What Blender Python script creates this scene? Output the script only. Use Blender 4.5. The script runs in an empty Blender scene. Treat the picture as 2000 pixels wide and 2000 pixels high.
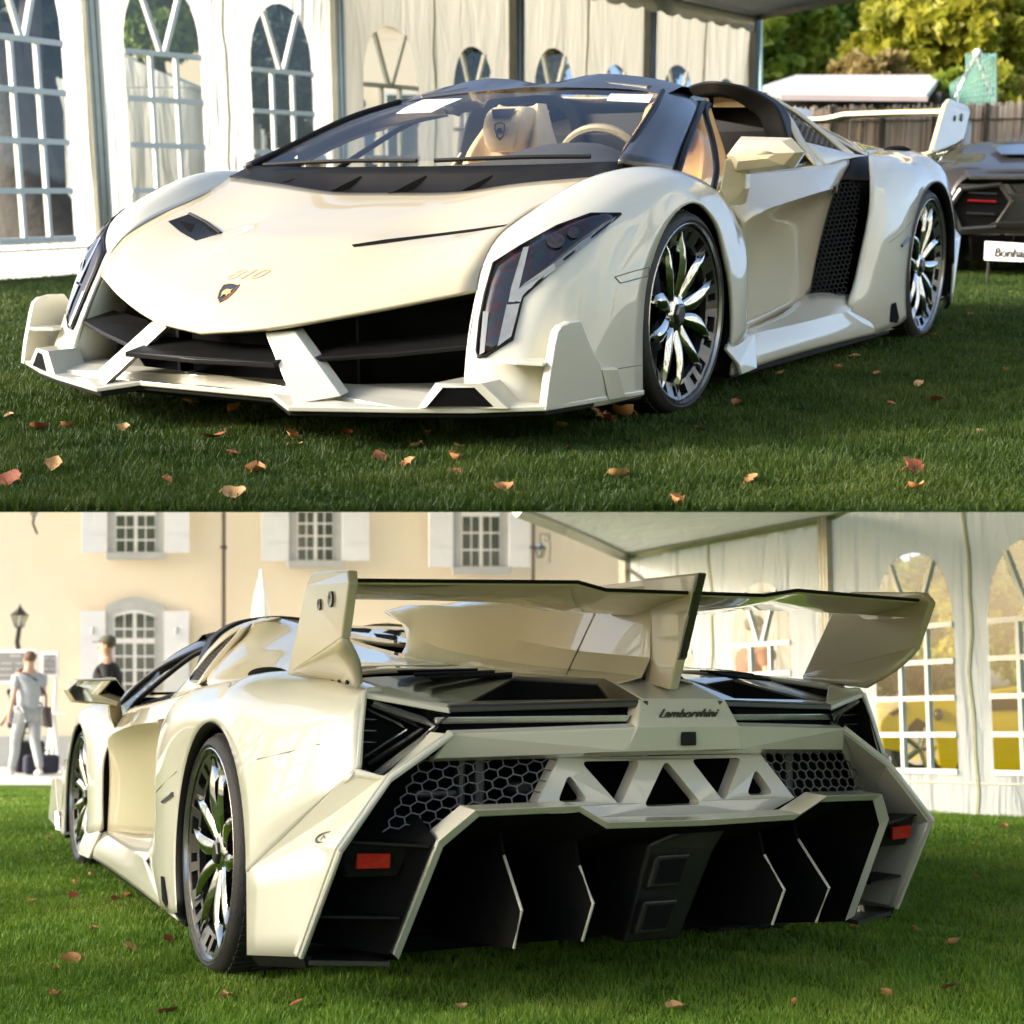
import bpy, bmesh, math, random
from mathutils import Vector, Matrix
from mathutils.bvhtree import BVHTree
from mathutils.geometry import tessellate_polygon
R = math.radians
V = Vector
scene = bpy.context.scene
COL = scene.collection

# ------------------------------------------------------------------ camera
def camera_matrix(pos, right, up, fwd):
    m = Matrix.Identity(4)
    for i, v in enumerate((V(right), V(up), -V(fwd), V(pos))):
        for k in range(3):
            m[k][i] = v[k]
    return m
# the place has two lawns: a level one in front (the car seen from behind) and, above it,
# a raised one sloping up and away (the same kind of car seen from the front).
VIEW_LOW = camera_matrix((-7.0429, 2.0507, 0.8450), (-0.42905, -0.90328, 0.002176),
                         (-0.108907, 0.054120, 0.992578), (0.896692, -0.425627, 0.121593))
VIEW_HIGH = camera_matrix((4.1347, 2.7967, 0.6935), (-0.510725, 0.859744, -0.000507),
                          (-0.191875, -0.113408, 0.974845), (-0.838059, -0.497975, -0.222884))
LOW = Matrix.Identity(4)
HIGH = VIEW_LOW @ VIEW_HIGH.inverted()
cam_data = bpy.data.cameras.new('camera')
cam = bpy.data.objects.new('camera', cam_data)
COL.objects.link(cam)
cam.matrix_world = VIEW_LOW
cam_data.sensor_width = 36.0
cam_data.lens = 2750.0 / 2000.0 * 36.0
cam_data.clip_start = 0.05
cam_data.clip_end = 400.0
cam_data.dof.use_dof = True
cam_data.dof.focus_distance = 4.3
cam_data.dof.aperture_fstop = 4.0
scene.camera = cam

# ------------------------------------------------------------------ sky and sun
world = bpy.data.worlds.new('World')
scene.world = world
world.use_nodes = True
wn = world.node_tree
for n in list(wn.nodes):
    wn.nodes.remove(n)
w_out = wn.nodes.new('ShaderNodeOutputWorld')
w_bg = wn.nodes.new('ShaderNodeBackground')
w_sky = wn.nodes.new('ShaderNodeTexSky')
w_sky.sky_type = 'NISHITA'
w_sky.sun_disc = False
SUN_EL, SUN_AZ = 20.0, 80.0            # elevation, azimuth of the sun (degrees from +x towards +y)
w_sky.sun_elevation = R(SUN_EL)
w_sky.sun_rotation = R(90.0 - SUN_AZ)
w_sky.air_density = 0.8
w_sky.dust_density = 3.0
w_sky.ozone_density = 0.5
w_bg.inputs['Strength'].default_value = 0.15
wn.links.new(w_sky.outputs[0], w_bg.inputs['Color'])
wn.links.new(w_bg.outputs[0], w_out.inputs['Surface'])
sun_data = bpy.data.lights.new('sun', 'SUN')
sun_data.energy = 2.0
sun_data.angle = R(18.0)
sun_data.color = (1.0, 0.975, 0.93)
sun = bpy.data.objects.new('sun', sun_data)
COL.objects.link(sun)
sdir = V((math.cos(R(SUN_EL)) * math.cos(R(SUN_AZ)), math.cos(R(SUN_EL)) * math.sin(R(SUN_AZ)), math.sin(R(SUN_EL))))
sun.rotation_euler = sdir.to_track_quat('Z', 'Y').to_euler()
sun.location = sdir * 30
scene.view_settings.view_transform = 'Standard'
scene.view_settings.look = 'None'
scene.view_settings.gamma = 1.0
scene.view_settings.use_curve_mapping = False
scene.view_settings.exposure = 1.56
scene.render.engine = 'CYCLES'
scene.cycles.max_bounces = 8
scene.cycles.transparent_max_bounces = 16
scene.cycles.caustics_reflective = False
scene.cycles.caustics_refractive = False
scene.cycles.sample_clamp_indirect = 6.0

# ------------------------------------------------------------------ materials
MATS = {}
def mat(name, color=(0.5, 0.5, 0.5), rough=0.5, metal=0.0, coat=0.0, noise=None, bump=None, spec=0.5,
        emit=None, sheen=0.0, coat_rough=0.03, trans=0.0, subs=0.0):
    """procedural material; noise=(scale, other colour, amount) mottles the colour, bump=(scale, strength)"""
    if name in MATS:
        return MATS[name]
    m = bpy.data.materials.new(name)
    m.use_nodes = True
    nt = m.node_tree
    b = nt.nodes['Principled BSDF']
    b.inputs['Base Color'].default_value = (*color, 1)
    b.inputs['Roughness'].default_value = rough
    b.inputs['Metallic'].default_value = metal
    b.inputs['Coat Weight'].default_value = coat
    b.inputs['Coat Roughness'].default_value = coat_rough
    b.inputs['Specular IOR Level'].default_value = spec
    b.inputs['Sheen Weight'].default_value = sheen
    tc = nt.nodes.new('ShaderNodeTexCoord')
    if noise:
        sc, c2, amt = noise[:3]
        nz = nt.nodes.new('ShaderNodeTexNoise')
        nz.inputs['Scale'].default_value = sc
        nz.inputs['Detail'].default_value = 6
        rp = nt.nodes.new('ShaderNodeValToRGB')
        rp.color_ramp.elements[0].position = 0.5 - 0.25 * amt
        rp.color_ramp.elements[1].position = 0.5 + 0.25 * amt
        rp.color_ramp.elements[0].color = (*color, 1)
        rp.color_ramp.elements[1].color = (*c2, 1)
        nt.links.new(tc.outputs['Object'], nz.inputs['Vector'])
        nt.links.new(nz.outputs['Fac'], rp.inputs['Fac'])
        nt.links.new(rp.outputs['Color'], b.inputs['Base Color'])
    if bump:
        nz = nt.nodes.new('ShaderNodeTexNoise')
        nz.inputs['Scale'].default_value = bump[0]
        nz.inputs['Detail'].default_value = 4
        bp = nt.nodes.new('ShaderNodeBump')
        bp.inputs['Strength'].default_value = bump[1]
        bp.inputs['Distance'].default_value = 0.02
        nt.links.new(tc.outputs['Object'], nz.inputs['Vector'])
        nt.links.new(nz.outputs['Fac'], bp.inputs['Height'])
        nt.links.new(bp.outputs['Normal'], b.inputs['Normal'])
    if emit:
        b.inputs['Emission Color'].default_value = (*emit[0], 1)
        b.inputs['Emission Strength'].default_value = emit[1]
    MATS[name] = m
    return m
def leafy(name, c1, c2, scale=3.0, trans=0.35):
    """foliage: two greens mottled per leaf, some light passes through"""
    m = bpy.data.materials.new(name); m.use_nodes = True
    nt = m.node_tree; b = nt.nodes['Principled BSDF']; out = nt.nodes['Material Output']
    tc = nt.nodes.new('ShaderNodeTexCoord'); nz = nt.nodes.new('ShaderNodeTexNoise')
    nz.inputs['Scale'].default_value = scale; nz.inputs['Detail'].default_value = 5
    rp = nt.nodes.new('ShaderNodeValToRGB')
    rp.color_ramp.elements[0].position = 0.38; rp.color_ramp.elements[1].position = 0.62
    rp.color_ramp.elements[0].color = (*c1, 1); rp.color_ramp.elements[1].color = (*c2, 1)
    tr = nt.nodes.new('ShaderNodeBsdfTranslucent'); mx = nt.nodes.new('ShaderNodeMixShader')
    mx.inputs['Fac'].default_value = trans
    nt.links.new(tc.outputs['Object'], nz.inputs['Vector']); nt.links.new(nz.outputs['Fac'], rp.inputs['Fac'])
    nt.links.new(rp.outputs['Color'], b.inputs['Base Color']); nt.links.new(rp.outputs['Color'], tr.inputs['Color'])
    nt.links.new(b.outputs[0], mx.inputs[1]); nt.links.new(tr.outputs[0], mx.inputs[2])
    nt.links.new(mx.outputs[0], out.inputs['Surface'])
    b.inputs['Roughness'].default_value = 0.55
    return m
def glassy(name, tint=(0.9, 0.95, 0.9), refl=1.0, rough=0.0, ior=1.5):
    """thin clear sheet: what is behind shows, tinted; fresnel reflection on top"""
    m = bpy.data.materials.new(name); m.use_nodes = True
    nt = m.node_tree
    for n in list(nt.nodes): nt.nodes.remove(n)
    out = nt.nodes.new('ShaderNodeOutputMaterial'); tr = nt.nodes.new('ShaderNodeBsdfTransparent')
    gl = nt.nodes.new('ShaderNodeBsdfGlossy'); fr = nt.nodes.new('ShaderNodeLayerWeight'); mx = nt.nodes.new('ShaderNodeMixShader')
    ml = nt.nodes.new('ShaderNodeMath'); ml.operation = 'MULTIPLY'; ml.inputs[1].default_value = refl
    tr.inputs[0].default_value = (*tint, 1); gl.inputs['Roughness'].default_value = rough; fr.inputs['Blend'].default_value = .5
    pw = nt.nodes.new('ShaderNodeMath'); pw.operation = 'POWER'; pw.inputs[1].default_value = 5.0; pa = nt.nodes.new('ShaderNodeMath'); pa.operation = 'MULTIPLY_ADD'; pa.inputs[1].default_value = .94; pa.inputs[2].default_value = .06
    nt.links.new(fr.outputs['Facing'], pw.inputs[0]); nt.links.new(pw.outputs[0], pa.inputs[0]); nt.links.new(pa.outputs[0], ml.inputs[0]); nt.links.new(ml.outputs[0], mx.inputs['Fac'])
    nt.links.new(tr.outputs[0], mx.inputs[1]); nt.links.new(gl.outputs[0], mx.inputs[2]); nt.links.new(mx.outputs[0], out.inputs['Surface'])
    return m

PAINT = mat('white_paint', (.56, .54, .445), .38, coat=1.0, noise=(1.5, (.575, .555, .46), .8), coat_rough=0.012)
BEIGE = mat('cream_paint', (.50, .43, .285), .40, coat=1.0, noise=(1.5, (.515, .445, .30), .8), coat_rough=0.012)
BLACK = mat('satin_black', (.007, .0068, .0065), .42, noise=(9, (.011, .0105, .010), 1), spec=.14)
CARBON = mat('dark_carbon', (0.02, 0.019, 0.018), 0.28, coat=0.6, noise=(60, (0.03, 0.028, 0.027), 1))
VOIDB = mat('duct_black', (0.004, 0.004, 0.004), 0.9, noise=(9, (0.006, 0.006, 0.006), 1), spec=0.1)
RUBBER = mat('tyre_rubber', (0.022, 0.021, 0.02), 0.62, noise=(30, (0.03, 0.028, 0.026), 1), bump=(120, 0.2))
CHROME = mat('polished_rim', (.62, .61, .57), .10, metal=1.0, noise=(4, (.50, .49, .46), 1))
RIMDARK = mat('dark_rim', (0.05, 0.048, 0.044), 0.22, metal=0.75, coat=0.6, noise=(20, (0.07, 0.066, 0.06), 1))
STEEL = mat('brake_steel', (0.30, 0.29, 0.28), 0.35, metal=1.0, noise=(30, (0.22, 0.21, 0.2), 1))
LEATHER = mat('cream_leather', (0.72, 0.56, 0.34), 0.5, noise=(12, (0.66, 0.50, 0.29), 1), bump=(250, 0.15))
TAN = mat('tan_leather', (0.60, 0.36, 0.13), 0.5, noise=(12, (0.55, 0.31, 0.11), 1), bump=(250, 0.15))
SILVER = mat('silver_trim', (0.55, 0.54, 0.50), 0.25, metal=0.8, noise=(15, (0.45, 0.44, 0.41), 1))
MESHG = mat('grey_mesh', (.15, .145, .135), .45, metal=.4, noise=(40, (.09, .085, .08), 1))
REDL = mat('red_lens', (.42, .001, .001), .3, coat=.3, noise=(60, (.24, .001, .001), 1))
LENS = mat('dark_lens', (.007, .007, .008), .12, coat=.35, noise=(14, (.028, .013, .016), 1), coat_rough=0.0)
WHITEP = mat('white_plastic', (0.8, 0.8, 0.78), 0.3, noise=(10, (0.74, 0.74, 0.72), 1))
GOLD = mat('gold_print', (0.60, 0.46, 0.16), 0.4, metal=0.3, noise=(30, (0.7, 0.52, 0.2), 1))
PALEGOLD = mat('pale_gold_print', (.40, .32, .17), 0.4, noise=(30, (.46, .38, .22), 1))
_nt = LENS.node_tree; _rp = [n for n in _nt.nodes if n.type == 'VALTORGB'][0]; _nz = [n for n in _nt.nodes if n.type == 'TEX_NOISE'][0]; _nz.inputs['Scale'].default_value = 17; _nz.inputs['Distortion'].default_value = 1.2
for _p, _c in ((.40, (.006, .006, .007)), (.45, (.030, .006, .008)), (.50, (.006, .006, .008)), (.55, (.006, .018, .012)), (.59, (.007, .008, .022))):
    _e = _rp.color_ramp.elements.new(_p); _e.color = (*_c, 1)
GLASS = glassy('windscreen_glass', (.95, .96, .92), .75)
MIRROR = mat('mirror_silver', (0.75, 0.78, 0.74), 0.02, metal=1.0, noise=(3, (0.7, 0.74, 0.7), 1))

# ------------------------------------------------------------------ mesh helpers
def link(o):
    COL.objects.link(o); return o
def new_obj(name, me, m, parent=None, stage=None):
    o = bpy.data.objects.new(name, me)
    link(o)
    if m is not None and not me.materials:
        me.materials.append(m)
    if parent is not None:
        o.parent = parent
    elif stage is not None:
        o.matrix_world = stage
    return o
def finish(name, bm, m, parent=None, stage=None, smooth=False, ref=None, thick=0.0, bevel=0.0, seg=2, merge=0.0002, angle=40):
    if merge:
        bmesh.ops.remove_doubles(bm, verts=bm.verts, dist=merge)
    bmesh.ops.recalc_face_normals(bm, faces=bm.faces)
    if ref is not None:
        rf = V(ref); s = 0.0
        for f in bm.faces:
            s += f.normal.dot(f.calc_center_median() - rf) * f.calc_area()
        if s < 0:
            bmesh.ops.reverse_faces(bm, faces=bm.faces)
    for f in bm.faces:
        f.smooth = smooth
    me = bpy.data.meshes.new(name)
    bm.to_mesh(me); bm.free()
    if smooth:
        try: me.set_sharp_from_angle(angle=R(angle))
        except Exception: pass
    o = new_obj(name, me, m, parent, stage)
    if thick:
        md = o.modifiers.new('thickness', 'SOLIDIFY'); md.thickness = thick; md.offset = -1
    if bevel:
        md = o.modifiers.new('rounded_edges', 'BEVEL'); md.width = bevel; md.segments = seg
        md.limit_method = 'ANGLE'; md.angle_limit = R(28)
    return o
def thing(name, label, cat, stage, loc=(0, 0, 0), rz=0.0, group=None, scale=None):
    o = bpy.data.objects.new(name, None); link(o)
    o.empty_display_size = 0.2
    M = stage @ Matrix.Translation(V(loc)) @ Matrix.Rotation(rz, 4, 'Z')
    if scale: M = M @ Matrix.Diagonal((*scale, 1))
    o.matrix_world = M
    tag(o, label, cat, group)
    return o
def tag(o, label=None, cat=None, group=None, kind=None):
    if label: o['label'] = label
    if cat: o['category'] = cat
    if group: o['group'] = group
    if kind: o['kind'] = kind
    return o
def copy_tree(o, parent=None, matrix=None):
    c = o.copy(); link(c)
    if parent is not None: c.parent = parent
    if matrix is not None: c.matrix_world = matrix
    for ch in list(o.children):
        copy_tree(ch, c)
    return c
def cr(p0, p1, p2, p3, t):
    return 0.5 * ((2 * p1) + (p2 - p0) * t + (2 * p0 - 5 * p1 + 4 * p2 - p3) * t * t + (3 * p1 - p0 - 3 * p2 + p3) * t ** 3)
def spline(pts, n):
    """Catmull-Rom through pts; a point given twice makes a crease"""
    pts = [V(p) for p in pts]; out = []
    for i in range(len(pts) - 1):
        p1, p2 = pts[i], pts[i + 1]
        if (p1 - p2).length < 1e-6: continue
        p0 = pts[i - 1] if i else p1 * 2 - p2
        p3 = pts[i + 2] if i + 2 < len(pts) else p2 * 2 - p1
        for k in range(n):
            out.append(cr(p0, p1, p2, p3, k / n))
    out.append(pts[-1])
    return out
def grid(rows, nu=4, nv=4):
    a = [spline(r, nu) for r in rows]
    cols = [spline([a[i][j] for i in range(len(a))], nv) for j in range(len(a[0]))]
    return [[cols[j][i] for j in range(len(cols))] for i in range(len(cols[0]))]
def add_grid(bm, g, closed=False):
    vs = [[bm.verts.new(p) for p in r] for r in g]
    for i in range(len(vs) - 1):
        n = len(vs[0])
        for j in range(n if closed else n - 1):
            k = (j + 1) % n
            try: bm.faces.new((vs[i][j], vs[i][k], vs[i + 1][k], vs[i + 1][j]))
            except ValueError: pass
    return vs
def patch(name, rows, m, parent, nu=4, nv=4, thick=0.008, ref=(0, 0, 0.3), both=False, smooth=True, angle=32, **k):
    bm = bmesh.new()
    add_grid(bm, grid(rows, nu, nv))
    if both:
        add_grid(bm, [[V((p[0], -p[1], p[2])) for p in r] for r in grid(rows, nu, nv)])
    bmesh.ops.remove_doubles(bm, verts=bm.verts, dist=0.0005)
    return finish(name, bm, m, parent, smooth=smooth, ref=ref, thick=thick, angle=angle, **k)
def flip(pts, s):
    return [V((p[0], p[1] * s, p[2])) for p in pts]
def prism(bm, pts, vec, cap=True):
    """outline (3D, planar enough) pushed along vec"""
    pts = [V(p) for p in pts]; vec = V(vec); n = len(pts)
    a = [bm.verts.new(p) for p in pts]; b = [bm.verts.new(p + vec) for p in pts]
    for i in range(n):
        j = (i + 1) % n
        bm.faces.new((a[i], a[j], b[j], b[i]))
    if cap:
        for t in tessellate_polygon([pts]):
            try:
                bm.faces.new([a[i] for i in t]); bm.faces.new([b[i] for i in t])
            except ValueError: pass
    return a, b
def slab(name, pts, vec, m, parent=None, bevel=0.0, stage=None, **k):
    bm = bmesh.new(); prism(bm, pts, vec)
    bmesh.ops.dissolve_limit(bm, angle_limit=R(1), verts=bm.verts, edges=bm.edges)
    return finish(name, bm, m, parent, stage, bevel=bevel, merge=0, **k)
def box(bm, c, s, rot=None):
    c = V(c); vs = []
    for dx in (-.5, .5):
        for dy in (-.5, .5):
            for dz in (-.5, .5):
                p = V((dx * s[0], dy * s[1], dz * s[2]))
                if rot: p = rot @ p
                vs.append(bm.verts.new(c + p))
    for f in ((0, 1, 3, 2), (4, 6, 7, 5), (0, 4, 5, 1), (2, 3, 7, 6), (0, 2, 6, 4), (1, 5, 7, 3)):
        bm.faces.new([vs[i] for i in f])
def boxo(name, c, s, m, parent=None, stage=None, bevel=0.0, **k):
    bm = bmesh.new(); box(bm, c, s)
    return finish(name, bm, m, parent, stage, bevel=bevel, **k)
def tube(bm, pts, r, n=8, cap=True, flat=1.0, up=(0, 0, 1)):
    """round bar along pts; r may be a list; flat squashes it across up"""
    pts = [V(p) for p in pts]; rings = []
    for i, p in enumerate(pts):
        d = (pts[min(i + 1, len(pts) - 1)] - pts[max(i - 1, 0)]).normalized()
        u = V(up)
        if abs(d.dot(u)) > 0.97: u = V((1, 0, 0))
        a = d.cross(u).normalized(); b = a.cross(d).normalized()
        rr = r[i] if isinstance(r, (list, tuple)) else r
        rings.append([bm.verts.new(p + a * math.cos(2 * math.pi * k / n) * rr + b * math.sin(2 * math.pi * k / n) * rr * flat) for k in range(n)])
    for i in range(len(rings) - 1):
        for k in range(n):
            j = (k + 1) % n
            bm.faces.new((rings[i][k], rings[i][j], rings[i + 1][j], rings[i + 1][k]))
    if cap:
        bm.faces.new(rings[0][::-1]); bm.faces.new(rings[-1])
def tubeo(name, pts, r, m, parent=None, stage=None, n=8, smooth=True, **k):
    bm = bmesh.new(); tube(bm, pts, r, n, **k)
    return finish(name, bm, m, parent, stage, smooth=smooth)
def lathe(bm, prof, n=48, axis='y', c=(0, 0, 0)):
    """profile (offset along axis, radius) turned about an axis through c"""
    c = V(c); rings = []
    for h, r in prof:
        ring = []
        for k in range(n):
            a = 2 * math.pi * k / n
            if axis == 'y': p = V((r * math.cos(a), h, r * math.sin(a)))
            else: p = V((r * math.cos(a), r * math.sin(a), h))
            ring.append(bm.verts.new(c + p))
        rings.append(ring)
    for i in range(len(rings) - 1):
        for k in range(n):
            j = (k + 1) % n
            bm.faces.new((rings[i][k], rings[i][j], rings[i + 1][j], rings[i + 1][k]))
    return rings
def snap(objs, pts, eye, lift=0.004):
    """lay outline points on the body surfaces, seen along the line from eye, lifted a little towards it"""
    dg = bpy.context.evaluated_depsgraph_get(); trees = []
    for o in objs:
        bm = bmesh.new(); bm.from_mesh(o.data); trees.append(BVHTree.FromBMesh(bm)); bm.free()
    out = []; eye = V(eye)
    for p in pts:
        d = (V(p) - eye).normalized(); best = None
        for t in trees:
            h = t.ray_cast(eye, d)
            if h[0] is not None and (best is None or h[3] < best[3]): best = h
        q = best[0] if best else V(p)
        out.append(q - d * lift)
    return out
def fill_poly(name, pts, m, parent, ref=(0, 0, 0.3), sub=0, lift_to=None, thick=0.0, smooth=False):
    bm = bmesh.new(); vs = [bm.verts.new(p) for p in pts]
    for t in tessellate_polygon([[V(p) for p in pts]]):
        try: bm.faces.new([vs[i] for i in t])
        except ValueError: pass
    return finish(name, bm, m, parent, ref=ref, thick=thick, smooth=smooth)
def text_obj(name, body, size, m, M, parent=None, stage=None, extrude=0.002, shear=0.0, align='CENTER', bold=0.0):
    cu = bpy.data.curves.new(name, 'FONT'); cu.body = body; cu.size = size; cu.extrude = extrude
    cu.align_x = align; cu.align_y = 'CENTER'; cu.shear = shear; cu.offset = bold
    t = bpy.data.objects.new(name, cu); link(t)
    dg = bpy.context.evaluated_depsgraph_get()
    me = bpy.data.meshes.new_from_object(t.evaluated_get(dg))
    bpy.data.objects.remove(t); bpy.data.curves.remove(cu)
    me.transform(M)
    me.materials.clear()
    return new_obj(name, me, m, parent, stage)
def basis(origin, xdir, ydir):
    x = V(xdir).normalized(); z = x.cross(V(ydir)).normalized(); y = z.cross(x)
    m = Matrix.Identity(4)
    for i, v in enumerate((x, y, z, V(origin))):
        for k in range(3): m[k][i] = v[k]
    return m

def decal(name, objs, pts, eye, m, parent, lift=0.004, cell=0.03, ref=(0, 0, 0.3), alleyes=None):
    """a flat print or opening laid on curved bodywork: filled finely, every point dropped on the surface"""
    bm = bmesh.new(); vs = [bm.verts.new(V(p)) for p in pts]
    for t in tessellate_polygon([[V(p) for p in pts]]):
        try: bm.faces.new([vs[i] for i in t])
        except ValueError: pass
    for _ in range(7):
        le = [e for e in bm.edges if e.calc_length() > cell]
        if not le: break
        bmesh.ops.subdivide_edges(bm, edges=le, cuts=1)
        bmesh.ops.triangulate(bm, faces=bm.faces)
    ps = snap(objs, [v.co.copy() for v in bm.verts], eye, lift)
    for v, p in zip(bm.verts, ps): v.co = p
    return finish(name, bm, m, parent, ref=ref, merge=0)
def from_view(vm, px, py, **k):
    """point of the place seen at (px, py) of the 2000-wide photograph: at a depth d, or on the plane z="""
    e = vm.translation; r, u, f = vm.col[0].xyz, vm.col[1].xyz, -vm.col[2].xyz
    d = f + r * ((px - 1000) / 2750) - u * ((py - 1000) / 2750)
    if 'd' in k: return e + d * k['d']
    i = 'xyz'.index(list(k)[0])
    return e + d * ((list(k.values())[0] - e[i]) / d[i])
def hi(px, py, **k): return from_view(VIEW_HIGH, px, py, **k)
def lo(px, py, **k): return from_view(VIEW_LOW, px, py, **k)
# ================================================================== the cream roadster
EYE_F, EYE_R = (4.1347, 2.7967, 0.6935), (-7.0429, 2.0507, 0.8450)
def make_wheel(car, x, y, z, Rt, width, side, spin):
    """one wheel: tyre, rim ring, five twin spokes, hub, disc, caliper. side +1 = left of the car"""
    w = bpy.data.objects.new('wheel', None); link(w); w.parent = car; w.location = (x, y, z)
    Ri = Rt * 0.90; hw = width
    bm = bmesh.new()
    prof = [(-hw, Ri * .93), (-hw + .01, Rt * .985), (-hw + .035, Rt), (-.05, Rt * 1.004), (-.028, Rt * .998), (-.010, Rt * .978), (-.002, Rt * .945), (0.004, Rt * .915), (0.0, Ri), (-.012, Ri * .985)]
    lathe(bm, [(h * side, r) for h, r in prof], 72)
    t = finish('tyre', bm, RUBBER, w, smooth=True, angle=50)
    bm = bmesh.new()                                     # tread blocks, seen on the tyre's face towards the rear
    for k in range(72):
        a = 2 * math.pi * k / 72
        for h0 in (-hw + .05, -hw * .62, -hw * .38, -.06):
            p = V((math.cos(a) * (Rt + .001), (h0) * side, math.sin(a) * (Rt + .001)))
            rot = Matrix.Rotation(-a, 3, 'Y')
            box(bm, p, (.007, hw * .19, .019), rot)
    tag(finish('tread_block', bm, RUBBER, w, merge=0), kind='stuff')
    bm = bmesh.new()                                     # outer ring with slots
    lathe(bm, [(h * side, r) for h, r in [(-.014, Ri * .995), (.000, Ri * .988), (.002, Ri * .978), (-.008, Ri * .970)]], 72)
    finish('rim_lip', bm, SILVER, w, smooth=True)
    bm = bmesh.new(); lathe(bm, [(h * side, r) for h, r in [(-.008, Ri * .970), (-.016, Ri * .95), (-.018, Ri * .92)]], 72); finish('rim_edge', bm, RIMDARK, w, smooth=True)
    bm = bmesh.new()
    N = 60; r0, r1 = Ri * .76, Ri * .935
    for k in range(N):                                   # ring plate left open at its slots
        a0, a1 = 2 * math.pi * k / N, 2 * math.pi * (k + 1) / N
        slot = (k % 6) in (1, 2, 4)
        def P(a, r, h): return V((r * math.cos(a), h * side, r * math.sin(a)))
        segs = [(r0, r0 + (r1 - r0) * .22), (r0 + (r1 - r0) * .82, r1)] if slot else [(r0, r1)]
        for ra, rb in segs:
            ha = -.030 + .020 * (ra - r0) / (r1 - r0); hb = -.030 + .020 * (rb - r0) / (r1 - r0)
            A = [P(a0, ra, ha), P(a1, ra, ha), P(a1, rb, hb), P(a0, rb, hb)]
            f = [bm.verts.new(p) for p in A]; g = [bm.verts.new(p - V((0, .022 * side, 0))) for p in A]
            bm.faces.new(f)
            for i in range(4):
                j = (i + 1) % 4
                bm.faces.new((f[i], f[j], g[j], g[i]))
    finish('rim_ring', bm, CARBON, w, merge=0.0002, bevel=.0015, seg=1)
    bm = bmesh.new()                                     # barrel behind the spokes
    lathe(bm, [(h * side, r) for h, r in [(-.02, Ri * .93), (-.06, Ri * .90), (-hw + .02, Ri * .88)]], 60)
    finish('barrel', bm, RIMDARK, w, smooth=True)
    for k in range(5):
        a = spin + 2 * math.pi * k / 5
        bm = bmesh.new()
        for q in (-1, 1):
            pts, ws = [], []
            for t_ in [i / 9 for i in range(10)]:
                rr = .045 + (Ri * .87 - .045) * t_
                bow = q * (0.026 * math.sin(math.pi * min(1, t_ * 1.12)) + .050 * t_ ** 1.8) + .011 * q
                hh = -.046 + .020 * math.sin(t_ * math.pi * .5) + .010 * math.sin(t_ * math.pi)
                ca, sa = math.cos(a), math.sin(a)
                pts.append(V((rr * ca - bow * sa, hh * side, rr * sa + bow * ca)))
                ws.append(.0205 * (0.75 + 0.6 * math.sin(math.pi * min(1, t_ * 1.05))) * (1 - .78 * t_ ** 3))
            rows = []
            for i, p in enumerate(pts):
                d = (pts[min(i + 1, 9)] - pts[max(i - 1, 0)]).normalized()
                c = d.cross(V((0, 1, 0))).normalized(); up = V((0, side, 0)); wd = ws[i]
                rows.append([p - c * wd - up * .024, p - c * wd, p - c * wd * .35 + up * .010, p + c * wd * .35 + up * .010, p + c * wd, p + c * wd - up * .024])
            vs = add_grid(bm, rows, closed=True)
            bm.faces.new(vs[0]); bm.faces.new(vs[-1])
        finish('spoke', bm, CHROME, w, smooth=True, merge=0, angle=38)
    bm = bmesh.new()
    lathe(bm, [(h * side, max(r, .0005)) for h, r in [(-.06, .062), (-.038, .060), (-.030, .045), (-.030, .0005)]], 30)
    finish('hub', bm, CHROME, w, smooth=True)
    bm = bmesh.new()
    lathe(bm, [(h * side, max(r, .0005)) for h, r in [(-.035, .038), (-.022, .036), (-.018, .028), (-.018, .0005)]], 6)
    finish('hub_nut', bm, CARBON, w, bevel=.002)
    bm = bmesh.new()
    lathe(bm, [(h * side, r) for h, r in [(-.095, .06), (-.095, Ri * .66), (-.115, Ri * .66), (-.115, .06)]], 48)
    finish('brake_disc', bm, STEEL, w, smooth=True)
    bm = bmesh.new()
    for a in [R(100 + i * 8) for i in range(7)]:
        box(bm, (math.cos(a) * Ri * .60 * 1, -.095 * side, math.sin(a) * Ri * .60), (.075, .07, .05), Matrix.Rotation(-a, 3, 'Y'))
    finish('brake_caliper', bm, BLACK, w, bevel=.004)
    return w

def honeycomb(name, origin, ux, uy, inside, pitch, m, parent, bar=.0022, depth=.006, ext=(1.0, 1.0), stretch=1.0):
    """wire mesh of hexagons in the plane (ux, uy); inside(u, v) says where it exists"""
    ux, uy = V(ux).normalized(), V(uy).normalized(); nz = ux.cross(uy)
    bm = bmesh.new(); s = pitch / math.sqrt(3)
    nu, nv = int(ext[0] / pitch) + 2, int(ext[1] / (1.5 * s)) + 2
    def bar_(a, b):
        mid = (a[0] + b[0]) / 2 * 1.0, (a[1] + b[1]) / 2
        if not inside(*mid): return
        pa = V(origin) + ux * a[0] + uy * a[1]; pb = V(origin) + ux * b[0] + uy * b[1]
        d = (pb - pa).normalized(); c = d.cross(nz).normalized() * bar; h = nz * depth
        q = [pa - c, pa + c, pb + c, pb - c]
        f = [bm.verts.new(p) for p in q]; g = [bm.verts.new(p + h) for p in q]
        bm.faces.new(f); bm.faces.new(g[::-1])
        for i in range(4):
            j = (i + 1) % 4; bm.faces.new((f[i], f[j], g[j], g[i]))
    for r_ in range(-nv, nv + 1):
        for c_ in range(-nu, nu + 1):
            cx = (c_ + (0.5 if r_ % 2 else 0)) * pitch * stretch; cy = r_ * 1.5 * s
            hx = [(cx + stretch * s * math.sin(R(60 * k)), cy + s * math.cos(R(60 * k))) for k in range(4)]
            for k in range(3): bar_(hx[k], hx[k + 1])
    o = finish(name, bm, m, parent, merge=0)
    return tag(o, kind='stuff')
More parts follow.
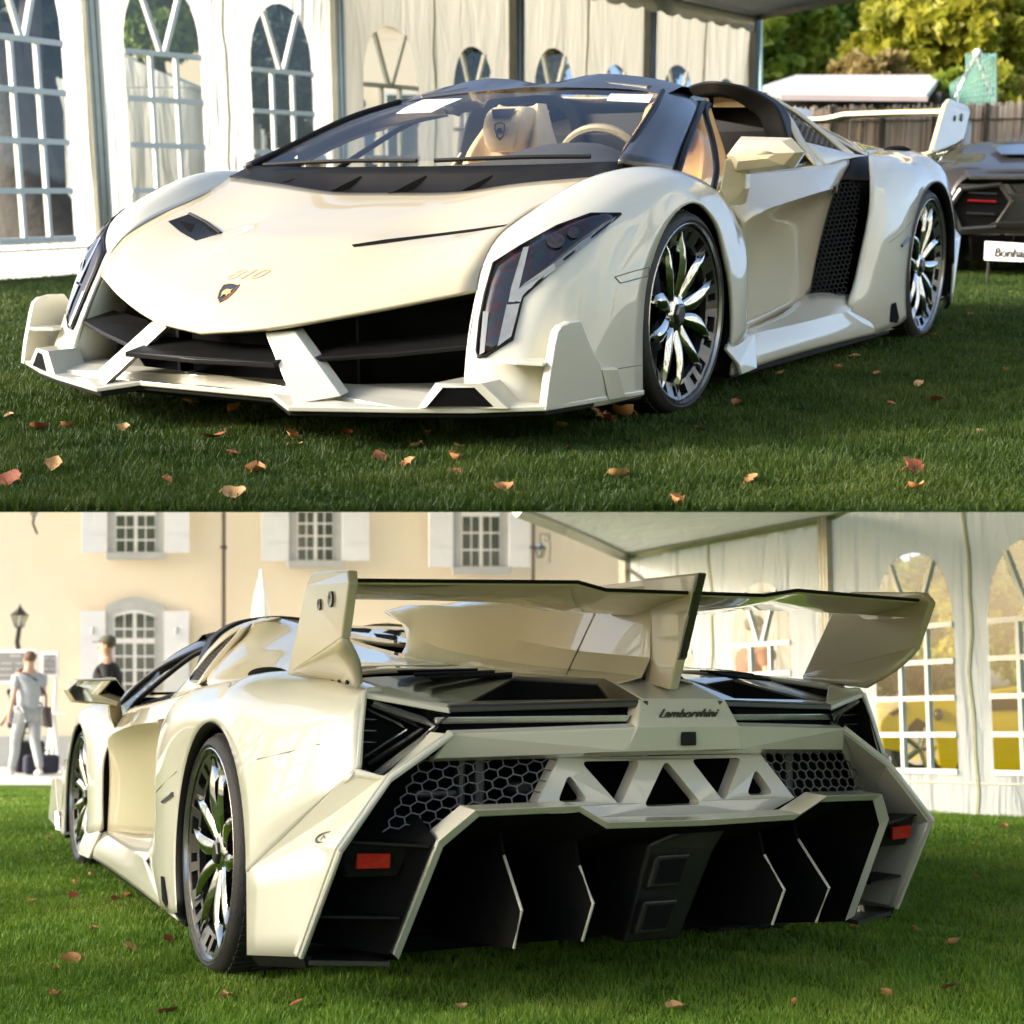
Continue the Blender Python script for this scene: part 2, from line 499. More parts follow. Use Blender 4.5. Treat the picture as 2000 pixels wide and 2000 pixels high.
def inpoly(poly):
    def f(x, y):
        c = False; n = len(poly)
        for i in range(n):
            x1, y1 = poly[i]; x2, y2 = poly[(i + 1) % n]
            if (y1 > y) != (y2 > y) and x < (x2 - x1) * (y - y1) / (y2 - y1) + x1: c = not c
        return c
    return f
def mesh_in(name, pts, udir, pitch, m, parent, **k):
    """honeycomb filling a flat outline given in 3D"""
    pts = [V(p) for p in pts]; o = pts[0]; ux = V(udir).normalized()
    n = None
    n = (pts[1] - pts[0]).cross(pts[2] - pts[0]).normalized(); ux = (ux - n * ux.dot(n)).normalized(); uy = n.cross(ux)
    P2 = [((p - o).dot(ux), (p - o).dot(uy)) for p in pts]
    return honeycomb(name, o, ux, uy, inpoly(P2), pitch, m, parent, ext=(max(abs(p[0]) for p in P2) + pitch, max(abs(p[1]) for p in P2) + pitch), **k)

def build_car(stage, label):
    car = thing('supercar', label, 'car', stage)
    # ---------------- front bonnet
    hood = [
        [(1.153, 0, .299), (1.108, .22, .322), (.985, .48, .372), (.834, .721, .425)],
        [(1.118, 0, .345), (1.07, .22, .357), (.950, .48, .402), (.818, .716, .452)],
        [(1.037, 0, .408), (.99, .23, .420), (.875, .47, .455), (.790, .712, .492)],
        [(.80, 0, .530), (.77, .23, .532), (.71, .46, .530), (.709, .705, .556)],
        [(.60, 0, .588), (.59, .23, .586), (.56, .46, .572), (.55, .70, .618)],
        [(.42, 0, .634), (.41, .24, .634), (.40, .48, .640), (.40, .705, .660)],
        [(.20, 0, .685), (.20, .25, .688), (.19, .50, .716), (.10, .80, .742)]]
    HOOD = patch('bonnet', hood, BEIGE, car, nu=5, nv=5, thick=.012, both=True, ref=(.2, 0, 0), angle=50)
    # ---------------- front fenders (left side numbers, mirrored for the right)
    fen = [
        [(.960, .755, .118), (.94, .84, .118), (.88, .935, .118), (.66, .988, .10), (.345, 1.0, .095)],
        [(.945, .750, .185), (.922, .84, .185), (.855, .93, .185), (.65, .985, .185), (.352, 1.0, .20)],
        [(.900, .735, .300), (.880, .82, .300), (.805, .92, .30), (.62, .983, .31), (.354, 1.0, .31)],
        [(.834, .722, .422), (.812, .80, .425), (.74, .92, .43), (.58, .98, .43), (.332, 1.0, .43)],
        [(.762, .711, .519), (.735, .80, .535), (.665, .91, .53), (.50, .97, .53), (.262, 1.0, .535)],
        [(.635, .703, .590), (.61, .80, .632), (.53, .92, .618), (.38, .97, .61), (.18, 1.0, .605)],
        [(.411, .708, .657), (.40, .80, .712), (.36, .915, .692), (.26, .972, .665), (.085, 1.0, .645)],
        [(.234, .742, .700), (.22, .83, .752), (.18, .93, .733), (.12, .98, .705), (-.02, 1.0, .655)],
        [(.040, .805, .742), (.03, .865, .765), (-.01, .94, .742), (-.05, .98, .70), (-.105, 1.0, .632)],
        [(-.24, .835, .745), (-.24, .88, .742), (-.25, .94, .71), (-.25, .98, .66), (-.205, 1.0, .565)],
        [(-.465, .865, .690), (-.47, .905, .665), (-.44, .95, .62), (-.38, .985, .56), (-.275, 1.0, .46)],
        [(-.515, .955, .545), (-.51, .970, .52), (-.475, .985, .48), (-.40, .995, .43), (-.325, 1.0, .37)],
        [(-.535, .965, .38), (-.53, .975, .37), (-.49, .99, .35), (-.42, .998, .32), (-.348, 1.0, .27)],
        [(-.560, .965, .21), (-.55, .975, .20), (-.50, .99, .19), (-.43, .998, .18), (-.352, 1.0, .17)]]
    FEN = []
    for s in (1, -1):
        FEN.append(patch('front_fender', [flip(r, s) for r in fen], PAINT, car, nu=5, nv=4, thick=.012, ref=(.1, .75 * s, .3), angle=60))
    for s in (1, -1):       # shut line between bonnet and fender, and the bumper joint on the flank
        tubeo('shut_line', [V((r[0][0], r[0][1] * s, r[0][2] + .0015)) for r in (grid([flip(q, 1) for q in fen[3:9]], 1, 5))], .0016, mat('seam_grey', (.22, .20, .16), .6, noise=(20, (.2, .18, .15), 1)), car, n=4)
        tubeo('shut_line', snap([FEN[0 if s > 0 else 1]], [(hi(600 + .3623 * a, 300 + .3623 * b, y=.99) * 1)[:] if s > 0 else flip([hi(600 + .3623 * a, 300 + .3623 * b, y=.99)], -1)[0] for a, b in ((1640, 1166), (1720, 1152), (1805, 1140))], (EYE_F[0], EYE_F[1] * s, EYE_F[2]), .001), .0016, MATS['seam_grey'], car, n=4)
    # inner pillar beside the grille opening
    for s in (1, -1):
        patch('grille_side', [flip(r, s) for r in [
            [(.960, .755, .118), (.78, .74, .118)], [(.900, .735, .300), (.74, .715, .30)], [(.834, .722, .422), (.70, .70, .42)]]],
            PAINT, car, nu=2, nv=4, thick=.006, ref=(.8, 2 * s, .3))
    # ---------------- wheels
    make_wheel(car, 0, .985, .310, .320, .25, 1, R(72))
    make_wheel(car, 0, -.985, .310, .320, .25, -1, R(40))
    make_wheel(car, -2.745, 1.020, .340, .352, .34, 1, R(94))
    make_wheel(car, -2.745, -1.020, .340, .352, .34, -1, R(20))
    for s in (1, -1):
        for (x, z, r, y0, y1) in ((0, .31, .365, .70, .985), (-2.78, .33, .44, .62, 1.015)):
            bm = bmesh.new(); rings = []
            for y in (y0, y1):
                rings.append([bm.verts.new((x + r * math.cos(a), y * s, z + r * math.sin(a))) for a in [R(-22 + i * 224 / 24) for i in range(25)]])
            for i in range(24):
                bm.faces.new((rings[0][i], rings[0][i + 1], rings[1][i + 1], rings[1][i]))
            bm.faces.new(rings[0])
            finish('wheel_liner', bm, VOIDB, car)
    # rear edge of the front wheel arch: black vent slot behind the fender
    for s in (1, -1):
        slab('fender_vent', flip([(-.46, .90, .66), (-.50, .955, .545), (-.525, .96, .38), (-.55, .96, .21), (-.54, .86, .20), (-.50, .84, .45)], s), (-.004, 0, 0), VOIDB, car)
    # ---------------- windscreen, frame, cowl
    gl_l = [(.030, .755, .782), (-.40, .66, .955), (-.665, .575, 1.036)]
    rowsg = []
    for i, t_ in enumerate((0, .5, 1)):
        e = V(gl_l[i]); zc = (.790, .955, 1.072)[i]; xc = (.075, -.36, -.700)[i]
        rowsg.append([V((xc + (e.x - xc) * (y / e.y) ** 2, y, zc + (e.z - zc) * (y / e.y) ** 2)) for y in (0, e.y * .33, e.y * .66, e.y)])
    GL = patch('windscreen', rowsg, GLASS, car, nu=4, nv=4, thick=0, both=True)
    for s in (1, -1):       # A-pillar, black, wide, running back into the header rail
        pil = [
            [(.060, .765, .790), (-.02, .835, .770), (-.20, .845, .740)],
            [(-.17, .715, .872), (-.24, .765, .860), (-.36, .80, .825)],
            [(-.40, .665, .958), (-.46, .70, .948), (-.58, .735, .915)],
            [(-.64, .585, 1.036), (-.72, .62, 1.022), (-.84, .645, .985)],
            [(-.78, .50, 1.070), (-.88, .56, 1.050), (-1.0, .575, 1.012)]]
        patch('screen_pillar', [flip(r, s) for r in pil], CARBON, car, nu=4, nv=4, thick=.025, ref=(-.6, 0, .5), angle=45)
        tubeo('window_seal', flip(spline([(-.20, .85, .742), (-.36, .805, .826), (-.58, .74, .913), (-.84, .65, .985), (-1.02, .585, 1.015), (-1.10, .575, 1.010)], 4), s), .011, BLACK, car)
        tubeo('door_glass_rail', flip(spline([(-1.02, .60, 1.005), (-.86, .66, .965), (-.70, .76, .86), (-.56, .835, .765), (-.465, .865, .695)], 4), s), .012, BLACK, car)
        fill_poly('quarter_glass', flip([(-.22, .852, .742), (-.58, .745, .908), (-.70, .765, .852), (-.56, .84, .765), (-.465, .868, .700), (-.36, .865, .705)], s), GLASS, car)
        slab('header_gusset', flip([(-.70, .50, 1.066), (-.90, .56, 1.044), (-1.08, .57, 1.035), (-1.10, .45, 1.06), (-.92, .30, 1.10), (-.74, .30, 1.09)], s), (0, 0, -.03), CARBON, car, bevel=.006)
    hdr = []
    for y, x0, z0, z1 in ((-.60, -.66, 1.022, 1.060), (-.45, -.695, 1.05, 1.098), (-.24, -.705, 1.064, 1.125), (-.06, -.705, 1.072, 1.098), (0, -.70, 1.073, 1.080),
                          (.06, -.705, 1.072, 1.098), (.24, -.705, 1.064, 1.122), (.45, -.695, 1.05, 1.098), (.60, -.66, 1.022, 1.060)):
        hdr.append([V((x0 + .03, y, z0)), V((x0 - .01, y, z0 + .012)), V((x0 - .11, y, z1)), V((x0 - .17, y, z1 + .002)), V((x0 - .22, y, z1 - .025)), V((x0 - .10, y, z0 - .02))])
    bm = bmesh.new(); g = grid(hdr, 1, 3); add_grid(bm, g, closed=True); finish('screen_header', bm, CARBON, car, smooth=True, angle=25)
    tubeo('glass_edge', [V((p[0], p[1], p[2] + .003)) for p in ([V((q.x, -q.y, q.z)) for q in spline(gl_l, 6)] )], .010, BLACK, car)
    tubeo('glass_edge', [V((p[0], p[1], p[2] + .003)) for p in spline(gl_l, 6)], .010, BLACK, car)
    cowl = [
        [(.20, 0, .688), (.20, .25, .690), (.19, .50, .718), (.105, .80, .748)],
        [(.15, 0, .700), (.15, .25, .702), (.14, .50, .728), (.08, .79, .758)],
        [(.085, 0, .775), (.083, .25, .775), (.07, .50, .778), (.035, .765, .785)]]
    patch('cowl_panel', [[V((x, y, z - .003)) for x, y, z in r] for r in cowl], BLACK, car, nu=4, nv=3, thick=.01, both=True, ref=(.1, 0, 0), angle=60)
    for y in (-.52, -.27, .0, .26):     # black fins standing in the cowl
        x0 = .200 if abs(y) < .4 else .17
        slab('cowl_fin', [(x0 + .015, y - .01, .682 + .03 * (abs(y) > .4)), (x0 - .085, y + .075, .742 + .008 * (abs(y) > .4)), (x0 - .085, y + .078, .69)], (-.006, -.012, 0), BLACK, car, bevel=.002)
    for (a, b, c) in (((.10, -.64, .782), (.095, -.30, .792), (.09, .02, .790)), ((.10, .10, .790), (.085, .42, .797), (.05, .66, .797))):
        tubeo('wiper', spline([a, b, c], 5), .008, BLACK, car, n=6)
    # ---------------- bonnet details
    slit = [(.962, .40, .545), (.85, .50, .562), (.70, .61, .585), (.592, .68, .600), (.60, .675, .594), (.71, .605, .577), (.86, .49, .552), (.965, .385, .537)]
    vent = [(.618, -.62, .593), (.558, -.58, .617), (.570, -.50, .592), (.586, -.42, .556), (.672, -.45, .535), (.645, -.54, .560)]
    vv = snap([HOOD] + FEN, vent, EYE_F, .003)
    decal('bonnet_vent', [HOOD] + FEN, vent, EYE_F, BLACK, car)
    tubeo('vent_lip', [vv[1], vv[2], vv[3]], .006, BLACK, car, n=6)
    fill_poly('vent_vane', snap([HOOD] + FEN, [(.60, -.585, .595), (.60, -.52, .585), (.64, -.50, .560)], EYE_F, .006), VOIDB, car, ref=(.3, 0, 0))
    zz = lambda a, b: hi(600 + .3623 * a, 300 + .3623 * b, d=3.6)
    decal('bonnet_vent', [HOOD] + FEN, [zz(*p) for p in ((240, 490), (420, 462), (700, 430), (950, 398), (1085, 380), (1060, 392), (900, 420), (640, 452), (420, 482), (250, 503))], EYE_F, VOIDB, car)
    # shield badge with a golden bull, and the faint race number above it
    bo = V((1.037, 0, .408)); bx = V((-.10, 1, .05)).normalized(); by = V((-.62, 0, .53)).normalized()
    shield = [(-.031, .036), (-.012, .042), (.012, .042), (.031, .036), (.030, .004), (.018, -.030), (0, -.048), (-.018, -.030), (-.030, .004)]
    nb = bx.cross(by)
    if nb.z < 0: nb = -nb
    sp = snap([HOOD], [bo + (bx * a + by * b) * .84 for a, b in shield], EYE_F, .004)
    bdg = fill_poly('badge', sp, mat('badge_black', (.01, .009, .008), .2, coat=1, noise=(20, (.014, .012, .01), 1)), car, ref=(.3, 0, 0))
    tubeo('badge_rim', sp + [sp[0]], .0022, mat('badge_gold', (.55, .20, .08), .3, metal=.6, noise=(30, (.6, .3, .1), 1)), bdg, n=5)
    bull = [(-.019, -.004), (-.016, .010), (-.004, .016), (.008, .012), (.018, .018), (.014, .006), (.020, -.004), (.012, -.010), (.010, -.022), (.004, -.010), (-.006, -.012), (-.012, -.024), (-.013, -.010)]
    fill_poly('bull_emblem', snap([HOOD], [bo + (bx * a + by * b) * .84 for a, b in bull], EYE_F, .0065), GOLD, bdg, ref=(.3, 0, 0))
    c810 = V((.975, .02, .455))
    t = text_obj('race_number', '810', .085, PALEGOLD, basis(c810, (-.08, 1, .04), (-.80, 0, .36)), car, shear=.35, extrude=.0)
    eye = V(EYE_F)
    me = t.data; nw = snap([HOOD], [v.co for v in me.vertices], EYE_F, .003)
    for v, p in zip(me.vertices, nw): v.co = p
    # ---------------- headlights
    hl = [(.313, .90, .625), (.406, .85, .626), (.553, .82, .594), (.694, .78, .541), (.788, .75, .498), (.833, .75, .42), (.862, .75, .347), (.877, .75, .267), (.889, .76, .251),
          (.866, .77, .252), (.84, .84, .299), (.828, .85, .359), (.82, .86, .413), (.764, .88, .451), (.644, .90, .511), (.466, .90, .572)]
    def headlight(pts, dl, lo, hi):
        base = snap([FEN[0]], pts, EYE_F, .004)
        o = None
        c = V((0, 0, 0))
        for s in (1, -1):
            P = flip(base, s)
            # finely filled so that it follows the fender: rungs between the outline's two long sides
            n = len(P); up, dn = P[:9][::-1], [P[0]] + P[:8:-1]
            upl, dnl = resample(up, 14), resample(dn[::-1], 14)
            rows = [[a.lerp(b, k / 4) for k in range(5)] for a, b in zip(upl, dnl)]
            flat = [p for r_ in rows for p in r_]
            f2 = snap([FEN[0 if s > 0 else 1]], flat, (EYE_F[0], EYE_F[1] * s, EYE_F[2]), .005)
            rows = [f2[i * 5:(i + 1) * 5] for i in range(14)]
            bm = bmesh.new(); add_grid(bm, rows)
            h = finish('headlight', bm, LENS, car, smooth=True, ref=(.1, .7 * s, .3), thick=.006, angle=60)
            bm = bmesh.new(); tube(bm, P + [P[0]], .0045, 6)
            finish('lamp_surround', bm, BLACK, h, smooth=True)
            for strip in dl:
                q = []
                for a in strip:
                    q.append(V((a[0], a[1] * s, a[2])))
                q = snap([FEN[0 if s > 0 else 1]], q, (EYE_F[0], EYE_F[1] * s, EYE_F[2]), .010)
                fill_poly('light_strip', q, mat('lamp_strip', (.22, .23, .225), .12, coat=1, noise=(30, (.16, .17, .17), 1)), h, ref=(.1, .7 * s, .3))
            for (a, rr) in (((.60, .84, .555), .026), ((.52, .855, .575), .019)):
                e_ = V((EYE_F[0], EYE_F[1] * s, EYE_F[2])); c_ = V((a[0], a[1] * s, a[2])); d = (e_ - c_).normalized()
                a1 = d.cross(V((0, 0, 1))).normalized(); b1 = a1.cross(d)
                decal('projector', [FEN[0 if s > 0 else 1]], [c_ + (a1 * math.cos(t_) + b1 * math.sin(t_) * .8) * rr for t_ in [i * math.pi / 8 for i in range(16)]], e_, mat('projector_grey', (.02, .018, .02), .1, metal=.3, coat=.4, noise=(60, (.06, .045, .05), 1)), h, lift=.012, ref=(.1, .7 * s, .3))
        return h
    def u2(a, b, y):
        e = V(EYE_F); px, py = 600 + .3623 * a, 300 + .3623 * b
        d = V((-0.838059, -0.497975, -0.222884)) + V((-0.510725, 0.859744, -0.000507)) * ((px - 1000) / 2750) - V((-0.191875, -0.113408, 0.974845)) * ((py - 1000) / 2750)
        return e + d * ((y - e.y) / d.y)
    strips = [[u2(a, b, .86) for a, b in s_] for s_ in (
        [(1165, 505), (1195, 500), (1140, 735), (1120, 800), (1085, 800), (1100, 720)],
        [(1120, 795), (1140, 730), (1170, 700), (1330, 590), (1480, 470), (1670, 335), (1600, 420), (1480, 515), (1340, 622), (1185, 740), (1160, 768), (1150, 800)],
        [(1075, 815), (1145, 808), (1128, 880), (1100, 985), (1025, 1040), (1050, 930)],
        [(948, 850), (978, 850), (955, 1070), (928, 1085)])]
    headlight(hl, strips, None, None)
    # side repeater on the fender flank and its seam
    for s in (1, -1):
        q = snap([FEN[0 if s > 0 else 1]], flip([u2(a, b, .99) for a, b in ((1660, 665), (1740, 640), (1845, 612), (1840, 660), (1690, 698))], s), (EYE_F[0], EYE_F[1] * s, EYE_F[2]), .003)
        tubeo('side_marker', q + [q[0]], .0016, mat('seam_grey', (.22, .20, .16), .6, noise=(20, (.2, .18, .15), 1)), car, n=4)
    # ---------------- front bumper: splitter tray, duct, struts, blades, winglets
    tray = [(1.15, 0, .135), (1.150, .247, .135), (1.217, .361, .115), (1.10, .66, .118), (1.02, .83, .120), (.93, .998, .128), (.345, 1.005, .10),
            (.345, .70, .12), (.78, .70, .13), (.80, .60, .148), (.975, .40, .150), (1.055, 0, .156)]
    full = [V(p) for p in tray] + [V((p[0], -p[1], p[2])) for p in tray[::-1][1:-1]]
    slab('front_splitter', [p + V((0, 0, .012)) for p in full], (0, 0, -.014), PAINT, car, bevel=.003)
    slab('splitter_underside', [V((p.x * .990, p.y * .988, p.z - .003)) for p in full], (0, 0, -.014), BLACK, car, bevel=.003)
    patch('intake_duct', [[(.95, -.755, .11), (1.00, -.4, .13), (1.07, 0, .135), (1.00, .4, .13), (.95, .755, .11)],
                          [(.74, -.72, .14), (.72, -.4, .14), (.70, 0, .14), (.72, .4, .14), (.74, .72, .14)],
                          [(.70, -.70, .42), (.74, -.4, .36), (.76, 0, .34), (.74, .4, .36), (.70, .70, .42)]], VOIDB, car, thick=0, ref=(0, 0, .3))
    patch('duct_roof', [[(1.13, 0, .296), (1.085, .22, .317), (.965, .48, .366), (.82, .715, .418)], [(.76, 0, .33), (.75, .22, .33), (.74, .48, .35), (.70, .70, .40)]], VOIDB, car, both=True, thick=.006, ref=(.8, 0, 1))
    for s in (1, -1):
        slab('intake_strut', flip([(1.092, .183, .306), (1.068, .272, .312), (1.122, .470, .150), (1.190, .361, .128)], s), (-.045, -.006, .006), PAINT, car, bevel=.005)
        # side blade crossing in front of the strut and reaching the fender
        bl = [(1.118, .262, .234), (1.085, .36, .246), (.99, .56, .262), (.905, .742, .284), (.78, .735, .310), (.84, .52, .292), (.93, .38, .275), (1.06, .30, .248)]
        slab('intake_blade', flip(bl, s), (0, 0, -.014), BLACK, car, bevel=.004)
        # corner winglet: upright plate, shelf and lower flick
        slab('corner_winglet', flip([(.935, .999, .128), (.918, .999, .20), (.885, .999, .300), (.872, .999, .328), (.848, .999, .343), (.80, .999, .350), (.74, .999, .348), (.66, .999, .25), (.52, .999, .115)], s), (-.012, -.030, 0), PAINT, car, bevel=.004)
        slab('winglet_shelf', flip([(.925, .985, .252), (.945, .915, .254), (.935, .845, .256), (.86, .86, .254), (.80, .96, .252)], s), (0, 0, -.010), PAINT, car, bevel=.002)
        slab('side_flick', flip([(.62, 1.0, .205), (.56, 1.022, .20), (.50, 1.02, .11), (.58, 1.005, .11)], s), (-.03, -.02, 0), PAINT, car, bevel=.003)
        # trapezoid brake duct on the tray
        o = [(1.078, .690, .130), (1.060, .735, .198), (1.010, .845, .198), (.988, .915, .134)]
        i_ = [(1.083, .720, .135), (1.062, .758, .187), (1.018, .830, .187), (1.001, .880, .137)]
        bm = bmesh.new(); n = 4
        a = [bm.verts.new(p) for p in flip(o, s)]; b = [bm.verts.new(p) for p in flip(i_, s)]; c = [bm.verts.new(p + V((-.10, 0, 0))) for p in flip(i_, s)]; d = [bm.verts.new(p + V((-.13, 0, 0))) for p in flip(o, s)]
        for k in range(4):
            j = (k + 1) % 4
            if k != 3: bm.faces.new((a[k], a[j], d[j], d[k]))
            bm.faces.new((a[k], a[j], b[j], b[k])); bm.faces.new((b[k], b[j], c[j], c[k]))
        bdk = finish('brake_duct', bm, PAINT, car)
        fill_poly('duct_mouth', [V((p.x - .004, p.y, p.z)) for p in flip(i_, s)], VOIDB, bdk)
    slab('intake_blade', [(1.190, -.262, .236), (1.178, -.06, .230), (1.178, .0, .230), (1.150, .265, .232), (1.02, .28, .262), (1.03, 0, .262), (1.02, -.26, .266)], (0, 0, -.014), BLACK, car, bevel=.004)
    for y in (-.40, .31):
        boxo('duct_vane', (.80, y, .24), (.06, .012, .22), BLACK, car)
    # ---------------- doors, intakes, sills
    door = [
        [(-.50, .868, .690), (-.62, .872, .738), (-1.20, .885, .772), (-1.60, .888, .795), (-1.90, .880, .822)],
        [(-.50, .885, .675), (-.62, .895, .715), (-1.20, .920, .745), (-1.60, .905, .770), (-1.87, .888, .795)],
        [(-.52, .955, .585), (-.66, .965, .620), (-1.20, .968, .678), (-1.60, .925, .705), (-1.80, .880, .735)],
        [(-.52, .955, .585), (-.66, .965, .620), (-1.20, .968, .678), (-1.60, .925, .705), (-1.80, .880, .735)],
        [(-.535, .945, .52), (-.66, .935, .54), (-1.18, .905, .595), (-1.56, .880, .625), (-1.745, .858, .640)],
        [(-.545, .940, .40), (-.66, .920, .40), (-1.14, .885, .42), (-1.48, .865, .44), (-1.64, .850, .45)],
        [(-.560, .945, .19), (-.68, .930, .19), (-1.08, .90, .215), (-1.36, .880, .245), (-1.520, .862, .27)]]
    DO = []
    for s in (1, -1):
        d = patch('door', [flip(r, s) for r in door], BEIGE, car, nu=5, nv=4, thick=.012, ref=(-1, 0, .4), angle=60); DO.append(d)
        patch('door_top', [flip(r, s) for r in [[(-.50, .868, .690), (-.62, .872, .738), (-1.20, .885, .772), (-1.60, .888, .795), (-1.90, .880, .822)],
              [(-.48, .80, .70), (-.62, .80, .744), (-1.20, .80, .778), (-1.60, .80, .803), (-1.90, .79, .835)]]], BEIGE, car, thick=.006, ref=(-1, 0, -1))
        patch('door_card', [flip(r, s) for r in [[(-.48, .80, .698), (-1.20, .80, .772), (-1.50, .80, .79)], [(-.48, .76, .45), (-1.20, .74, .45), (-1.50, .74, .45)], [(-.48, .78, .22), (-1.2, .78, .22), (-1.50, .78, .22)]]], LEATHER, car, thick=.004, ref=(-1, 2 * s, .5))
        hd = bmesh.new(); prism(hd, flip([(-1.66, .905, .722), (-1.55, .928, .708), (-1.57, .925, .680), (-1.66, .90, .695)], s), (0, .014 * s, 0))
        finish('door_handle', hd, mat('handle_brown', (.10, .07, .045), .4, noise=(20, (.12, .08, .05), 1)), d, bevel=.003)
        # black intake between door and rear fender
        patch('side_intake', [flip(r, s) for r in [
            [(-1.905, .880, .822), (-2.00, .885, .838), (-2.085, .905, .834)],
            [(-1.86, .880, .775), (-1.93, .915, .785), (-1.99, .955, .785)],
            [(-1.80, .862, .730), (-1.86, .90, .735), (-1.91, .975, .735)]]], BLACK, car, nu=3, nv=3, thick=.006, ref=(-2, 0, .5))
        patch('intake_back', [flip(r, s) for r in [
            [(-1.80, .84, .75), (-1.92, .88, .75)], [(-1.72, .80, .60), (-1.90, .87, .60)], [(-1.63, .80, .44), (-1.82, .87, .42)], [(-1.52, .82, .262), (-1.78, .88, .25)]]], VOIDB, car, nu=2, nv=3, thick=.004, ref=(-2, 0, .5))
        q = flip([(-1.79, .862, .725), (-1.905, .955, .725), (-1.85, .965, .59), (-1.72, .955, .262), (-1.535, .862, .272), (-1.65, .852, .45), (-1.73, .855, .60)], s)
        q2 = [(p.x, p.y - .02 * s, p.z) for p in q]
        mesh_in('intake_mesh', q2, (-1, 0.4 * s, 0), .022, mat('black_mesh', (.006, .006, .006), .6, noise=(30, (.010, .010, .010), 1), spec=.2), car, bar=.0022, depth=.004)
        # sill
        patch('side_skirt', [flip(r, s) for r in [
            [(-.57, .935, .205), (-1.10, .905, .232), (-1.50, .870, .280), (-1.77, .955, .262)],
            [(-.57, .965, .195), (-1.10, .975, .195), (-1.42, .985, .200), (-1.665, .995, .199)],
            [(-.57, .965, .195), (-1.10, .975, .195), (-1.42, .985, .200), (-1.665, .995, .199)],
            [(-.40, .995, .135), (-1.05, 1.0, .135), (-1.50, 1.0, .13), (-2.00, 1.005, .12)],
            [(-.36, 1.0, .078), (-.80, 1.0, .088), (-1.50, 1.0, .085), (-2.30, 1.005, .075)]]], PAINT, car, nu=4, nv=3, thick=.012, ref=(-1.2, 0, .2), angle=25)
        slab('skirt_winglet', flip([(-.30, 1.0, .175), (-.345, 1.03, .12), (-.36, 1.035, .085), (-.54, 1.02, .085), (-.60, .985, .20), (-.40, .97, .205)], s), (0, -.012 * s, -.006), PAINT, car, bevel=.004)
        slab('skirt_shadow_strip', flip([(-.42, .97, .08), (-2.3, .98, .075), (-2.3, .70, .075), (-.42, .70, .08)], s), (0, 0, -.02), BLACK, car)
        # mirror
        mh = patch('mirror_housing', [flip(r, s) for r in [
            [(-.60, .893, .808), (-.60, .935, .862), (-.60, 1.10, .858), (-.60, 1.142, .818), (-.60, 1.11, .770), (-.60, .93, .748), (-.60, .893, .808)],
            [(-.54, .885, .808), (-.54, .930, .872), (-.54, 1.11, .864), (-.545, 1.155, .818), (-.54, 1.12, .764), (-.54, .92, .742), (-.54, .885, .808)],
            [(-.49, .898, .806), (-.49, .940, .858), (-.50, 1.09, .852), (-.50, 1.14, .815), (-.50, 1.10, .775), (-.49, .935, .757), (-.49, .898, .806)],
            [(-.465, .935, .806), (-.465, .95, .825), (-.47, 1.04, .825), (-.475, 1.08, .812), (-.47, 1.05, .795), (-.465, .95, .787), (-.465, .935, .806)],
            [(-.462, 1.0 + i_ * 3e-5, .806) for i_ in range(7)]]], BEIGE, car, nu=1, nv=1, thick=.004, ref=(-.54, 1.02 * s, .81), angle=20, bevel=.006)
        fill_poly('mirror_glass', flip([(-.604, .897, .808), (-.604, .937, .858), (-.604, 1.10, .854), (-.604, 1.138, .818), (-.604, 1.108, .774), (-.604, .932, .752)], s), MIRROR, mh, ref=(-.5, 1.02 * s, .81))
        slab('mirror_arm', flip([(-.46, .905, .80), (-.52, .96, .79), (-.535, .955, .70), (-.56, .93, .635), (-.50, .905, .64), (-.47, .885, .70)], s), (-.045, 0, 0), BEIGE, car, bevel=.008)
    # ---------------- rear fenders
    cx, cz = -2.785, .31
    def arch(th, rx=.438, rz=.423): return (cx + rx * math.cos(R(th)), 1.03, cz + rz * math.sin(R(th)))
    rays = [
        (-27, [(-2.02, 1.005, .075), (-2.16, 1.02, .09), (-2.30, 1.03, .10)]),
        (-12, [(-1.69, .985, .200), (-1.95, 1.015, .20), (-2.18, 1.03, .21)]),
        (6, [(-1.755, .985, .330), (-1.95, 1.02, .34), (-2.18, 1.035, .35)]),
        (30, [(-1.850, .998, .592), (-1.98, 1.03, .58), (-2.20, 1.045, .555)]),
        (52, [(-1.905, .980, .740), (-2.05, 1.02, .71), (-2.30, 1.05, .68)]),
        (70, [(-2.085, .907, .835), (-2.20, .985, .805), (-2.42, 1.035, .755)]),
        (88, [(-2.45, .80, .862), (-2.55, .90, .860), (-2.68, .99, .805)]),
        (105, [(-2.75, .76, .880), (-2.80, .885, .880), (-2.84, .99, .820)]),
        (122, [(-3.05, .74, .878), (-3.05, .87, .870), (-3.05, .98, .800)]),
        (140, [(-3.50, .745, .838), (-3.40, .86, .835), (-3.26, .965, .735)]),
        (156, [(-3.545, .816, .822), (-3.45, .905, .745), (-3.32, .975, .64)]),
        (168, [(-3.592, .842, .640), (-3.48, .922, .580), (-3.34, .992, .50)]),
        (176, [(-3.605, .862, .632), (-3.48, .918, .535), (-3.355, .974, .438)])]
    RF = []
    for s in (1, -1):
        rows = [flip(pts + [arch(th)], s) for th, pts in rays]
        rf = patch('rear_fender', rows, PAINT, car, nu=5, nv=4, thick=.012, ref=(-2.7, .5 * s, .4), angle=50); RF.append(rf)
        # inner lip of the arch, dark return
        patch('arch_lip', [flip([arch(th), (arch(th, .43, .41)[0], .985, arch(th, .43, .41)[2])], s) for th in range(-27, 178, 12)], BLACK, car, nu=1, nv=2, thick=.004, ref=(cx, s * 3, cz))
        # crease facets behind the wheel
        A = (-3.228, 1.03, .342); B_ = (-3.247, 1.028, .128); X = (-3.704, .927, .444); D_ = (-3.500, .956, .160); P1 = (-3.605, .862, .632); P2 = (-3.680, .790, .612)
        bm = bmesh.new()
        for f in ([P1, P2, A], [P2, X, A]):
            bm.faces.new([bm.verts.new(p) for p in flip(f, s)])
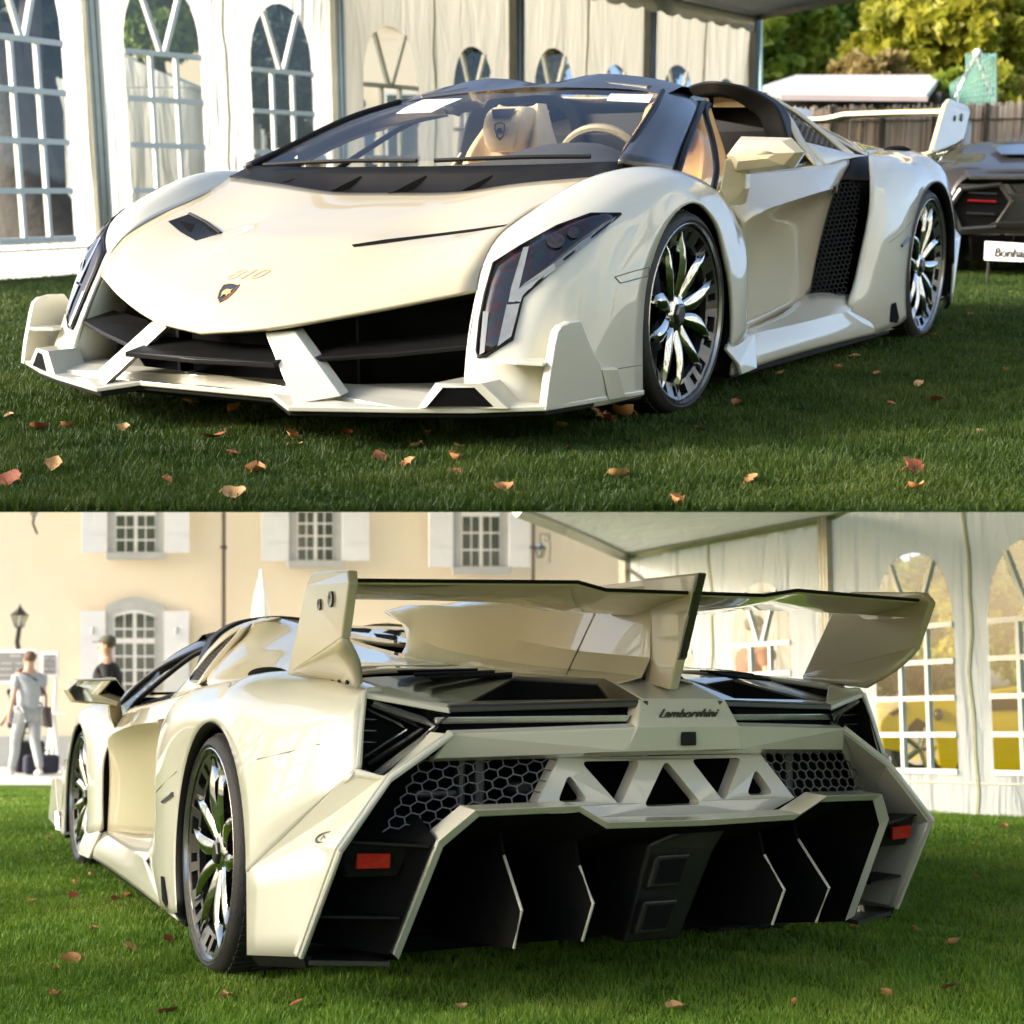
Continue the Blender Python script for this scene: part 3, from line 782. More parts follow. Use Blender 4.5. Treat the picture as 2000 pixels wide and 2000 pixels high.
        finish('rear_corner_panel', bm, PAINT, car, ref=(-3.2, .5 * s, .4), thick=.012, bevel=.004)
        patch('rear_corner_panel', [flip([A, V(A).lerp(V(X), .5), X], s), flip([B_, V(B_).lerp(V(D_), .5), D_], s)], PAINT, car, nu=3, nv=4, thick=.012, ref=(-3.2, .5 * s, .4))
        slab('corner_panel_foot', flip([(-3.25, 1.02, .128), (-3.498, .950, .160), (-3.49, .94, .130), (-3.26, 1.0, .10)], s), (0, -.02 * s, 0), BLACK, car)
        # blade flange running from the bumper corner round the diffuser
        fl = [(-3.685, .624, .718), (-3.680, .790, .612), X, D_]
        fi = [(-3.615, .665, .655), (-3.50, .80, .555), (-3.36, .925, .43), (-3.26, .935, .165)]
        bm = bmesh.new()
        for k in range(3):
            bm.faces.new([bm.verts.new(p) for p in flip([fl[k], fl[k + 1], fi[k + 1], fi[k]], s)])
        finish('bumper_flange', bm, PAINT, car, ref=(-3.4, 1.5 * s, .5), thick=.014, bevel=.003)
        tubeo('flange_edge', flip(fl, s), .008, PAINT, car, n=8)
        # arm facet between taillight and flange
        fill_poly('bumper_arm', flip([(-3.612, .655, .722), (-3.685, .624, .718), (-3.680, .790, .612), P1, (-3.565, .775, .60)], s), PAINT, car, ref=(-3.3, .7 * s, .6), thick=.01)
        # small round script emblem on the corner panel
        panel = [o for o in car.children if o.name.startswith('rear_corner_panel')]
        ctr = lo(637, 1636, y=.97)
        em = [lo(637 + 20 * math.cos(a), 1636 - 5 * math.cos(a) + 9 * math.sin(a), y=.97) for a in [i * math.pi / 8 for i in range(17)]]
        zg = [lo(637 + x_, 1636 + y_, y=.97) for x_, y_ in ((-10, 5), (-4, -3), (0, 3), (6, -6), (11, 0))]
        em = snap(panel, [(p[0], p[1] * s, p[2]) for p in em], (EYE_R[0], EYE_R[1] * s, EYE_R[2]), .010)
        zg = snap(panel, [(p[0], p[1] * s, p[2]) for p in zg], (EYE_R[0], EYE_R[1] * s, EYE_R[2]), .010)
        tubeo('corner_emblem', em, .0036, mat('emblem_grey', (.035, .033, .03), .4, noise=(20, (.05, .048, .045), 1)), car, n=5)
        tubeo('emblem_letters', zg, .0034, MATS['emblem_grey'], car, n=5)
        # scoop opening on top of the fender
        0 and snap([rf], flip([(-2.55, .83, .88), (-2.62, .80, .88), (-2.86, .79, .89), (-2.95, .84, .88), (-2.88, .90, .86), (-2.72, .91, .86)], s), (-2.7, .85 * s, 2.5), .004)
        bm = bmesh.new(); bmesh.ops.create_uvsphere(bm, u_segments=20, v_segments=10, radius=1, matrix=Matrix.Translation((-2.74, .845 * s, .874)) @ Matrix.Diagonal((.135, .055, .024, 1))); finish('fender_scoop', bm, VOIDB, car, smooth=True)
        tubeo('seam', snap([rf], flip([(-2.36, 1.03, .56), (-2.15, 1.03, .50), (-2.02, 1.03, .47)], s), (-2.2, 6 * s, .5), .002), .0016, MATS['seam_grey'], car, n=4)
        tubeo('seam', snap([rf], flip([(-3.21, 1.03, .64), (-3.36, .96, .665), (-3.47, .90, .69)], s), (-4.2, 6 * s, .7), .001), .0016, MATS['seam_grey'], car, n=4)
        tubeo('side_lamp', snap([rf], flip([(-2.315, 1.04, .485), (-2.19, 1.04, .452)], s), (-2.2, 6 * s, .5), .004), .008, mat('lamp_grey', (.10, .10, .14), .2, noise=(10, (.08, .08, .1), 1)), car, n=6)
        # small hexagon vent in the sill end
        vq = flip([(-2.14, 1.02, .120), (-2.13, 1.02, .20), (-2.19, 1.03, .205), (-2.26, 1.03, .13), (-2.24, 1.03, .108)], s)
        vq = snap([rf] + [o for o in car.children if o.name.startswith('side_skirt')], vq, (-2.1, 6 * s, .2), .004)
        fill_poly('sill_vent', vq, VOIDB, car, ref=(-2, 0, .2))
    slab('underbody', [(.9, .70, .085), (-3.1, .80, .085), (-3.1, -.80, .085), (.9, -.70, .085)], (0, 0, .03), VOIDB, car)
    return car, HOOD, FEN, DO, RF
def resample(pts, n):
    pts = [V(p) for p in pts]; L = [0.0]
    for a, b in zip(pts, pts[1:]): L.append(L[-1] + (b - a).length)
    out = []
    for i in range(n):
        t = L[-1] * i / (n - 1); k = 0
        while k < len(L) - 2 and L[k + 1] < t: k += 1
        out.append(pts[k].lerp(pts[k + 1], (t - L[k]) / max(1e-9, L[k + 1] - L[k])))
    return out
def build_car_rear(car, RF):
    # ---------------- roll hoops, flying buttresses, engine cover
    for s in (1, -1):
        outer = [(-1.42, .79, .86), (-1.41, .745, .99), (-1.39, .70, 1.045), (-1.34, .61, 1.095), (-1.32, .50, 1.118), (-1.37, .40, 1.118), (-1.44, .30, 1.095), (-1.50, .22, 1.03), (-1.52, .18, .86)]
        inner = [(-1.43, .69, .86), (-1.43, .65, .97), (-1.41, .60, 1.015), (-1.37, .545, 1.052), (-1.36, .48, 1.066), (-1.40, .41, 1.066), (-1.46, .335, 1.055), (-1.50, .27, 1.0), (-1.52, .25, .86)]
        o4, i4 = spline(outer, 3), spline(inner, 3)
        bm = bmesh.new()
        g = [[a, b, b + V((-.11, 0, -.0)), a + V((-.11, 0, -.0))] for a, b in zip(flip(o4, s), flip(i4, s))]
        vs = add_grid(bm, g, closed=True)
        finish('roll_hoop', bm, BLACK, car, ref=(-1.4, .45 * s, .8), bevel=.012, seg=3, smooth=True, angle=40)
        fill_poly('hoop_backing', [p + V((-.16, 0, 0)) for p in flip(i4, s)], VOIDB, car)
        slab('hoop_lining', flip([(-1.54, .55, 1.065), (-1.54, .40, 1.07), (-1.54, .40, 1.03), (-1.54, .56, 1.025)], s), (-.01, 0, 0), LEATHER, car, bevel=.004)
        # cream band beside the hoop, then mesh window, then rail
        patch('buttress', [flip(r, s) for r in [
            [(-1.47, .50, 1.112), (-1.54, .49, 1.110), (-1.62, .485, 1.105)],
            [(-1.48, .605, 1.085), (-1.54, .605, 1.085), (-1.62, .60, 1.075)],
            [(-1.49, .695, 1.035), (-1.55, .685, 1.040), (-1.60, .675, 1.040)],
            [(-1.49, .745, .97), (-1.52, .75, .975), (-1.56, .752, .965)],
            [(-1.48, .80, .88), (-1.51, .81, .883), (-1.54, .813, .880)],
            [(-1.48, .885, .785), (-1.52, .885, .788), (-1.56, .888, .792)]]], BEIGE, car, nu=3, nv=3, thick=.01, ref=(-1.5, 0, .7), angle=60)
        patch('buttress_rail', [flip(r, s) for r in [
            [(-1.60, .60, 1.082), (-1.61, .64, 1.068), (-1.62, .65, 1.048)],
            [(-1.72, .66, 1.035), (-1.72, .70, 1.02), (-1.70, .71, 1.005)],
            [(-1.83, .75, .955), (-1.82, .79, .94), (-1.79, .795, .925)],
            [(-1.96, .84, .868), (-1.95, .885, .845), (-1.87, .87, .845)]]], BEIGE, car, nu=3, nv=3, thick=.01, ref=(-1.7, 0, .8), angle=60)
        tri = flip([(-1.60, .665, 1.045), (-1.87, .855, .855), (-1.54, .812, .888), (-1.565, .75, .965)], s)
        fill_poly('side_window_back', [V((p.x, p.y - .03 * s, p.z - .01)) for p in tri], VOIDB, car)
        mesh_in('side_window_mesh', [tri[0], tri[1], tri[2], tri[3]], (-1, .5 * s, -.6), .030, mat('bronze_mesh', (.16, .14, .11), .4, noise=(30, (.12, .1, .08), 1)), car, bar=.002, depth=.004)
        patch('quarter_panel', [flip(r, s) for r in [
            [(-1.53, .815, .882), (-1.70, .86, .862), (-1.87, .875, .848), (-2.08, .90, .838)],
            [(-1.55, .888, .792), (-1.68, .89, .802), (-1.80, .885, .812), (-1.905, .882, .823)]]], PAINT, car, nu=3, nv=2, thick=.006, ref=(-1.8, 0, .6))
        # engine bay shoulder: from the rail inwards to the ridge, back to the louvre deck
        patch('engine_flank', [flip(r, s) for r in [
            [(-1.48, .605, 1.085), (-1.47, .54, 1.105), (-1.475, .47, 1.112), (-1.49, .30, 1.095)],
            [(-1.62, .60, 1.075), (-1.62, .54, 1.088), (-1.62, .47, 1.088), (-1.62, .34, 1.075)],
            [(-1.83, .75, .957), (-1.83, .64, 1.015), (-1.83, .50, 1.045), (-1.83, .39, 1.055)],
            [(-2.10, .885, .846), (-2.10, .76, .93), (-2.10, .57, .995), (-2.10, .39, 1.018)],
            [(-2.45, .80, .864), (-2.45, .70, .915), (-2.45, .55, .955), (-2.45, .38, .970)],
            [(-2.80, .76, .882), (-2.80, .68, .905), (-2.80, .54, .920), (-2.80, .36, .930)],
            [(-3.05, .74, .880), (-3.05, .66, .895), (-3.05, .52, .898), (-3.05, .33, .902)]]], BEIGE, car, nu=4, nv=4, thick=.01, ref=(-2.2, 0, .3), angle=60)
        patch('deck_ledge', [flip(r, s) for r in [
            [(-3.05, .74, .880), (-3.05, .60, .897), (-3.05, .45, .899), (-3.05, .33, .902), (-3.05, .18, .90)],
            [(-3.16, .74, .874), (-3.14, .60, .886), (-3.18, .45, .888), (-3.25, .30, .886), (-3.45, .13, .872)]]], BEIGE, car, nu=3, nv=2, thick=.01, ref=(-3, 0, 0))
        # spine: raised tunnel over the engine
        patch('centre_cover', [flip(r, s) for r in [
            [(-1.50, 0, 1.085), (-1.50, .15, 1.085), (-1.49, .31, 1.094)], [(-1.83, 0, 1.03), (-1.83, .2, 1.03), (-1.83, .39, 1.054)], [(-2.20, 0, .98), (-2.20, .2, .985), (-2.20, .39, 1.003)]]], BEIGE, car, nu=3, nv=3, thick=.008, ref=(-1.8, 0, .3))
        patch('engine_spine', [flip(r, s) for r in [
            [(-1.86, 0, 1.150), (-1.875, .08, 1.148), (-1.92, .165, 1.125), (-2.20, .20, 1.070), (-2.42, .25, .975)],
            [(-2.00, 0, 1.150), (-2.02, .08, 1.146), (-2.08, .160, 1.112), (-2.28, .21, 1.055), (-2.46, .28, .955)],
            [(-2.24, 0, 1.148), (-2.26, .08, 1.132), (-2.30, .15, 1.088), (-2.40, .215, 1.015), (-2.52, .33, .932)],
            [(-2.60, 0, 1.142), (-2.60, .070, 1.105), (-2.60, .135, 1.050), (-2.60, .22, .970), (-2.60, .35, .915)],
            [(-2.95, 0, 1.140), (-2.95, .040, 1.08), (-2.95, .10, .990), (-2.95, .18, .925), (-2.95, .31, .900)],
            [(-3.25, 0, 1.140), (-3.25, .022, 1.06), (-3.25, .06, .950), (-3.25, .13, .898), (-3.25, .27, .886)],
            [(-3.50, 0, 1.140), (-3.50, .016, 1.06), (-3.50, .035, .93), (-3.50, .085, .882), (-3.50, .16, .868)],
            [(-3.66, 0, 1.140), (-3.66, .015, 1.06), (-3.66, .022, .92), (-3.66, .050, .868), (-3.66, .12, .852)]]], BEIGE, car, nu=1, nv=3, thick=.006, ref=(-2.5, 0, .5), angle=16, bevel=.004)
        fill_poly('spine_mouth', flip([(-2.10, 0, 1.13), (-2.12, .08, 1.12), (-2.16, .14, 1.09), (-2.30, .19, 1.05), (-2.46, .24, .97), (-2.3, 0, .97)], s), VOIDB, car)
        fl_ = [o for o in car.children if o.name.startswith(('engine_flank', 'centre_cover'))]
        eye = (EYE_R[0], EYE_R[1] * s, EYE_R[2])
        for quad in (((300, 376), (425, 378), (455, 384), (440, 402), (320, 392)), ((462, 404), (570, 414), (584, 428), (566, 440), (480, 424)), ((588, 448), (690, 458), (700, 466), (690, 472), (604, 460)), ((520, 384), (620, 390), (700, 402), (716, 420), (640, 404))):
            q = [lo(550 + .3882 * a, 1080 + .3882 * b, d=5.2) for a, b in quad]
            decal('roof_louvre', fl_, [(p[0], p[1] * s, p[2]) for p in q], eye, VOIDB, car, lift=.004)
    tubeo('cover_seam', snap([o for o in car.children if o.name.startswith('engine_spine')], [lo(550 + .3882 * (1582 - 15 * k), 1080 + .3882 * (292 + 32 * k), d=3.9) for k in range(11)], EYE_R, .001), .0025, MATS['seam_grey'], car, n=5)
    slab('spine_fin', [(-3.62, -.015, 1.142), (-3.896, -.015, 1.139), (-3.79, -.015, .912), (-3.750, -.015, .832), (-3.62, -.015, .850)], (0, .03, 0), BEIGE, car, bevel=.005)
    slab('fin_insert', [(-3.902, -.012, 1.140), (-3.870, -.012, 1.14), (-3.765, -.012, .925), (-3.778, -.012, .905), (-3.800, -.012, .918)], (0, .024, 0), CARBON, car, bevel=.004)
    # ---------------- rear wing
    ks = [(-.915, -3.42, -3.700, 1.075, 1.101), (-.62, -3.42, -3.765, 1.078, 1.104), (-.345, -3.43, -3.845, 1.076, 1.106), (-.250, -3.44, -3.822, 1.058, 1.090), (0, -3.44, -3.85, 1.050, 1.088),
          (.250, -3.44, -3.822, 1.058, 1.090), (.345, -3.43, -3.845, 1.076, 1.106), (.62, -3.42, -3.765, 1.078, 1.104), (.915, -3.42, -3.700, 1.075, 1.101)]
    bm = bmesh.new(); g = []
    for y, xl, xt, zl, zt in ks:
        ch = xl - xt
        g.append([V((xl, y, zl + .022)), V((xl - ch * .25, y, zl + .032)), V((xl - ch * .7, y, zt + .004)), V((xt, y, zt)), V((xt + .004, y, zt - .008)), V((xl - ch * .7, y, zt - .022)), V((xl - ch * .35, y, zl - .010)), V((xl + .006, y, zl - .002))])
    add_grid(bm, g, closed=True)
    wing = finish('rear_wing', bm, BEIGE, car, smooth=True, angle=30, bevel=.002)
    tubeo('wing_lip', [V((xt - .001, y, zt + .001)) for y, xl, xt, zl, zt in ks], .0055, BLACK, wing, n=6, smooth=False)
    for s in (1, -1):
        up = [(-3.400, .916, 1.145), (-3.725, .925, 1.125), (-3.752, .932, 1.093), (-3.682, .926, .958), (-3.150, .905, .872), (-3.335, .912, 1.115)]
        ep = slab('wing_endplate', flip(up, s), (0, -.026 * s, 0), BEIGE, car, bevel=.005)
        patch('endplate_foot', [flip(r, s) for r in [
            [(-3.150, .905, .872), (-3.40, .915, .910), (-3.682, .926, .958)],
            [(-3.20, .860, .860), (-3.42, .868, .875), (-3.640, .875, .893)],
            [(-3.235, .820, .858), (-3.38, .825, .846), (-3.540, .835, .836)]]], BEIGE, car, nu=3, nv=3, thick=.02, ref=(-3.4, 0, 1.0), angle=60)
        for t_ in (.15, .38, .6, .85):
            p = V((-3.235, .826, .866)).lerp(V((-3.540, .842, .846)), t_)
            tubeo('foot_bolt', flip([p, p + V((0, .008, .002))], s), .006, BLACK, ep, n=8)
        for (x, z, a, b) in ((-3.60, 1.060, .022, .016), (-3.485, 1.052, .016, .012)):
            bm = bmesh.new(); y0 = .918 if x > -3.55 else .925
            lathe(bm, [(0, .018 if a > .02 else .013), (.006, .018 if a > .02 else .013), (.006, .010), (.001, .0005)], 16, 'y')
            bmesh.ops.scale(bm, vec=(1, s, 1.15), verts=bm.verts); bmesh.ops.translate(bm, vec=(x, y0 * s, z), verts=bm.verts)
            finish('endplate_boss', bm, CARBON, ep, smooth=True)
    # ---------------- taillights and light bar
    for s in (1, -1):
        face = [(-3.545, .812, .818), (-3.592, .838, .640), (-3.565, .775, .600), (-3.610, .650, .724), (-3.640, .612, .765)]
        back = [V((p[0] + .09, p[1] - .0, p[2])) for p in face]
        tl = fill_poly('taillight', flip(back, s), VOIDB, car, ref=(-3, .7 * s, .7))
        bm = bmesh.new(); f = flip(face, s); b = flip(back, s)
        for k in range(5):
            j = (k + 1) % 5
            bm.faces.new([bm.verts.new(p) for p in (f[k], f[j], b[j], b[k])])
        finish('lamp_well', bm, BLACK, tl, thick=.003)
        def strip(pts, w, m_, nm):
            tubeo(nm, flip(pts, s), w, m_, tl, n=4, smooth=False)
        strip([(-3.545, .790, .795), (-3.585, .665, .752), (-3.608, .640, .735), (-3.60, .668, .705), (-3.565, .785, .615)], .009, SILVER, 'lamp_blade')
        strip([(-3.520, .800, .800), (-3.560, .690, .748), (-3.585, .668, .730), (-3.565, .705, .700), (-3.545, .800, .640)], .006, CARBON, 'lamp_blade')
        strip([(-3.500, .800, .785), (-3.540, .715, .742), (-3.560, .70, .727), (-3.54, .73, .705), (-3.52, .805, .655)], .003, SILVER, 'lamp_blade')
        for k in range(4):
            z = .665 + k * .03
            strip([(-3.50, .822, z), (-3.505, .765 , z - .002)], .0022, SILVER, 'lamp_rib')
        # eyebrow spar over the lamp
        slab('lamp_eyebrow', flip([(-3.52, .815, .830), (-3.545, .816, .822), (-3.640, .612, .782), (-3.632, .600, .790), (-3.48, .73, .842)], s), (.0, .0, -.014), PAINT, car, bevel=.004)
        tubeo('lamp_rim', flip([(-3.545, .814, .820), (-3.570, .830, .73), (-3.592, .842, .640), (-3.605, .855, .618), (-3.68, .790, .610)], s), .007, PAINT, car, n=6)
        slab('light_bar', flip([(-3.615, .640, .760), (-3.610, .640, .742), (-3.780, .165, .748), (-3.785, .155, .766)], s), (.02, 0, 0), SILVER, car, bevel=.002)
        slab('bar_slot', flip([(-3.585, .645, .800), (-3.585, .650, .715), (-3.745, .150, .728), (-3.745, .120, .800)], s), (.03, .01, 0), VOIDB, car)
        # louvre deck
        L = dict(o=(-3.635, .605, .792), oi=(-3.797, .112, .806), pk=(-3.492, .345, .868), f1=(-3.20, .62, .868), f2=(-3.30, .30, .880), f0=(-3.16, .735, .862), fi=(-3.60, .13, .862), of=(-3.52, .70, .806))
        bm = bmesh.new()
        P = {k: bm.verts.new((v[0], v[1] * s, v[2])) for k, v in L.items()}
        hole = {k: bm.verts.new((v[0], v[1] * s, v[2])) for k, v in dict(a=(-3.625, .545, .802), b=(-3.500, .365, .862), c=(-3.640, .175, .848), d=(-3.745, .20, .808)).items()}
        for f in (('f0', 'f1', 'of'), ('f1', 'o', 'of')):
            bm.faces.new([P[k] for k in f])
        bm.faces.new([P['f1'], P['f2'], P['pk']]); bm.faces.new([P['f2'], P['fi'], P['pk']])
        bm.faces.new([P['f1'], P['pk'], hole['b'], hole['a']]); bm.faces.new([P['f1'], hole['a'], P['o']])
        bm.faces.new([P['pk'], P['fi'], hole['c'], hole['b']]); bm.faces.new([P['fi'], P['oi'], hole['d'], hole['c']])
        bm.faces.new([P['o'], hole['a'], hole['d'], P['oi']])
        finish('engine_deck', bm, CARBON, car, ref=(-3.4, .4 * s, .3), thick=.012, bevel=.002)
        slab('deck_lip', flip([(-3.615, .625, .792), (-3.640, .615, .788), (-3.802, .112, .803), (-3.780, .100, .805)], s), (0, 0, -.016), CARBON, car, bevel=.003)
        hw = flip([(-3.625, .545, .796), (-3.500, .365, .856), (-3.640, .175, .842), (-3.745, .20, .802)], s)
        bm = bmesh.new(); a_ = [bm.verts.new(p) for p in hw]; b_ = [bm.verts.new(p - V((0, 0, .10))) for p in hw]; bm.faces.new(b_)
        for q_ in range(4): bm.faces.new((a_[q_], a_[(q_ + 1) % 4], b_[(q_ + 1) % 4], b_[q_]))
        finish('deck_well', bm, VOIDB, car)
        boxo('engine_part', (-3.62, .33 * s, .765), (.05, .06, .04), MATS.get('engine_grey') or mat('engine_grey', (.10, .095, .085), .4, metal=.6, noise=(12, (.05, .05, .045), 1)), car, bevel=.008)
        boxo('engine_part', (-3.60, .44 * s, .745), (.06, .03, .05), MATS['engine_grey'], car, bevel=.008)
        for k in range(3):
            x = -3.22 - k * .075
            slab('deck_louvre', flip([(x, .60 - k * .02, .880 - k * .008), (x - .035, .61 - k * .02, .876 - k * .010), (x - .115, .40 - k * .02, .882 - k * .008), (x - .075, .38 - k * .02, .886 - k * .006)], s), (0, 0, .006), VOIDB, car)
    # centre block with the maker's script and the reversing camera
    blk = [(-3.795, .135, .806), (-3.825, .160, .735), (-3.805, .185, .672), (-3.805, -.185, .672), (-3.825, -.160, .735), (-3.795, -.135, .806)]
    cb = slab('centre_block', blk, (.06, 0, 0), PAINT, car, bevel=.004)
    slab('block_top', [(-3.796, .125, .808), (-3.796, -.125, .808), (-3.60, -.13, .862), (-3.60, .13, .862)], (0, 0, -.01), PAINT, car, bevel=.003)
    Mt = basis((-3.8165, 0, .768), (0, -1, 0), (-.37, 0, .93))
    text_obj('maker_script', 'Lamborghini', .036, mat('script_metal', (.10, .10, .09), .3, metal=.7, noise=(20, (.14, .13, .12), 1)), Mt, cb, shear=.45, extrude=.002, bold=.0006)
    boxo('camera_housing', (-3.820, 0, .703), (.012, .044, .036), BLACK, cb, bevel=.003)
    # upper bumper beam
    for s in (1, -1):
        top = [(-3.828, .0, .737), (-3.822, .156, .734), (-3.688, .624, .719)]
        bm = bmesh.new()
        q = [[(-3.805, .185, .672), (-3.822, .156, .734), (-3.688, .624, .719), (-3.640, .655, .655)], [(-3.690, .324, .652), (-3.805, .185, .672), (-3.640, .655, .655), (-3.60, .655, .645)],
             [(-3.822, .156, .734), (-3.688, .624, .719), (-3.655, .630, .728), (-3.79, .15, .745)], [(-3.690, .324, .652), (-3.805, .185, .672), (-3.805, 0, .672), (-3.70, 0, .655)]]
        for f in q: bm.faces.new([bm.verts.new(p) for p in flip(f, s)])
        finish('bumper_beam', bm, PAINT, car, ref=(-3.5, .3 * s, .6), thick=.012, bevel=.003)
        # grille of hexagons and the dark bay behind
        ms = flip([(-3.59, .685, .655), (-3.690, .318, .655), (-3.715, .405, .525), (-3.70, .62, .500), (-3.645, .80, .485)], s)
        mesh_in('rear_grille_mesh', ms, (0.2, -1, 0), .030, MESHG, car, bar=.0015, depth=.005, stretch=1.35)
    slab('engine_bay', [(-3.50, .85, .66), (-3.50, -.85, .66), (-3.42, -.90, .40), (-3.42, .90, .40)], (.02, 0, 0), VOIDB, car)
    for (x, y, z, sx, sy, sz) in ((-3.56, .50, .60, .05, .03, .16), (-3.56, .55, .59, .04, .02, .15), (-3.56, -.50, .60, .05, .03, .16), (-3.57, .38, .57, .06, .05, .03), (-3.55, .62, .56, .05, .12, .02)):
        boxo('engine_pipe', (x, y, z), (sx, sy, sz), mat('engine_grey', (.10, .095, .085), .4, metal=.6, noise=(12, (.05, .05, .045), 1)), car, bevel=.008)
    # truss panel with triangular windows
    def rnd(poly, r, n=4):
        out = []; N = len(poly)
        for i in range(N):
            p, a, b = V((*poly[i], 0)), V((*poly[i - 1], 0)), V((*poly[(i + 1) % N], 0))
            u, w = (a - p).normalized(), (b - p).normalized()
            for k in range(n + 1):
                t_ = k / n
                q = (p + u * r).lerp(p, t_).lerp(p.lerp(p + w * r, t_), t_)
                out.append((q.x, q.y))
        return out
    outline = [(-.322, .652), (.322, .652), (.410, .528), (.300, .488), (-.300, .488), (-.410, .528)]
    holes = [[(.297, .612), (.250, .540), (.342, .540)], [(.256, .642), (.080, .642), (.164, .526)], [(0, .642), (.092, .522), (-.092, .522)],
             [(-.297, .612), (-.342, .540), (-.250, .540)], [(-.256, .642), (-.164, .526), (-.080, .642)]]
    holes = [rnd(h, .020) for h in holes]
    def X(y, z): return -3.690 - (0.652 - z) * .30 - .012 * (abs(y) < .2)
    bm = bmesh.new()
    loops = [outline] + [h for h in holes]
    tri = tessellate_polygon([[V((a, b, 0)) for a, b in lp] for lp in loops])
    flat = [p for lp in loops for p in lp]
    va = [bm.verts.new((X(a, b), a, b)) for a, b in flat]; vb = [bm.verts.new((X(a, b) + .05, a, b)) for a, b in flat]
    for t in tri:
        try: bm.faces.new([va[i] for i in t]); bm.faces.new([vb[i] for i in t])
        except ValueError: pass
    k0 = 0
    for lp in loops:
        n = len(lp)
        for i in range(n):
            j = (i + 1) % n; bm.faces.new((va[k0 + i], va[k0 + j], vb[k0 + j], vb[k0 + i]))
        k0 += n
    bmesh.ops.dissolve_limit(bm, angle_limit=R(.5), verts=bm.verts, edges=bm.edges)
    finish('truss_panel', bm, PAINT, car, merge=0, bevel=.005)
    # ---------------- diffuser
    rim = [(-3.573, .735, .160), (-3.783, .700, .464), (-3.842, .628, .540), (-3.915, .380, .548), (-3.906, .296, .503), (-3.915, 0, .500)]
    fullrim = [V(p) for p in rim] + [V((p[0], -p[1], p[2])) for p in rim[::-1][1:]]
    bm = bmesh.new(); inn = []
    for i, p in enumerate(fullrim):
        q = V((p.x + .02, p.y * (1 - .03), p.z - .018)); inn.append(q)
    for i in range(len(fullrim) - 1):
        bm.faces.new([bm.verts.new(v) for v in (fullrim[i], fullrim[i + 1], inn[i + 1], inn[i])])
        a, b = fullrim[i], fullrim[i + 1]
        bm.faces.new([bm.verts.new(v) for v in (a, b, b + V((.10, 0, .004)), a + V((.10, 0, .004)))])
    finish('diffuser_rim', bm, PAINT, car, thick=.006, bevel=.002, ref=(-3.2, 0, .2))
    bm = bmesh.new()
    front = [V((-3.05, p.y * .98, .06 if k in (0, len(fullrim) - 1) else max(.16, p.z * .5))) for k, p in enumerate(fullrim)]
    for i in range(len(inn) - 1):
        bm.faces.new([bm.verts.new(v) for v in (inn[i], inn[i + 1], front[i + 1], front[i])])
    bm.faces.new([bm.verts.new(v) for v in front])
    finish('diffuser_tunnel', bm, VOIDB, car)
    for s in (1, -1):
        for pts in (((-3.668, .466, .405), (-3.792, .475, .285), (-3.736, .47, .185)), ((-3.751, .289, .379), (-3.832, .294, .296), (-3.773, .294, .196))):
            a, b, c = flip(pts, s)
            up = a + V((.03, 0, .09))
            dfn = slab('diffuser_fin', [up, a, b, c, V((-3.2, c.y, .13)), V((-3.2, c.y, .40))], (0, .008, 0), VOIDB, car)
            tubeo('fin_edge', [a + V((-.002, .004, 0)), b + V((-.002, .004, 0)), c + V((-.002, .004, 0))], .0042, PAINT, dfn, n=6, smooth=False)
        # side pod of the diffuser: recess with reflector and two slats
        fill_poly('diffuser_side', flip([(-3.34, .928, .44), (-3.60, .69, .52), (-3.77, .705, .47), (-3.565, .745, .16), (-3.25, .935, .165)], s), VOIDB, car)
        slab('rear_slat', flip([(-3.665, .905, .462), (-3.76, .715, .452), (-3.60, .72, .45), (-3.56, .92, .455)], s), (0, 0, -.006), BLACK, car)
        slab('rear_slat', flip([(-3.56, .925, .268), (-3.64, .745, .265), (-3.45, .75, .262), (-3.45, .92, .265)], s), (0, 0, -.006), BLACK, car)
        slab('diffuser_floor', flip([(-3.50, .935, .150), (-3.575, .745, .145), (-3.2, .745, .14), (-3.2, .96, .14)], s), (0, 0, -.012), CARBON, car)
        hs = slab('reflector_housing', flip([(-3.655, .905, .452), (-3.69, .735, .445), (-3.66, .76, .368), (-3.63, .885, .368)], s), (.03, 0, 0), BLACK, car, bevel=.004)
        slab('reflector', flip([(-3.676, .872, .430), (-3.690, .790, .428), (-3.688, .790, .392), (-3.672, .872, .393)], s), (.012, 0, 0), REDL, hs, bevel=.002)
    # central exhaust block in the tunnel
    exm = mat('exhaust_grey', (.014, .014, .012), .4, metal=.5, noise=(14, (.02, .02, .018), 1))
    ex = slab('exhaust_block', [(-3.78, .10, .43), (-3.79, -.03, .475), (-3.79, -.15, .475), (-3.78, -.10, .40), (-3.73, -.02, .17), (-3.73, .15, .17)], (.25, 0, 0), exm, car, bevel=.008)
    for z0, z1 in ((.315, .400), (.200, .285)):
        yo = (.40 - z1) * .35
        q = [(-3.795, .085 + yo, z1), (-3.795, -.020 + yo, z1), (-3.785, -.010 + yo + .02, z0), (-3.785, .090 + yo + .02, z0)]
        e = slab('exhaust_pipe', q, (.03, 0, 0), exm, ex, bevel=.006)
        slab('pipe_mouth', [V((p[0] - .003, (p[1] - .033 - yo) * .74 + .033 + yo, (p[2] - (z0 + z1) / 2) * .72 + (z0 + z1) / 2)) for p in q], (.004, 0, 0), VOIDB, ex)
    # ---------------- cabin
    slab('cabin_floor', [(.0, .74, .20), (-1.55, .74, .20), (-1.55, -.74, .20), (.0, -.74, .20)], (0, 0, -.02), BLACK, car)
    slab('bulkhead', [(-1.50, .78, .20), (-1.54, .70, .93), (-1.56, .2, 1.02), (-1.56, -.2, 1.02), (-1.54, -.70, .93), (-1.50, -.78, .20)], (-.03, 0, 0), BLACK, car, bevel=.01)
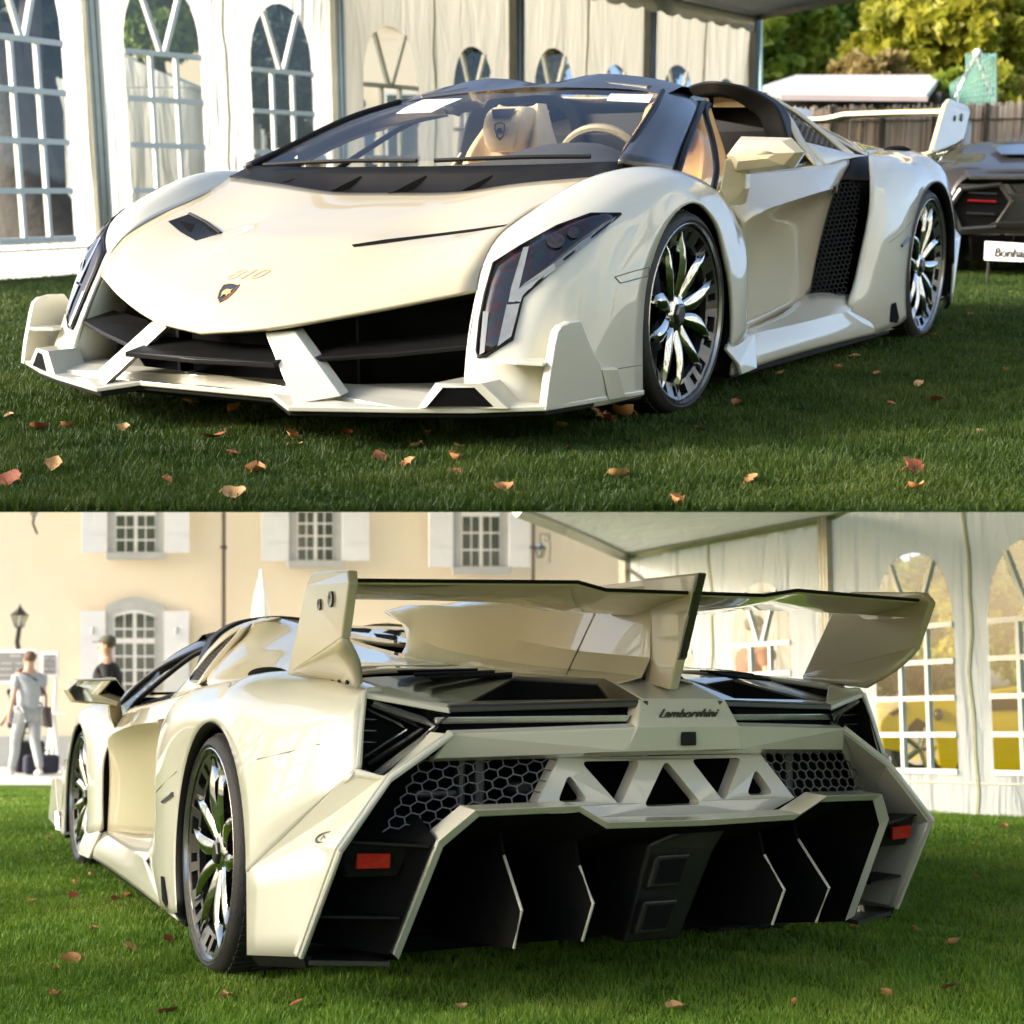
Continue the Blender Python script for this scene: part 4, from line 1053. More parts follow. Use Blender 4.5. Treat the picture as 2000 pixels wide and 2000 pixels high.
    dash = [[(.06, y, .765 - .02 * abs(y)), (-.10, y, .782 + b), (-.26, y, .792 + b * 1.6), (-.42, y, .775 + b * 1.8), (-.50, y, .70), (-.48, y, .45)] for y, b in
            ((-.73, -.03), (-.45, -.01), (-.15, -.01), (.12, 0), (.28, .030), (.40, .036), (.52, .028), (.70, -.02))]
    patch('dashboard', dash, mat('dash_grey', (.05, .047, .042), .6, noise=(60, (.065, .06, .055), 1)), car, nu=3, nv=3, thick=.01, ref=(-.2, 0, .4), angle=60)
    bm = bmesh.new(); c = V((-.56, .40, .765)); ax = V((-.90, 0, .42)).normalized(); a1 = V((0, 1, 0)); b1 = a1.cross(ax)
    tube(bm, [c + a1 * math.cos(t_) * .175 + b1 * math.sin(t_) * .16 for t_ in [i * math.pi / 18 for i in range(37)]], .016, 8)
    sw = finish('steering_wheel', bm, mat('wheel_leather', (.30, .26, .17), .5, noise=(30, (.25, .21, .14), 1)), car, smooth=True)
    slab('wheel_hub', [c + a1 * .06 + b1 * .05, c + a1 * .15 + b1 * .01, c + a1 * .06 - b1 * .05, c - a1 * .06 - b1 * .05, c - a1 * .15 + b1 * .01, c - a1 * .06 + b1 * .05], ax * -.03, BLACK, sw, bevel=.006)
    for y, lm in ((.38, TAN), (-.36, LEATHER)):
        st = bpy.data.objects.new('seat', None); link(st); st.parent = car; st.location = (-1.05, y, .25)
        patch('backrest', [
            [(.02, -.25, .05), (.10, -.20, .08), (.05, -.10, .07), (.05, .10, .07), (.10, .20, .08), (.02, .25, .05)],
            [(-.06, -.25, .30), (.06, -.19, .32), (-.02, -.10, .30), (-.02, .10, .30), (.06, .19, .32), (-.06, .25, .30)],
            [(-.14, -.235, .54), (-.04, -.18, .57), (-.09, -.09, .54), (-.09, .09, .54), (-.04, .18, .57), (-.14, .235, .54)],
            [(-.19, -.165, .69), (-.11, -.13, .70), (-.15, -.06, .68), (-.15, .06, .68), (-.11, .13, .70), (-.19, .165, .69)],
            [(-.23, -.11, .80), (-.18, -.095, .80), (-.20, -.05, .79), (-.20, .05, .79), (-.18, .095, .80), (-.23, .11, .80)]], lm, st, nu=4, nv=4, thick=.07, ref=(-.6, 0, .3), angle=60, bevel=.01)
        bm = bmesh.new()
        g = []
        for z, wd, dp in ((.60, .065, .03), (.63, .088, .055), (.70, .104, .065), (.76, .098, .06), (.785, .080, .04)):
            g.append([V((-.09 - (z - .58) * .30 + dp, -wd, z)), V((-.07 - (z - .58) * .30 + dp, -wd * .5, z)), V((-.07 - (z - .58) * .30 + dp, wd * .5, z)), V((-.09 - (z - .58) * .30 + dp, wd, z)), V((-.21 - (z - .58) * .3 - dp * .3, wd * .8, z)), V((-.21 - (z - .58) * .3 - dp * .3, -wd * .8, z))])
        vs = add_grid(bm, grid([r + [r[0]] for r in g], 2, 2)); bm.faces.new(vs[0][:-1]); bm.faces.new(vs[-1][:-1])
        hr = finish('headrest', bm, lm, st, smooth=True, bevel=.006)
        fill_poly('headrest_panel', [(-.062, -.060, .776), (-.062, .060, .776), (-.040, .040, .735), (-.040, -.040, .735)], BLACK, hr)
        shp = [V((-.028, a * .75, .685 + b * .75)) for a, b in shield_2d()]
        tubeo('headrest_emblem', shp + [shp[0]], .003, BLACK, hr, n=5)
        fill_poly('emblem_bull', [V((-.026, a * .8, .685 + b * .8)) for a, b in bull_2d()], BLACK, hr)
        patch('cushion', [[(.0, -.25, .10), (.05, -.15, .02), (.05, .15, .02), (.0, .25, .10)], [(.25, -.25, .12), (.25, -.15, .05), (.25, .15, .05), (.25, .25, .12)], [(.48, -.22, .10), (.50, -.14, .08), (.50, .14, .08), (.48, .22, .10)]], lm, st, nu=3, nv=3, thick=.08, ref=(.25, 0, -.5), angle=60)
        for q in (-1, 1):
            patch('seat_shell', [[(.05, .26 * q, .02), (-.10, .27 * q, .02)], [(-.03, .26 * q, .30), (-.16, .27 * q, .30)], [(-.12, .21 * q, .52), (-.22, .21 * q, .52)]], lm, st, nu=2, nv=3, thick=.02, ref=(0, 0, .3))
    return car
def shield_2d(): return [(-.031, .036), (-.012, .042), (.012, .042), (.031, .036), (.030, .004), (.018, -.030), (0, -.048), (-.018, -.030), (-.030, .004)]
def bull_2d(): return [(-.019, -.004), (-.016, .010), (-.004, .016), (.008, .012), (.018, .018), (.014, .006), (.020, -.004), (.012, -.010), (.010, -.022), (.004, -.010), (-.006, -.012), (-.012, -.024), (-.013, -.010)]
# painted windscreen reflections are added per car below
car_low, HOOD, FEN, DOOR, RF = build_car(LOW, 'cream roadster supercar seen from behind, big rear wing, on the lower lawn')
build_car_rear(car_low, RF)
car_low['group'] = 'cream roadster supercars'
car_high = copy_tree(car_low, matrix=HIGH)
car_high['label'] = 'cream roadster supercar seen from the front, black header and headlights, on the upper lawn'
# ================================================================== the two lawns and what stands round them
import numpy as np
rng = random.Random(7)
HF = V((-0.838059, -0.497975, 0)).normalized(); HR = V((-0.510725, 0.859744, 0)).normalized()
LF = V((0.896692, -0.425627, 0)).normalized(); LR = V((-0.42905, -0.90328, 0)).normalized()
HE, LE = V(EYE_F), V(EYE_R)
def ground_low(p):
    D = (V((p[0], p[1], 0)) - V((LE.x, LE.y, 0))).dot(LF)
    return -max(0.0, D - 8.5) * 0.040
def HP(a, b, z=0.0):      # upper stage: a to the right, b forward of the viewpoint
    p = V((HE.x, HE.y, 0)) + HR * a + HF * b; return V((p.x, p.y, z))
def LP(a, b, z=None):
    p = V((LE.x, LE.y, 0)) + LR * a + LF * b
    return V((p.x, p.y, ground_low(p) if z is None else z))
def soil_mat(name, c1, c2, c3, sc=2.0):
    m = mat(name, c1, .95, noise=(sc, c2, 1), spec=.1, bump=(90, .6))
    nt = m.node_tree; b = nt.nodes['Principled BSDF']
    nz = nt.nodes.new('ShaderNodeTexNoise'); nz.inputs['Scale'].default_value = 220; nz.inputs['Detail'].default_value = 3
    mx = nt.nodes.new('ShaderNodeMix'); mx.data_type = 'RGBA'; mx.inputs[7].default_value = (*c3, 1)
    tc = [n for n in nt.nodes if n.type == 'TEX_COORD'][0]
    src = b.inputs['Base Color'].links[0].from_socket
    nt.links.new(tc.outputs['Object'], nz.inputs['Vector']); nt.links.new(nz.outputs['Fac'], mx.inputs[0]); nt.links.new(src, mx.inputs[6]); nt.links.new(mx.outputs[2], b.inputs['Base Color'])
    return m
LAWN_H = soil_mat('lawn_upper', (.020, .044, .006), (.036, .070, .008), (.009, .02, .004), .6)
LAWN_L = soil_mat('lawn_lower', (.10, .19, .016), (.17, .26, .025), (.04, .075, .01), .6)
def add_sheet(name, P, stage, m, label=None):
    bm = bmesh.new()
    add_grid(bm, P)
    o = finish(name, bm, m, stage=stage, ref=(0, 0, -50)); o['kind'] = 'structure'
    return o
# upper lawn: its near edge is where the terrace ends, above the lower lawn
n0, n1 = hi(-260, 1000, z=0), hi(2260, 1000, z=0)
edge = [n0.lerp(n1, k / 8) for k in range(9)]
dep = [0, .6, 1.5, 3, 5, 8, 12, 18, 27]
rows = []
for dd in dep:
    rows.append([V((p.x, p.y, 0)) + HF * dd + HR * ((k - 4) / 4 * dd * (.40 if k < 4 else .40) + (min(dd, 1.5) * 3.4 if k == 8 else 0)) for k, p in enumerate(edge)])
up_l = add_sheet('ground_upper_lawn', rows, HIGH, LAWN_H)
bm = bmesh.new()                       # turf thickness, undercut so that only the lawn's edge shows
under = [[p + V((0, 0, -.06)) + (HF * .42 if i == 0 else V((0, 0, 0))) for p in r] for i, r in enumerate(rows)]
add_grid(bm, under)
a = [bm.verts.new(p + V((0, 0, -.0005))) for p in rows[0]]; b = [bm.verts.new(p) for p in under[0]]
for i in range(8): bm.faces.new((a[i], a[i + 1], b[i + 1], b[i]))
ter = finish('ground_upper_terrace', bm, mat('terrace_bounce_white', (.78, .77, .72), .9, noise=(3, (.74, .73, .68), 1)), stage=HIGH); ter['kind'] = 'structure'  # unseen underside made pale to bounce light onto the lower stage
# lower lawn, then the pale courtyard beyond it
xs = [-9, -6, -4, -2, 0, 2, 4, 7, 12]
bs = [1.2, 2.5, 4, 6, 8.5, 10, 12, 14, 16.6]
low_l = add_sheet('ground_lower_lawn', [[LP(a * (1 + b / 9) * .8, b) for a in xs] for b in bs], LOW, LAWN_L)
PAVE = mat('courtyard_gravel', (.62, .60, .55), .95, noise=(2.5, (.70, .68, .63), 1), bump=(60, .4), spec=.1)
add_sheet('courtyard', [[LP(a * (1 + b / 9) * .8, b, (-.040 * (b - 8.5)) - .002) for a in xs] for b in (16.4, 22, 30)], LOW, PAVE)
add_sheet('ground', [[V((x, y, -2.2)) for x in (-60, 0, 60)] for y in (-60, 0, 60)], LOW, mat('far_ground', (.10, .14, .04), .95, noise=(.3, (.16, .19, .07), 1)))

def grass(name, area, n, stage, cols, zf, hmin=.016, hmax=.034, seed=1, excl=None):
    """one triangle per blade, denser near the viewpoint; area(rand a, rand b) -> points"""
    r = np.random.default_rng(seed)
    P = area(r, n); n = len(P)
    ang = r.uniform(0, 2 * np.pi, n); h = r.uniform(hmin, hmax, n); w = r.uniform(.0010, .0021, n) * (1 + P[:, 3] * .10)
    h *= .75 + .35 * np.sin(P[:, 0] * 9 + 2 * np.sin(P[:, 1] * 7)) * np.sin(P[:, 1] * 11 + 1.7 * np.sin(P[:, 0] * 5)) + .15 * np.sin(P[:, 0] * 31) * np.sin(P[:, 1] * 27)
    lean = r.uniform(.1, .95, n) * h; la = r.uniform(0, 2 * np.pi, n)
    v = np.empty((n, 3, 3))
    base = P[:, :3]
    v[:, 0] = base + np.stack([np.cos(ang) * w, np.sin(ang) * w, np.zeros(n) - .002], 1)
    v[:, 1] = base - np.stack([np.cos(ang) * w, np.sin(ang) * w, np.zeros(n) + .002], 1)
    v[:, 2] = base + np.stack([np.cos(la) * lean, np.sin(la) * lean, h], 1)
    me = bpy.data.meshes.new(name)
    me.vertices.add(n * 3); me.vertices.foreach_set('co', v.astype(np.float32).ravel())
    me.loops.add(n * 3); me.loops.foreach_set('vertex_index', np.arange(n * 3, dtype=np.int32))
    me.polygons.add(n); me.polygons.foreach_set('loop_start', np.arange(0, n * 3, 3, dtype=np.int32))
    me.polygons.foreach_set('loop_total', np.full(n, 3, dtype=np.int32)) if bpy.app.version < (4, 1, 0) else None
    me.update(calc_edges=True); me.validate()
    m = bpy.data.materials.new(name + '_blades'); m.use_nodes = True; nt = m.node_tree; b = nt.nodes['Principled BSDF']
    geo = nt.nodes.new('ShaderNodeNewGeometry'); rp = nt.nodes.new('ShaderNodeValToRGB'); el = rp.color_ramp.elements
    el[0].color = (*cols[0], 1); el[1].color = (*cols[-1], 1)
    for k, c in enumerate(cols[1:-1]): e = el.new((k + 1) / (len(cols) - 1)); e.color = (*c, 1)
    out = nt.nodes['Material Output']; tr = nt.nodes.new('ShaderNodeBsdfTranslucent'); mx = nt.nodes.new('ShaderNodeMixShader'); mx.inputs[0].default_value = .25
    tcn = nt.nodes.new('ShaderNodeTexCoord'); nz = nt.nodes.new('ShaderNodeTexNoise'); nz.inputs['Scale'].default_value = 1.7; nz.inputs['Detail'].default_value = 5
    ad = nt.nodes.new('ShaderNodeMath'); ad.operation = 'MULTIPLY_ADD'; ad.inputs[1].default_value = .5
    mr = nt.nodes.new('ShaderNodeMapRange'); mr.inputs[1].default_value = .3; mr.inputs[2].default_value = .7; mr.inputs[3].default_value = 0; mr.inputs[4].default_value = .5
    nt.links.new(tcn.outputs['Object'], nz.inputs['Vector']); nt.links.new(nz.outputs['Fac'], mr.inputs[0])
    nt.links.new(geo.outputs['Random Per Island'], ad.inputs[0]); nt.links.new(mr.outputs[0], ad.inputs[2]); nt.links.new(ad.outputs[0], rp.inputs['Fac'])
    nt.links.new(rp.outputs['Color'], b.inputs['Base Color']); nt.links.new(rp.outputs['Color'], tr.inputs['Color'])
    nt.links.new(b.outputs[0], mx.inputs[1]); nt.links.new(tr.outputs[0], mx.inputs[2]); nt.links.new(mx.outputs[0], out.inputs['Surface'])
    b.inputs['Roughness'].default_value = .5; b.inputs['Specular IOR Level'].default_value = .3
    o = new_obj(name, me, m, stage=stage); return tag(o, kind='stuff')
def frustum_area(E, F_, R_, d0, d1, half0, zf, dens_pow=1.0, skew=0.0):
    def f(r, n):
        u = r.uniform(0, 1, n)
        # depth distributed so that density falls off with distance
        d = d0 * (d1 / d0) ** (u ** dens_pow)
        a = r.uniform(-1, 1, n) * (half0 * d)
        x = E.x + R_.x * a + F_.x * d; y = E.y + R_.y * a + F_.y * d
        z = np.where(d > 8.5, -(d - 8.5) * .040, 0) if zf else np.zeros(n)
        return np.stack([x, y, z, d], 1)
    return f
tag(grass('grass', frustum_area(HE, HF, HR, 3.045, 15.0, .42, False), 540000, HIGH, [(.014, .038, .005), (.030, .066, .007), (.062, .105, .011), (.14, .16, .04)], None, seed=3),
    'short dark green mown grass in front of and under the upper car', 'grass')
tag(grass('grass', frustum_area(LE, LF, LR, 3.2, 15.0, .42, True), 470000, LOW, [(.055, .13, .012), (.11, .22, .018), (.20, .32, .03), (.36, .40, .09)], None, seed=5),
    'short bright green mown grass around and behind the lower car', 'grass')
# ------------------------------------------------------------------ fallen leaves, each one by itself
LEAFM = [mat('dry_leaf_orange', (.42, .16, .045), .7, noise=(25, (.52, .26, .10), 1)), mat('dry_leaf_tan', (.50, .27, .10), .7, noise=(25, (.56, .36, .16), 1)),
         mat('dry_leaf_rust', (.28, .075, .03), .7, noise=(25, (.36, .12, .05), 1))]
def leaf_mesh(k, m):
    r = random.Random(40 + k); bm = bmesh.new(); n = 7; rows = []
    L_, W = .060, .026 + .008 * r.random(); curl = r.uniform(.3, 1.0)
    for i in range(n):
        t = i / (n - 1); w = W * math.sin(math.pi * min(1, t * .93 + .05)) ** .8 * (1 + .18 * math.sin(9 * t + k))
        z = .010 + .018 * curl * (t - .5) ** 2 * 4
        rows.append([V((L_ * (t - .5), -w, z + .012 * curl)), V((L_ * (t - .5), -w * .5, z + .004)), V((L_ * (t - .5), 0, z)), V((L_ * (t - .5), w * .5, z + .005)), V((L_ * (t - .5), w, z + .016 * curl))])
    add_grid(bm, rows)
    tube(bm, [V((-L_ * .5, 0, .028)), V((-L_ * .62, .003, .02)), V((-L_ * .72, .002, .012))], .0012, 4)
    for f in bm.faces: f.smooth = True
    me = bpy.data.meshes.new('fallen_leaf'); bm.to_mesh(me); bm.free(); me.materials.append(m); return me
LEAVES = [leaf_mesh(k, LEAFM[k % 3]) for k in range(9)]
TINT = ['orange', 'tan', 'rust brown']
def put_leaf(stage, p, k, size, label, group):
    o = bpy.data.objects.new('fallen_leaf', LEAVES[k % 9]); link(o)
    o.matrix_world = stage @ Matrix.Translation(p + V((0, 0, rng.uniform(.0, .014)))) @ Matrix.Rotation(rng.uniform(0, 6.28), 4, 'Z') @ Matrix.Rotation(rng.uniform(-.8, .8), 4, 'X') @ Matrix.Diagonal((size, size * rng.uniform(.8, 1.2), size, 1))
    tag(o, ' '.join(label.split()[:16]), 'leaf', group)
UL = [(20, 793, 1, 'near the left edge, level with the splitter'), (75, 818, 1.2, 'upright, left foreground'), (132, 810, 1, 'right of the upright leaf'), (235, 815, .9, 'below the splitter\'s left notch'),
      (405, 838, 1.5, 'dark curled one below the splitter centre'), (450, 788, 1.5, 'in the shade just under the splitter'), (358, 768, 1.4, 'half hidden in the shadow under the splitter'), (438, 860, .8, 'just below the dark curled leaf'),
      (545, 832, 1.1, 'below the left strut foot'), (560, 852, .9, 'small one under the strut-foot leaf'), (658, 825, .7, 'below the centre of the splitter'), (482, 898, 1.1, 'plump one in the centre-left foreground'),
      (110, 888, 1.1, 'flat one in the left foreground'), (25, 918, 1.5, 'large one at the left edge of the foreground'), (315, 915, .9, 'pale one near the front edge'), (445, 950, 1.2, 'at the very front edge'),
      (715, 872, .9, 'dark small one in the middle foreground'), (775, 883, .9, 'upright in the middle foreground'), (788, 853, 1, 'left of the pair in the middle foreground'), (810, 825, .7, 'small one under the splitter lip'),
      (852, 873, 1, 'right of the pair in the middle foreground'), (866, 850, .8, 'above the pair in the middle foreground'), (858, 897, .9, 'below the pair in the middle foreground'), (950, 937, 1, 'front edge, under the brake duct'),
      (985, 941, .6, 'tiny one at the front edge'), (1080, 855, .9, 'below the right end of the splitter'), (1058, 812, .8, 'just off the splitter corner'), (1120, 793, 1.5, 'left of the cluster by the front wheel'),
      (1145, 803, 1.5, 'middle of the cluster by the front wheel'), (1172, 797, 1.5, 'right of the cluster by the front wheel'), (1245, 768, 1.5, 'touching the front tyre'), (1240, 940, .7, 'small one at the front edge, right of centre'),
      (1267, 957, 1.2, 'cut by the front edge, right of centre'), (1170, 905, 1.2, 'flat one right of centre in the foreground'), (1318, 818, .8, 'below the front tyre'), (1420, 915, .8, 'right foreground, small'),
      (1475, 712, 1.1, 'by the sill winglet'), (1390, 765, .8, 'behind the front tyre'), (1580, 700, 1.0, 'below the middle of the sill'), (1612, 680, .9, 'nearer the sill than its neighbour'), (1655, 712, .7, 'off the sill towards the rear'),
      (1630, 655, .7, 'close under the sill'), (1735, 730, .8, 'right of the sill leaves'), (1765, 765, 1.0, 'right side, out on the open grass'), (1830, 600, 1.3, 'beyond the rear tyre'), (1755, 637, 1.3, 'touching the rear tyre'),
      (1715, 900, 1.3, 'large one in the right foreground'), (1730, 938, .9, 'under the large one in the right foreground'), (1850, 820, .6, 'far right, small'), (1680, 770, .6, 'right of the front wheel, small'), (1895, 702, .7, 'far right edge')]
LL_ = [(88, 1588, 1.4, 'far left beside the front wheel'), (135, 1695, 1.2, 'behind the front wheel'), (140, 1672, 1.0, 'closest behind the front wheel'), (172, 1655, 1.0, 'under the sill winglet'), (215, 1700, 1.0, 'left of the sill'),
       (235, 1696, 1.2, 'beside the sill, right of another'), (60, 1710, .9, 'at the left edge'), (315, 1780, 1.3, 'beside the rear wheel'), (130, 1820, 1.6, 'flat tan one in the left foreground'), (240, 1795, 1.3, 'dark flat one left of the rear wheel'),
       (175, 1760, .9, 'between the sill and the left edge'), (105, 1835, .6, 'small one left foreground'), (425, 1890, 1.1, 'in front of the rear tyre, lower edge'), (320, 1917, 1.5, 'large orange one at the bottom edge'), (100, 1890, 1.0, 'rust one bottom left'),
       (1805, 1790, 1.6, 'bright one right of the car'), (1795, 1872, 1.5, 'bright one in the right foreground'), (1670, 1885, 1.0, 'small one in the right foreground'), (1275, 1915, 1.5, 'at the bottom edge, centre right'), (1612, 1755, .7, 'under the bumper corner'),
       (1722, 1762, .8, 'right of the bumper corner'), (1840, 1660, .9, 'right edge, further back'), (1840, 1600, 1.1, 'right edge, back by the tent'), (1895, 1560, 1.2, 'right edge, nearest the tent wall'), (870, 1905, .8, 'bottom edge, centre'),
       (560, 1905, .8, 'bottom edge, left of centre'), (1500, 1900, .7, 'bottom edge, right of centre')]
for i, (x, y, s, w) in enumerate(UL):
    put_leaf(HIGH, hi(x * 1.0352, y * 1.0352, z=0), i * 4 + 1, s * .74, '%s dry leaf on the upper lawn, %s' % (TINT[(i * 4 + 1) % 9 % 3], w), 'fallen leaves on the upper lawn')
for i, (x, y, s, w) in enumerate(LL_):
    p = lo(x * 1.0352, y * 1.0352, z=0)
    k = i * 4 + 1
    if (p - LE).length < 3.3: pass
    put_leaf(LOW, V((p.x, p.y, ground_low(p))), k, s * .62, '%s dry leaf on the lower lawn, %s' % (TINT[k % 9 % 3], w), 'fallen leaves on the lower lawn')

# ------------------------------------------------------------------ tents
def cloth_mat(name, col, trans, fold=.16):
    m = mat(name, col, .75, noise=(2.0, tuple(c * .93 for c in col), 1), bump=(3.0, .35)); nt = m.node_tree; b = nt.nodes['Principled BSDF']; out = nt.nodes['Material Output']
    tr = nt.nodes.new('ShaderNodeBsdfTranslucent'); tr.inputs[0].default_value = (*col, 1); mx = nt.nodes.new('ShaderNodeMixShader'); mx.inputs[0].default_value = trans
    tc = [n for n in nt.nodes if n.type == 'TEX_COORD'][0]; mp = nt.nodes.new('ShaderNodeMapping'); mp.inputs['Scale'].default_value = (2.2, 2.2, .35)
    nz = nt.nodes.new('ShaderNodeTexNoise'); nz.inputs['Scale'].default_value = 2.0; nz.inputs['Detail'].default_value = 3; nz.inputs['Distortion'].default_value = .8
    bp = nt.nodes.new('ShaderNodeBump'); bp.inputs['Strength'].default_value = 1.0; bp.inputs['Distance'].default_value = fold
    nt.links.new(tc.outputs['Object'], mp.inputs[0]); nt.links.new(mp.outputs[0], nz.inputs['Vector']); nt.links.new(nz.outputs['Fac'], bp.inputs['Height']); nt.links.new(bp.outputs['Normal'], b.inputs['Normal']); nt.links.new(bp.outputs['Normal'], tr.inputs['Normal'])
    nt.links.new(b.outputs[0], mx.inputs[1]); nt.links.new(tr.outputs[0], mx.inputs[2]); nt.links.new(mx.outputs[0], out.inputs['Surface'])
    return m
CLOTH = cloth_mat('tent_cloth', (.90, .90, .86), .55)
CLOTHS = cloth_mat('tent_cloth_heavy', (.86, .86, .82), .22)
CLOTHD = cloth_mat('tent_cloth_shaded', (.54, .53, .46), .5, .06)  # shade inside the far bays, put into the cloth colour
ROOFC = cloth_mat('tent_roof_cloth', (.90, .90, .84), .6, .02)
ALU = mat('aluminium', (.42, .41, .34), .35, metal=.7, noise=(6, (.34, .33, .27), 1))
ALUD = mat('dark_aluminium', (.16, .155, .13), .4, metal=.6, noise=(6, (.12, .115, .1), 1))
BAR = mat('window_bar_white', (.80, .80, .76), .5, noise=(5, (.74, .74, .70), 1))
PVC = glassy('clear_pvc', (.93, .95, .93), .9, .05, 1.45)
def arch_outline(c, w, z0, zs, zt, n=14):
    """half-widths w round centre c; straight up to zs, then an arch to zt"""
    pts = [(c - w, z0), (c + w, z0)]
    for k in range(n + 1):
        a = math.pi * k / n
        pts.append((c + w * math.cos(a), zs + (zt - zs) * math.sin(a) ** .85))
    return pts
def tent_bay(tent, P0, P1, h0, h1, g0, g1, wins, cloth, seam=None, fold=.02, barm=None):
    """wall from post foot P0 to P1 (stage points at z=ground), with arched windows; wins: (centre 0..1, halfwidth m, z0, zs, zt)"""
    barm = barm or BAR
    d = V((P1.x - P0.x, P1.y - P0.y, 0)); L = d.length; d.normalize(); nrm = V((-d.y, d.x, 0))
    loops = [[(0.06, 0), (L - .06, 0), (L - .06, h1), (.06, h0)]]
    W = []
    for (c, w, z0, zs, zt) in wins:
        loops.append(arch_outline(c * L, w, z0, zs, zt)); W.append((c * L, w, z0, zs, zt))
    def pos(a, z): 
        g = g0 + (g1 - g0) * a / L
        return V((P0.x, P0.y, 0)) + d * a + V((0, 0, g + z)) + nrm * fold * math.sin(a * 9 + z * .6) * .4
    tri = tessellate_polygon([[V((a, b, 0)) for a, b in lp] for lp in loops])
    flat = [p for lp in loops for p in lp]
    bm = bmesh.new(); vs = [bm.verts.new((a, b, 0)) for a, b in flat]
    for t in tri:
        try: bm.faces.new([vs[i] for i in t])
        except ValueError: pass
    # slice vertically so that the cloth can fold
    for k in range(1, int(L / .16)):
        bmesh.ops.bisect_plane(bm, geom=bm.verts[:] + bm.edges[:] + bm.faces[:], plane_co=(k * .16, 0, 0), plane_no=(1, 0, 0))
    for v in bm.verts: v.co = pos(v.co.x, v.co.y)
    finish('wall_panel', bm, cloth, tent, thick=.0, smooth=True, merge=0)
    for (c, w, z0, zs, zt) in W:
        o = [pos(a, b) + nrm * .0 for a, b in arch_outline(c, w, z0, zs, zt)]
        pn = fill_poly('window_pane', o, PVC, tent)
        bm = bmesh.new()
        def bar(a, b, t=None):
            t = w * .052 * (t or 1)
            pa, pb = pos(*a) - nrm * .022, pos(*b) - nrm * .022
            dd = (pb - pa).normalized(); c_ = dd.cross(nrm).normalized() * t
            prism(bm, [pa - c_, pa + c_, pb + c_, pb - c_], nrm * .044)
        n = 4
        for k in range(0, n + 1):
            z = z0 + (zs - z0) * k / n; bar((c - w, z), (c + w, z))
        bar((c - w / 3, z0), (c - w / 3, zs), .8); bar((c + w / 3, z0), (c + w / 3, zs), .8)
        for q in (-1, 1):
            a = R(90 - 33 * q); bar((c + .02 * q, zs), (c + w * math.cos(a), zs + (zt - zs) * math.sin(a) ** .85), .9)
        finish('glazing_bar', bm, barm, pn, merge=0)
    sx = (wins[0][0] * L + wins[0][1] + wins[1][0] * L - wins[1][1]) / 2
    sm = [pos(sx + .015 * math.sin(z * 5) + .01 * math.sin(z * 11), z) - nrm * .006 for z in [h0 * i / 16 for i in range(17)]]
    tubeo('wall_seam', sm, .014, mat('seam_olive', (.42, .43, .28), .8, noise=(6, (.50, .50, .36), 1)), tent, n=5)
    tubeo('skirt_hem', [pos(.06, .22), pos(L - .06, .22)], .008, mat('hem_cream', (.62, .62, .52), .8, noise=(6, (.55, .55, .46), 1)), tent, n=5)
    return pos
def post(tent, foot, top, m, w=.07):
    bm = bmesh.new(); f, t = V(foot), V(top)
    a = V((w, 0, 0)); b = V((0, w * .8, 0))
    prism(bm, [f - a - b, f + a - b, f + a + b, f - a + b], t - f)
    for q in (-1, 1):                      # keder grooves
        prism(bm, [f + a * .35 * q - b * 1.15, f + a * .55 * q - b * 1.15, f + a * .55 * q - b, f + a * .35 * q - b], t - f)
        prism(bm, [f + a * .35 * q + b * 1.15, f + a * .55 * q + b * 1.15, f + a * .55 * q + b, f + a * .35 * q + b], t - f)
    finish('post', bm, m, tent, bevel=.004)
# ---- upper tent: side wall running away from the left
tu = thing('tent', 'white party tent with arched clear windows behind the upper car', 'tent', HIGH)
xs_ = [-330, 203, 668, 1005, 1257, 1455]
Ds = [9.75, 12.2, 14.5, 16.8, 19.1, 21.4]
feet = []
for x, D in zip(xs_, Ds):
    p = hi(x, 520, d=D); feet.append(V((p.x, p.y, 0)))
EH = 3.07
def hrow(x, row, D): return hi(x, row, d=D).z
for i in range(5):
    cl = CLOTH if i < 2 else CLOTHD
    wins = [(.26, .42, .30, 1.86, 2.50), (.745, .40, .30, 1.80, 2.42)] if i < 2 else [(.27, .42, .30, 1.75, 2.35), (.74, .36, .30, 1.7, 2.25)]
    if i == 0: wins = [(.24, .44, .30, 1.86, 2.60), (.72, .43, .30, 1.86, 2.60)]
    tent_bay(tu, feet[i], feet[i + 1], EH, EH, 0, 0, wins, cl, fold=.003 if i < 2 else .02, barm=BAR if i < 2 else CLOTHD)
for i, f in enumerate(feet):
    lean = HR * (-.06 * (xs_[i] - 1000) / 2750 * 3.2 * .0)
    post(tu, f, f + V((0, 0, EH + .12)) + lean, ALU if i < 3 else ALUD, .075 if i < 3 else .10)
# eave rail, scalloped valance, roof slope seen from below
bm = bmesh.new(); tube(bm, [f + V((0, 0, EH + .08)) for f in feet], .05, 4); finish('eave_rail', bm, ALUD, tu)
bm = bmesh.new()
dd = (feet[-1] - feet[1]).normalized(); nn = V((-dd.y, dd.x, 0))
if nn.dot(HE - feet[2]) < 0: nn = -nn
L_ = (feet[-1] - feet[0]).length; n = 90; prev = None
for k in range(n + 1):
    p = feet[0].lerp(feet[-1], k / n) + nn * .06
    z0 = EH - .10 - .05 * abs(math.sin(k * math.pi / 3))
    a, b = bm.verts.new(p + V((0, 0, EH + .06))), bm.verts.new(V((p.x, p.y, z0)))
    if prev: bm.faces.new((prev[0], a, b, prev[1]))
    prev = (a, b)
finish('valance', bm, CLOTHD, tu, thick=.003)
r0 = feet[2] + V((0, 0, EH + .1)); r1 = feet[5] + V((0, 0, EH + .1))
ri1 = hi(1700, -60, d=15.5); ri0 = hi(1000, -260, d=11.5)
gable = hi(2138, -105, d=16.5)
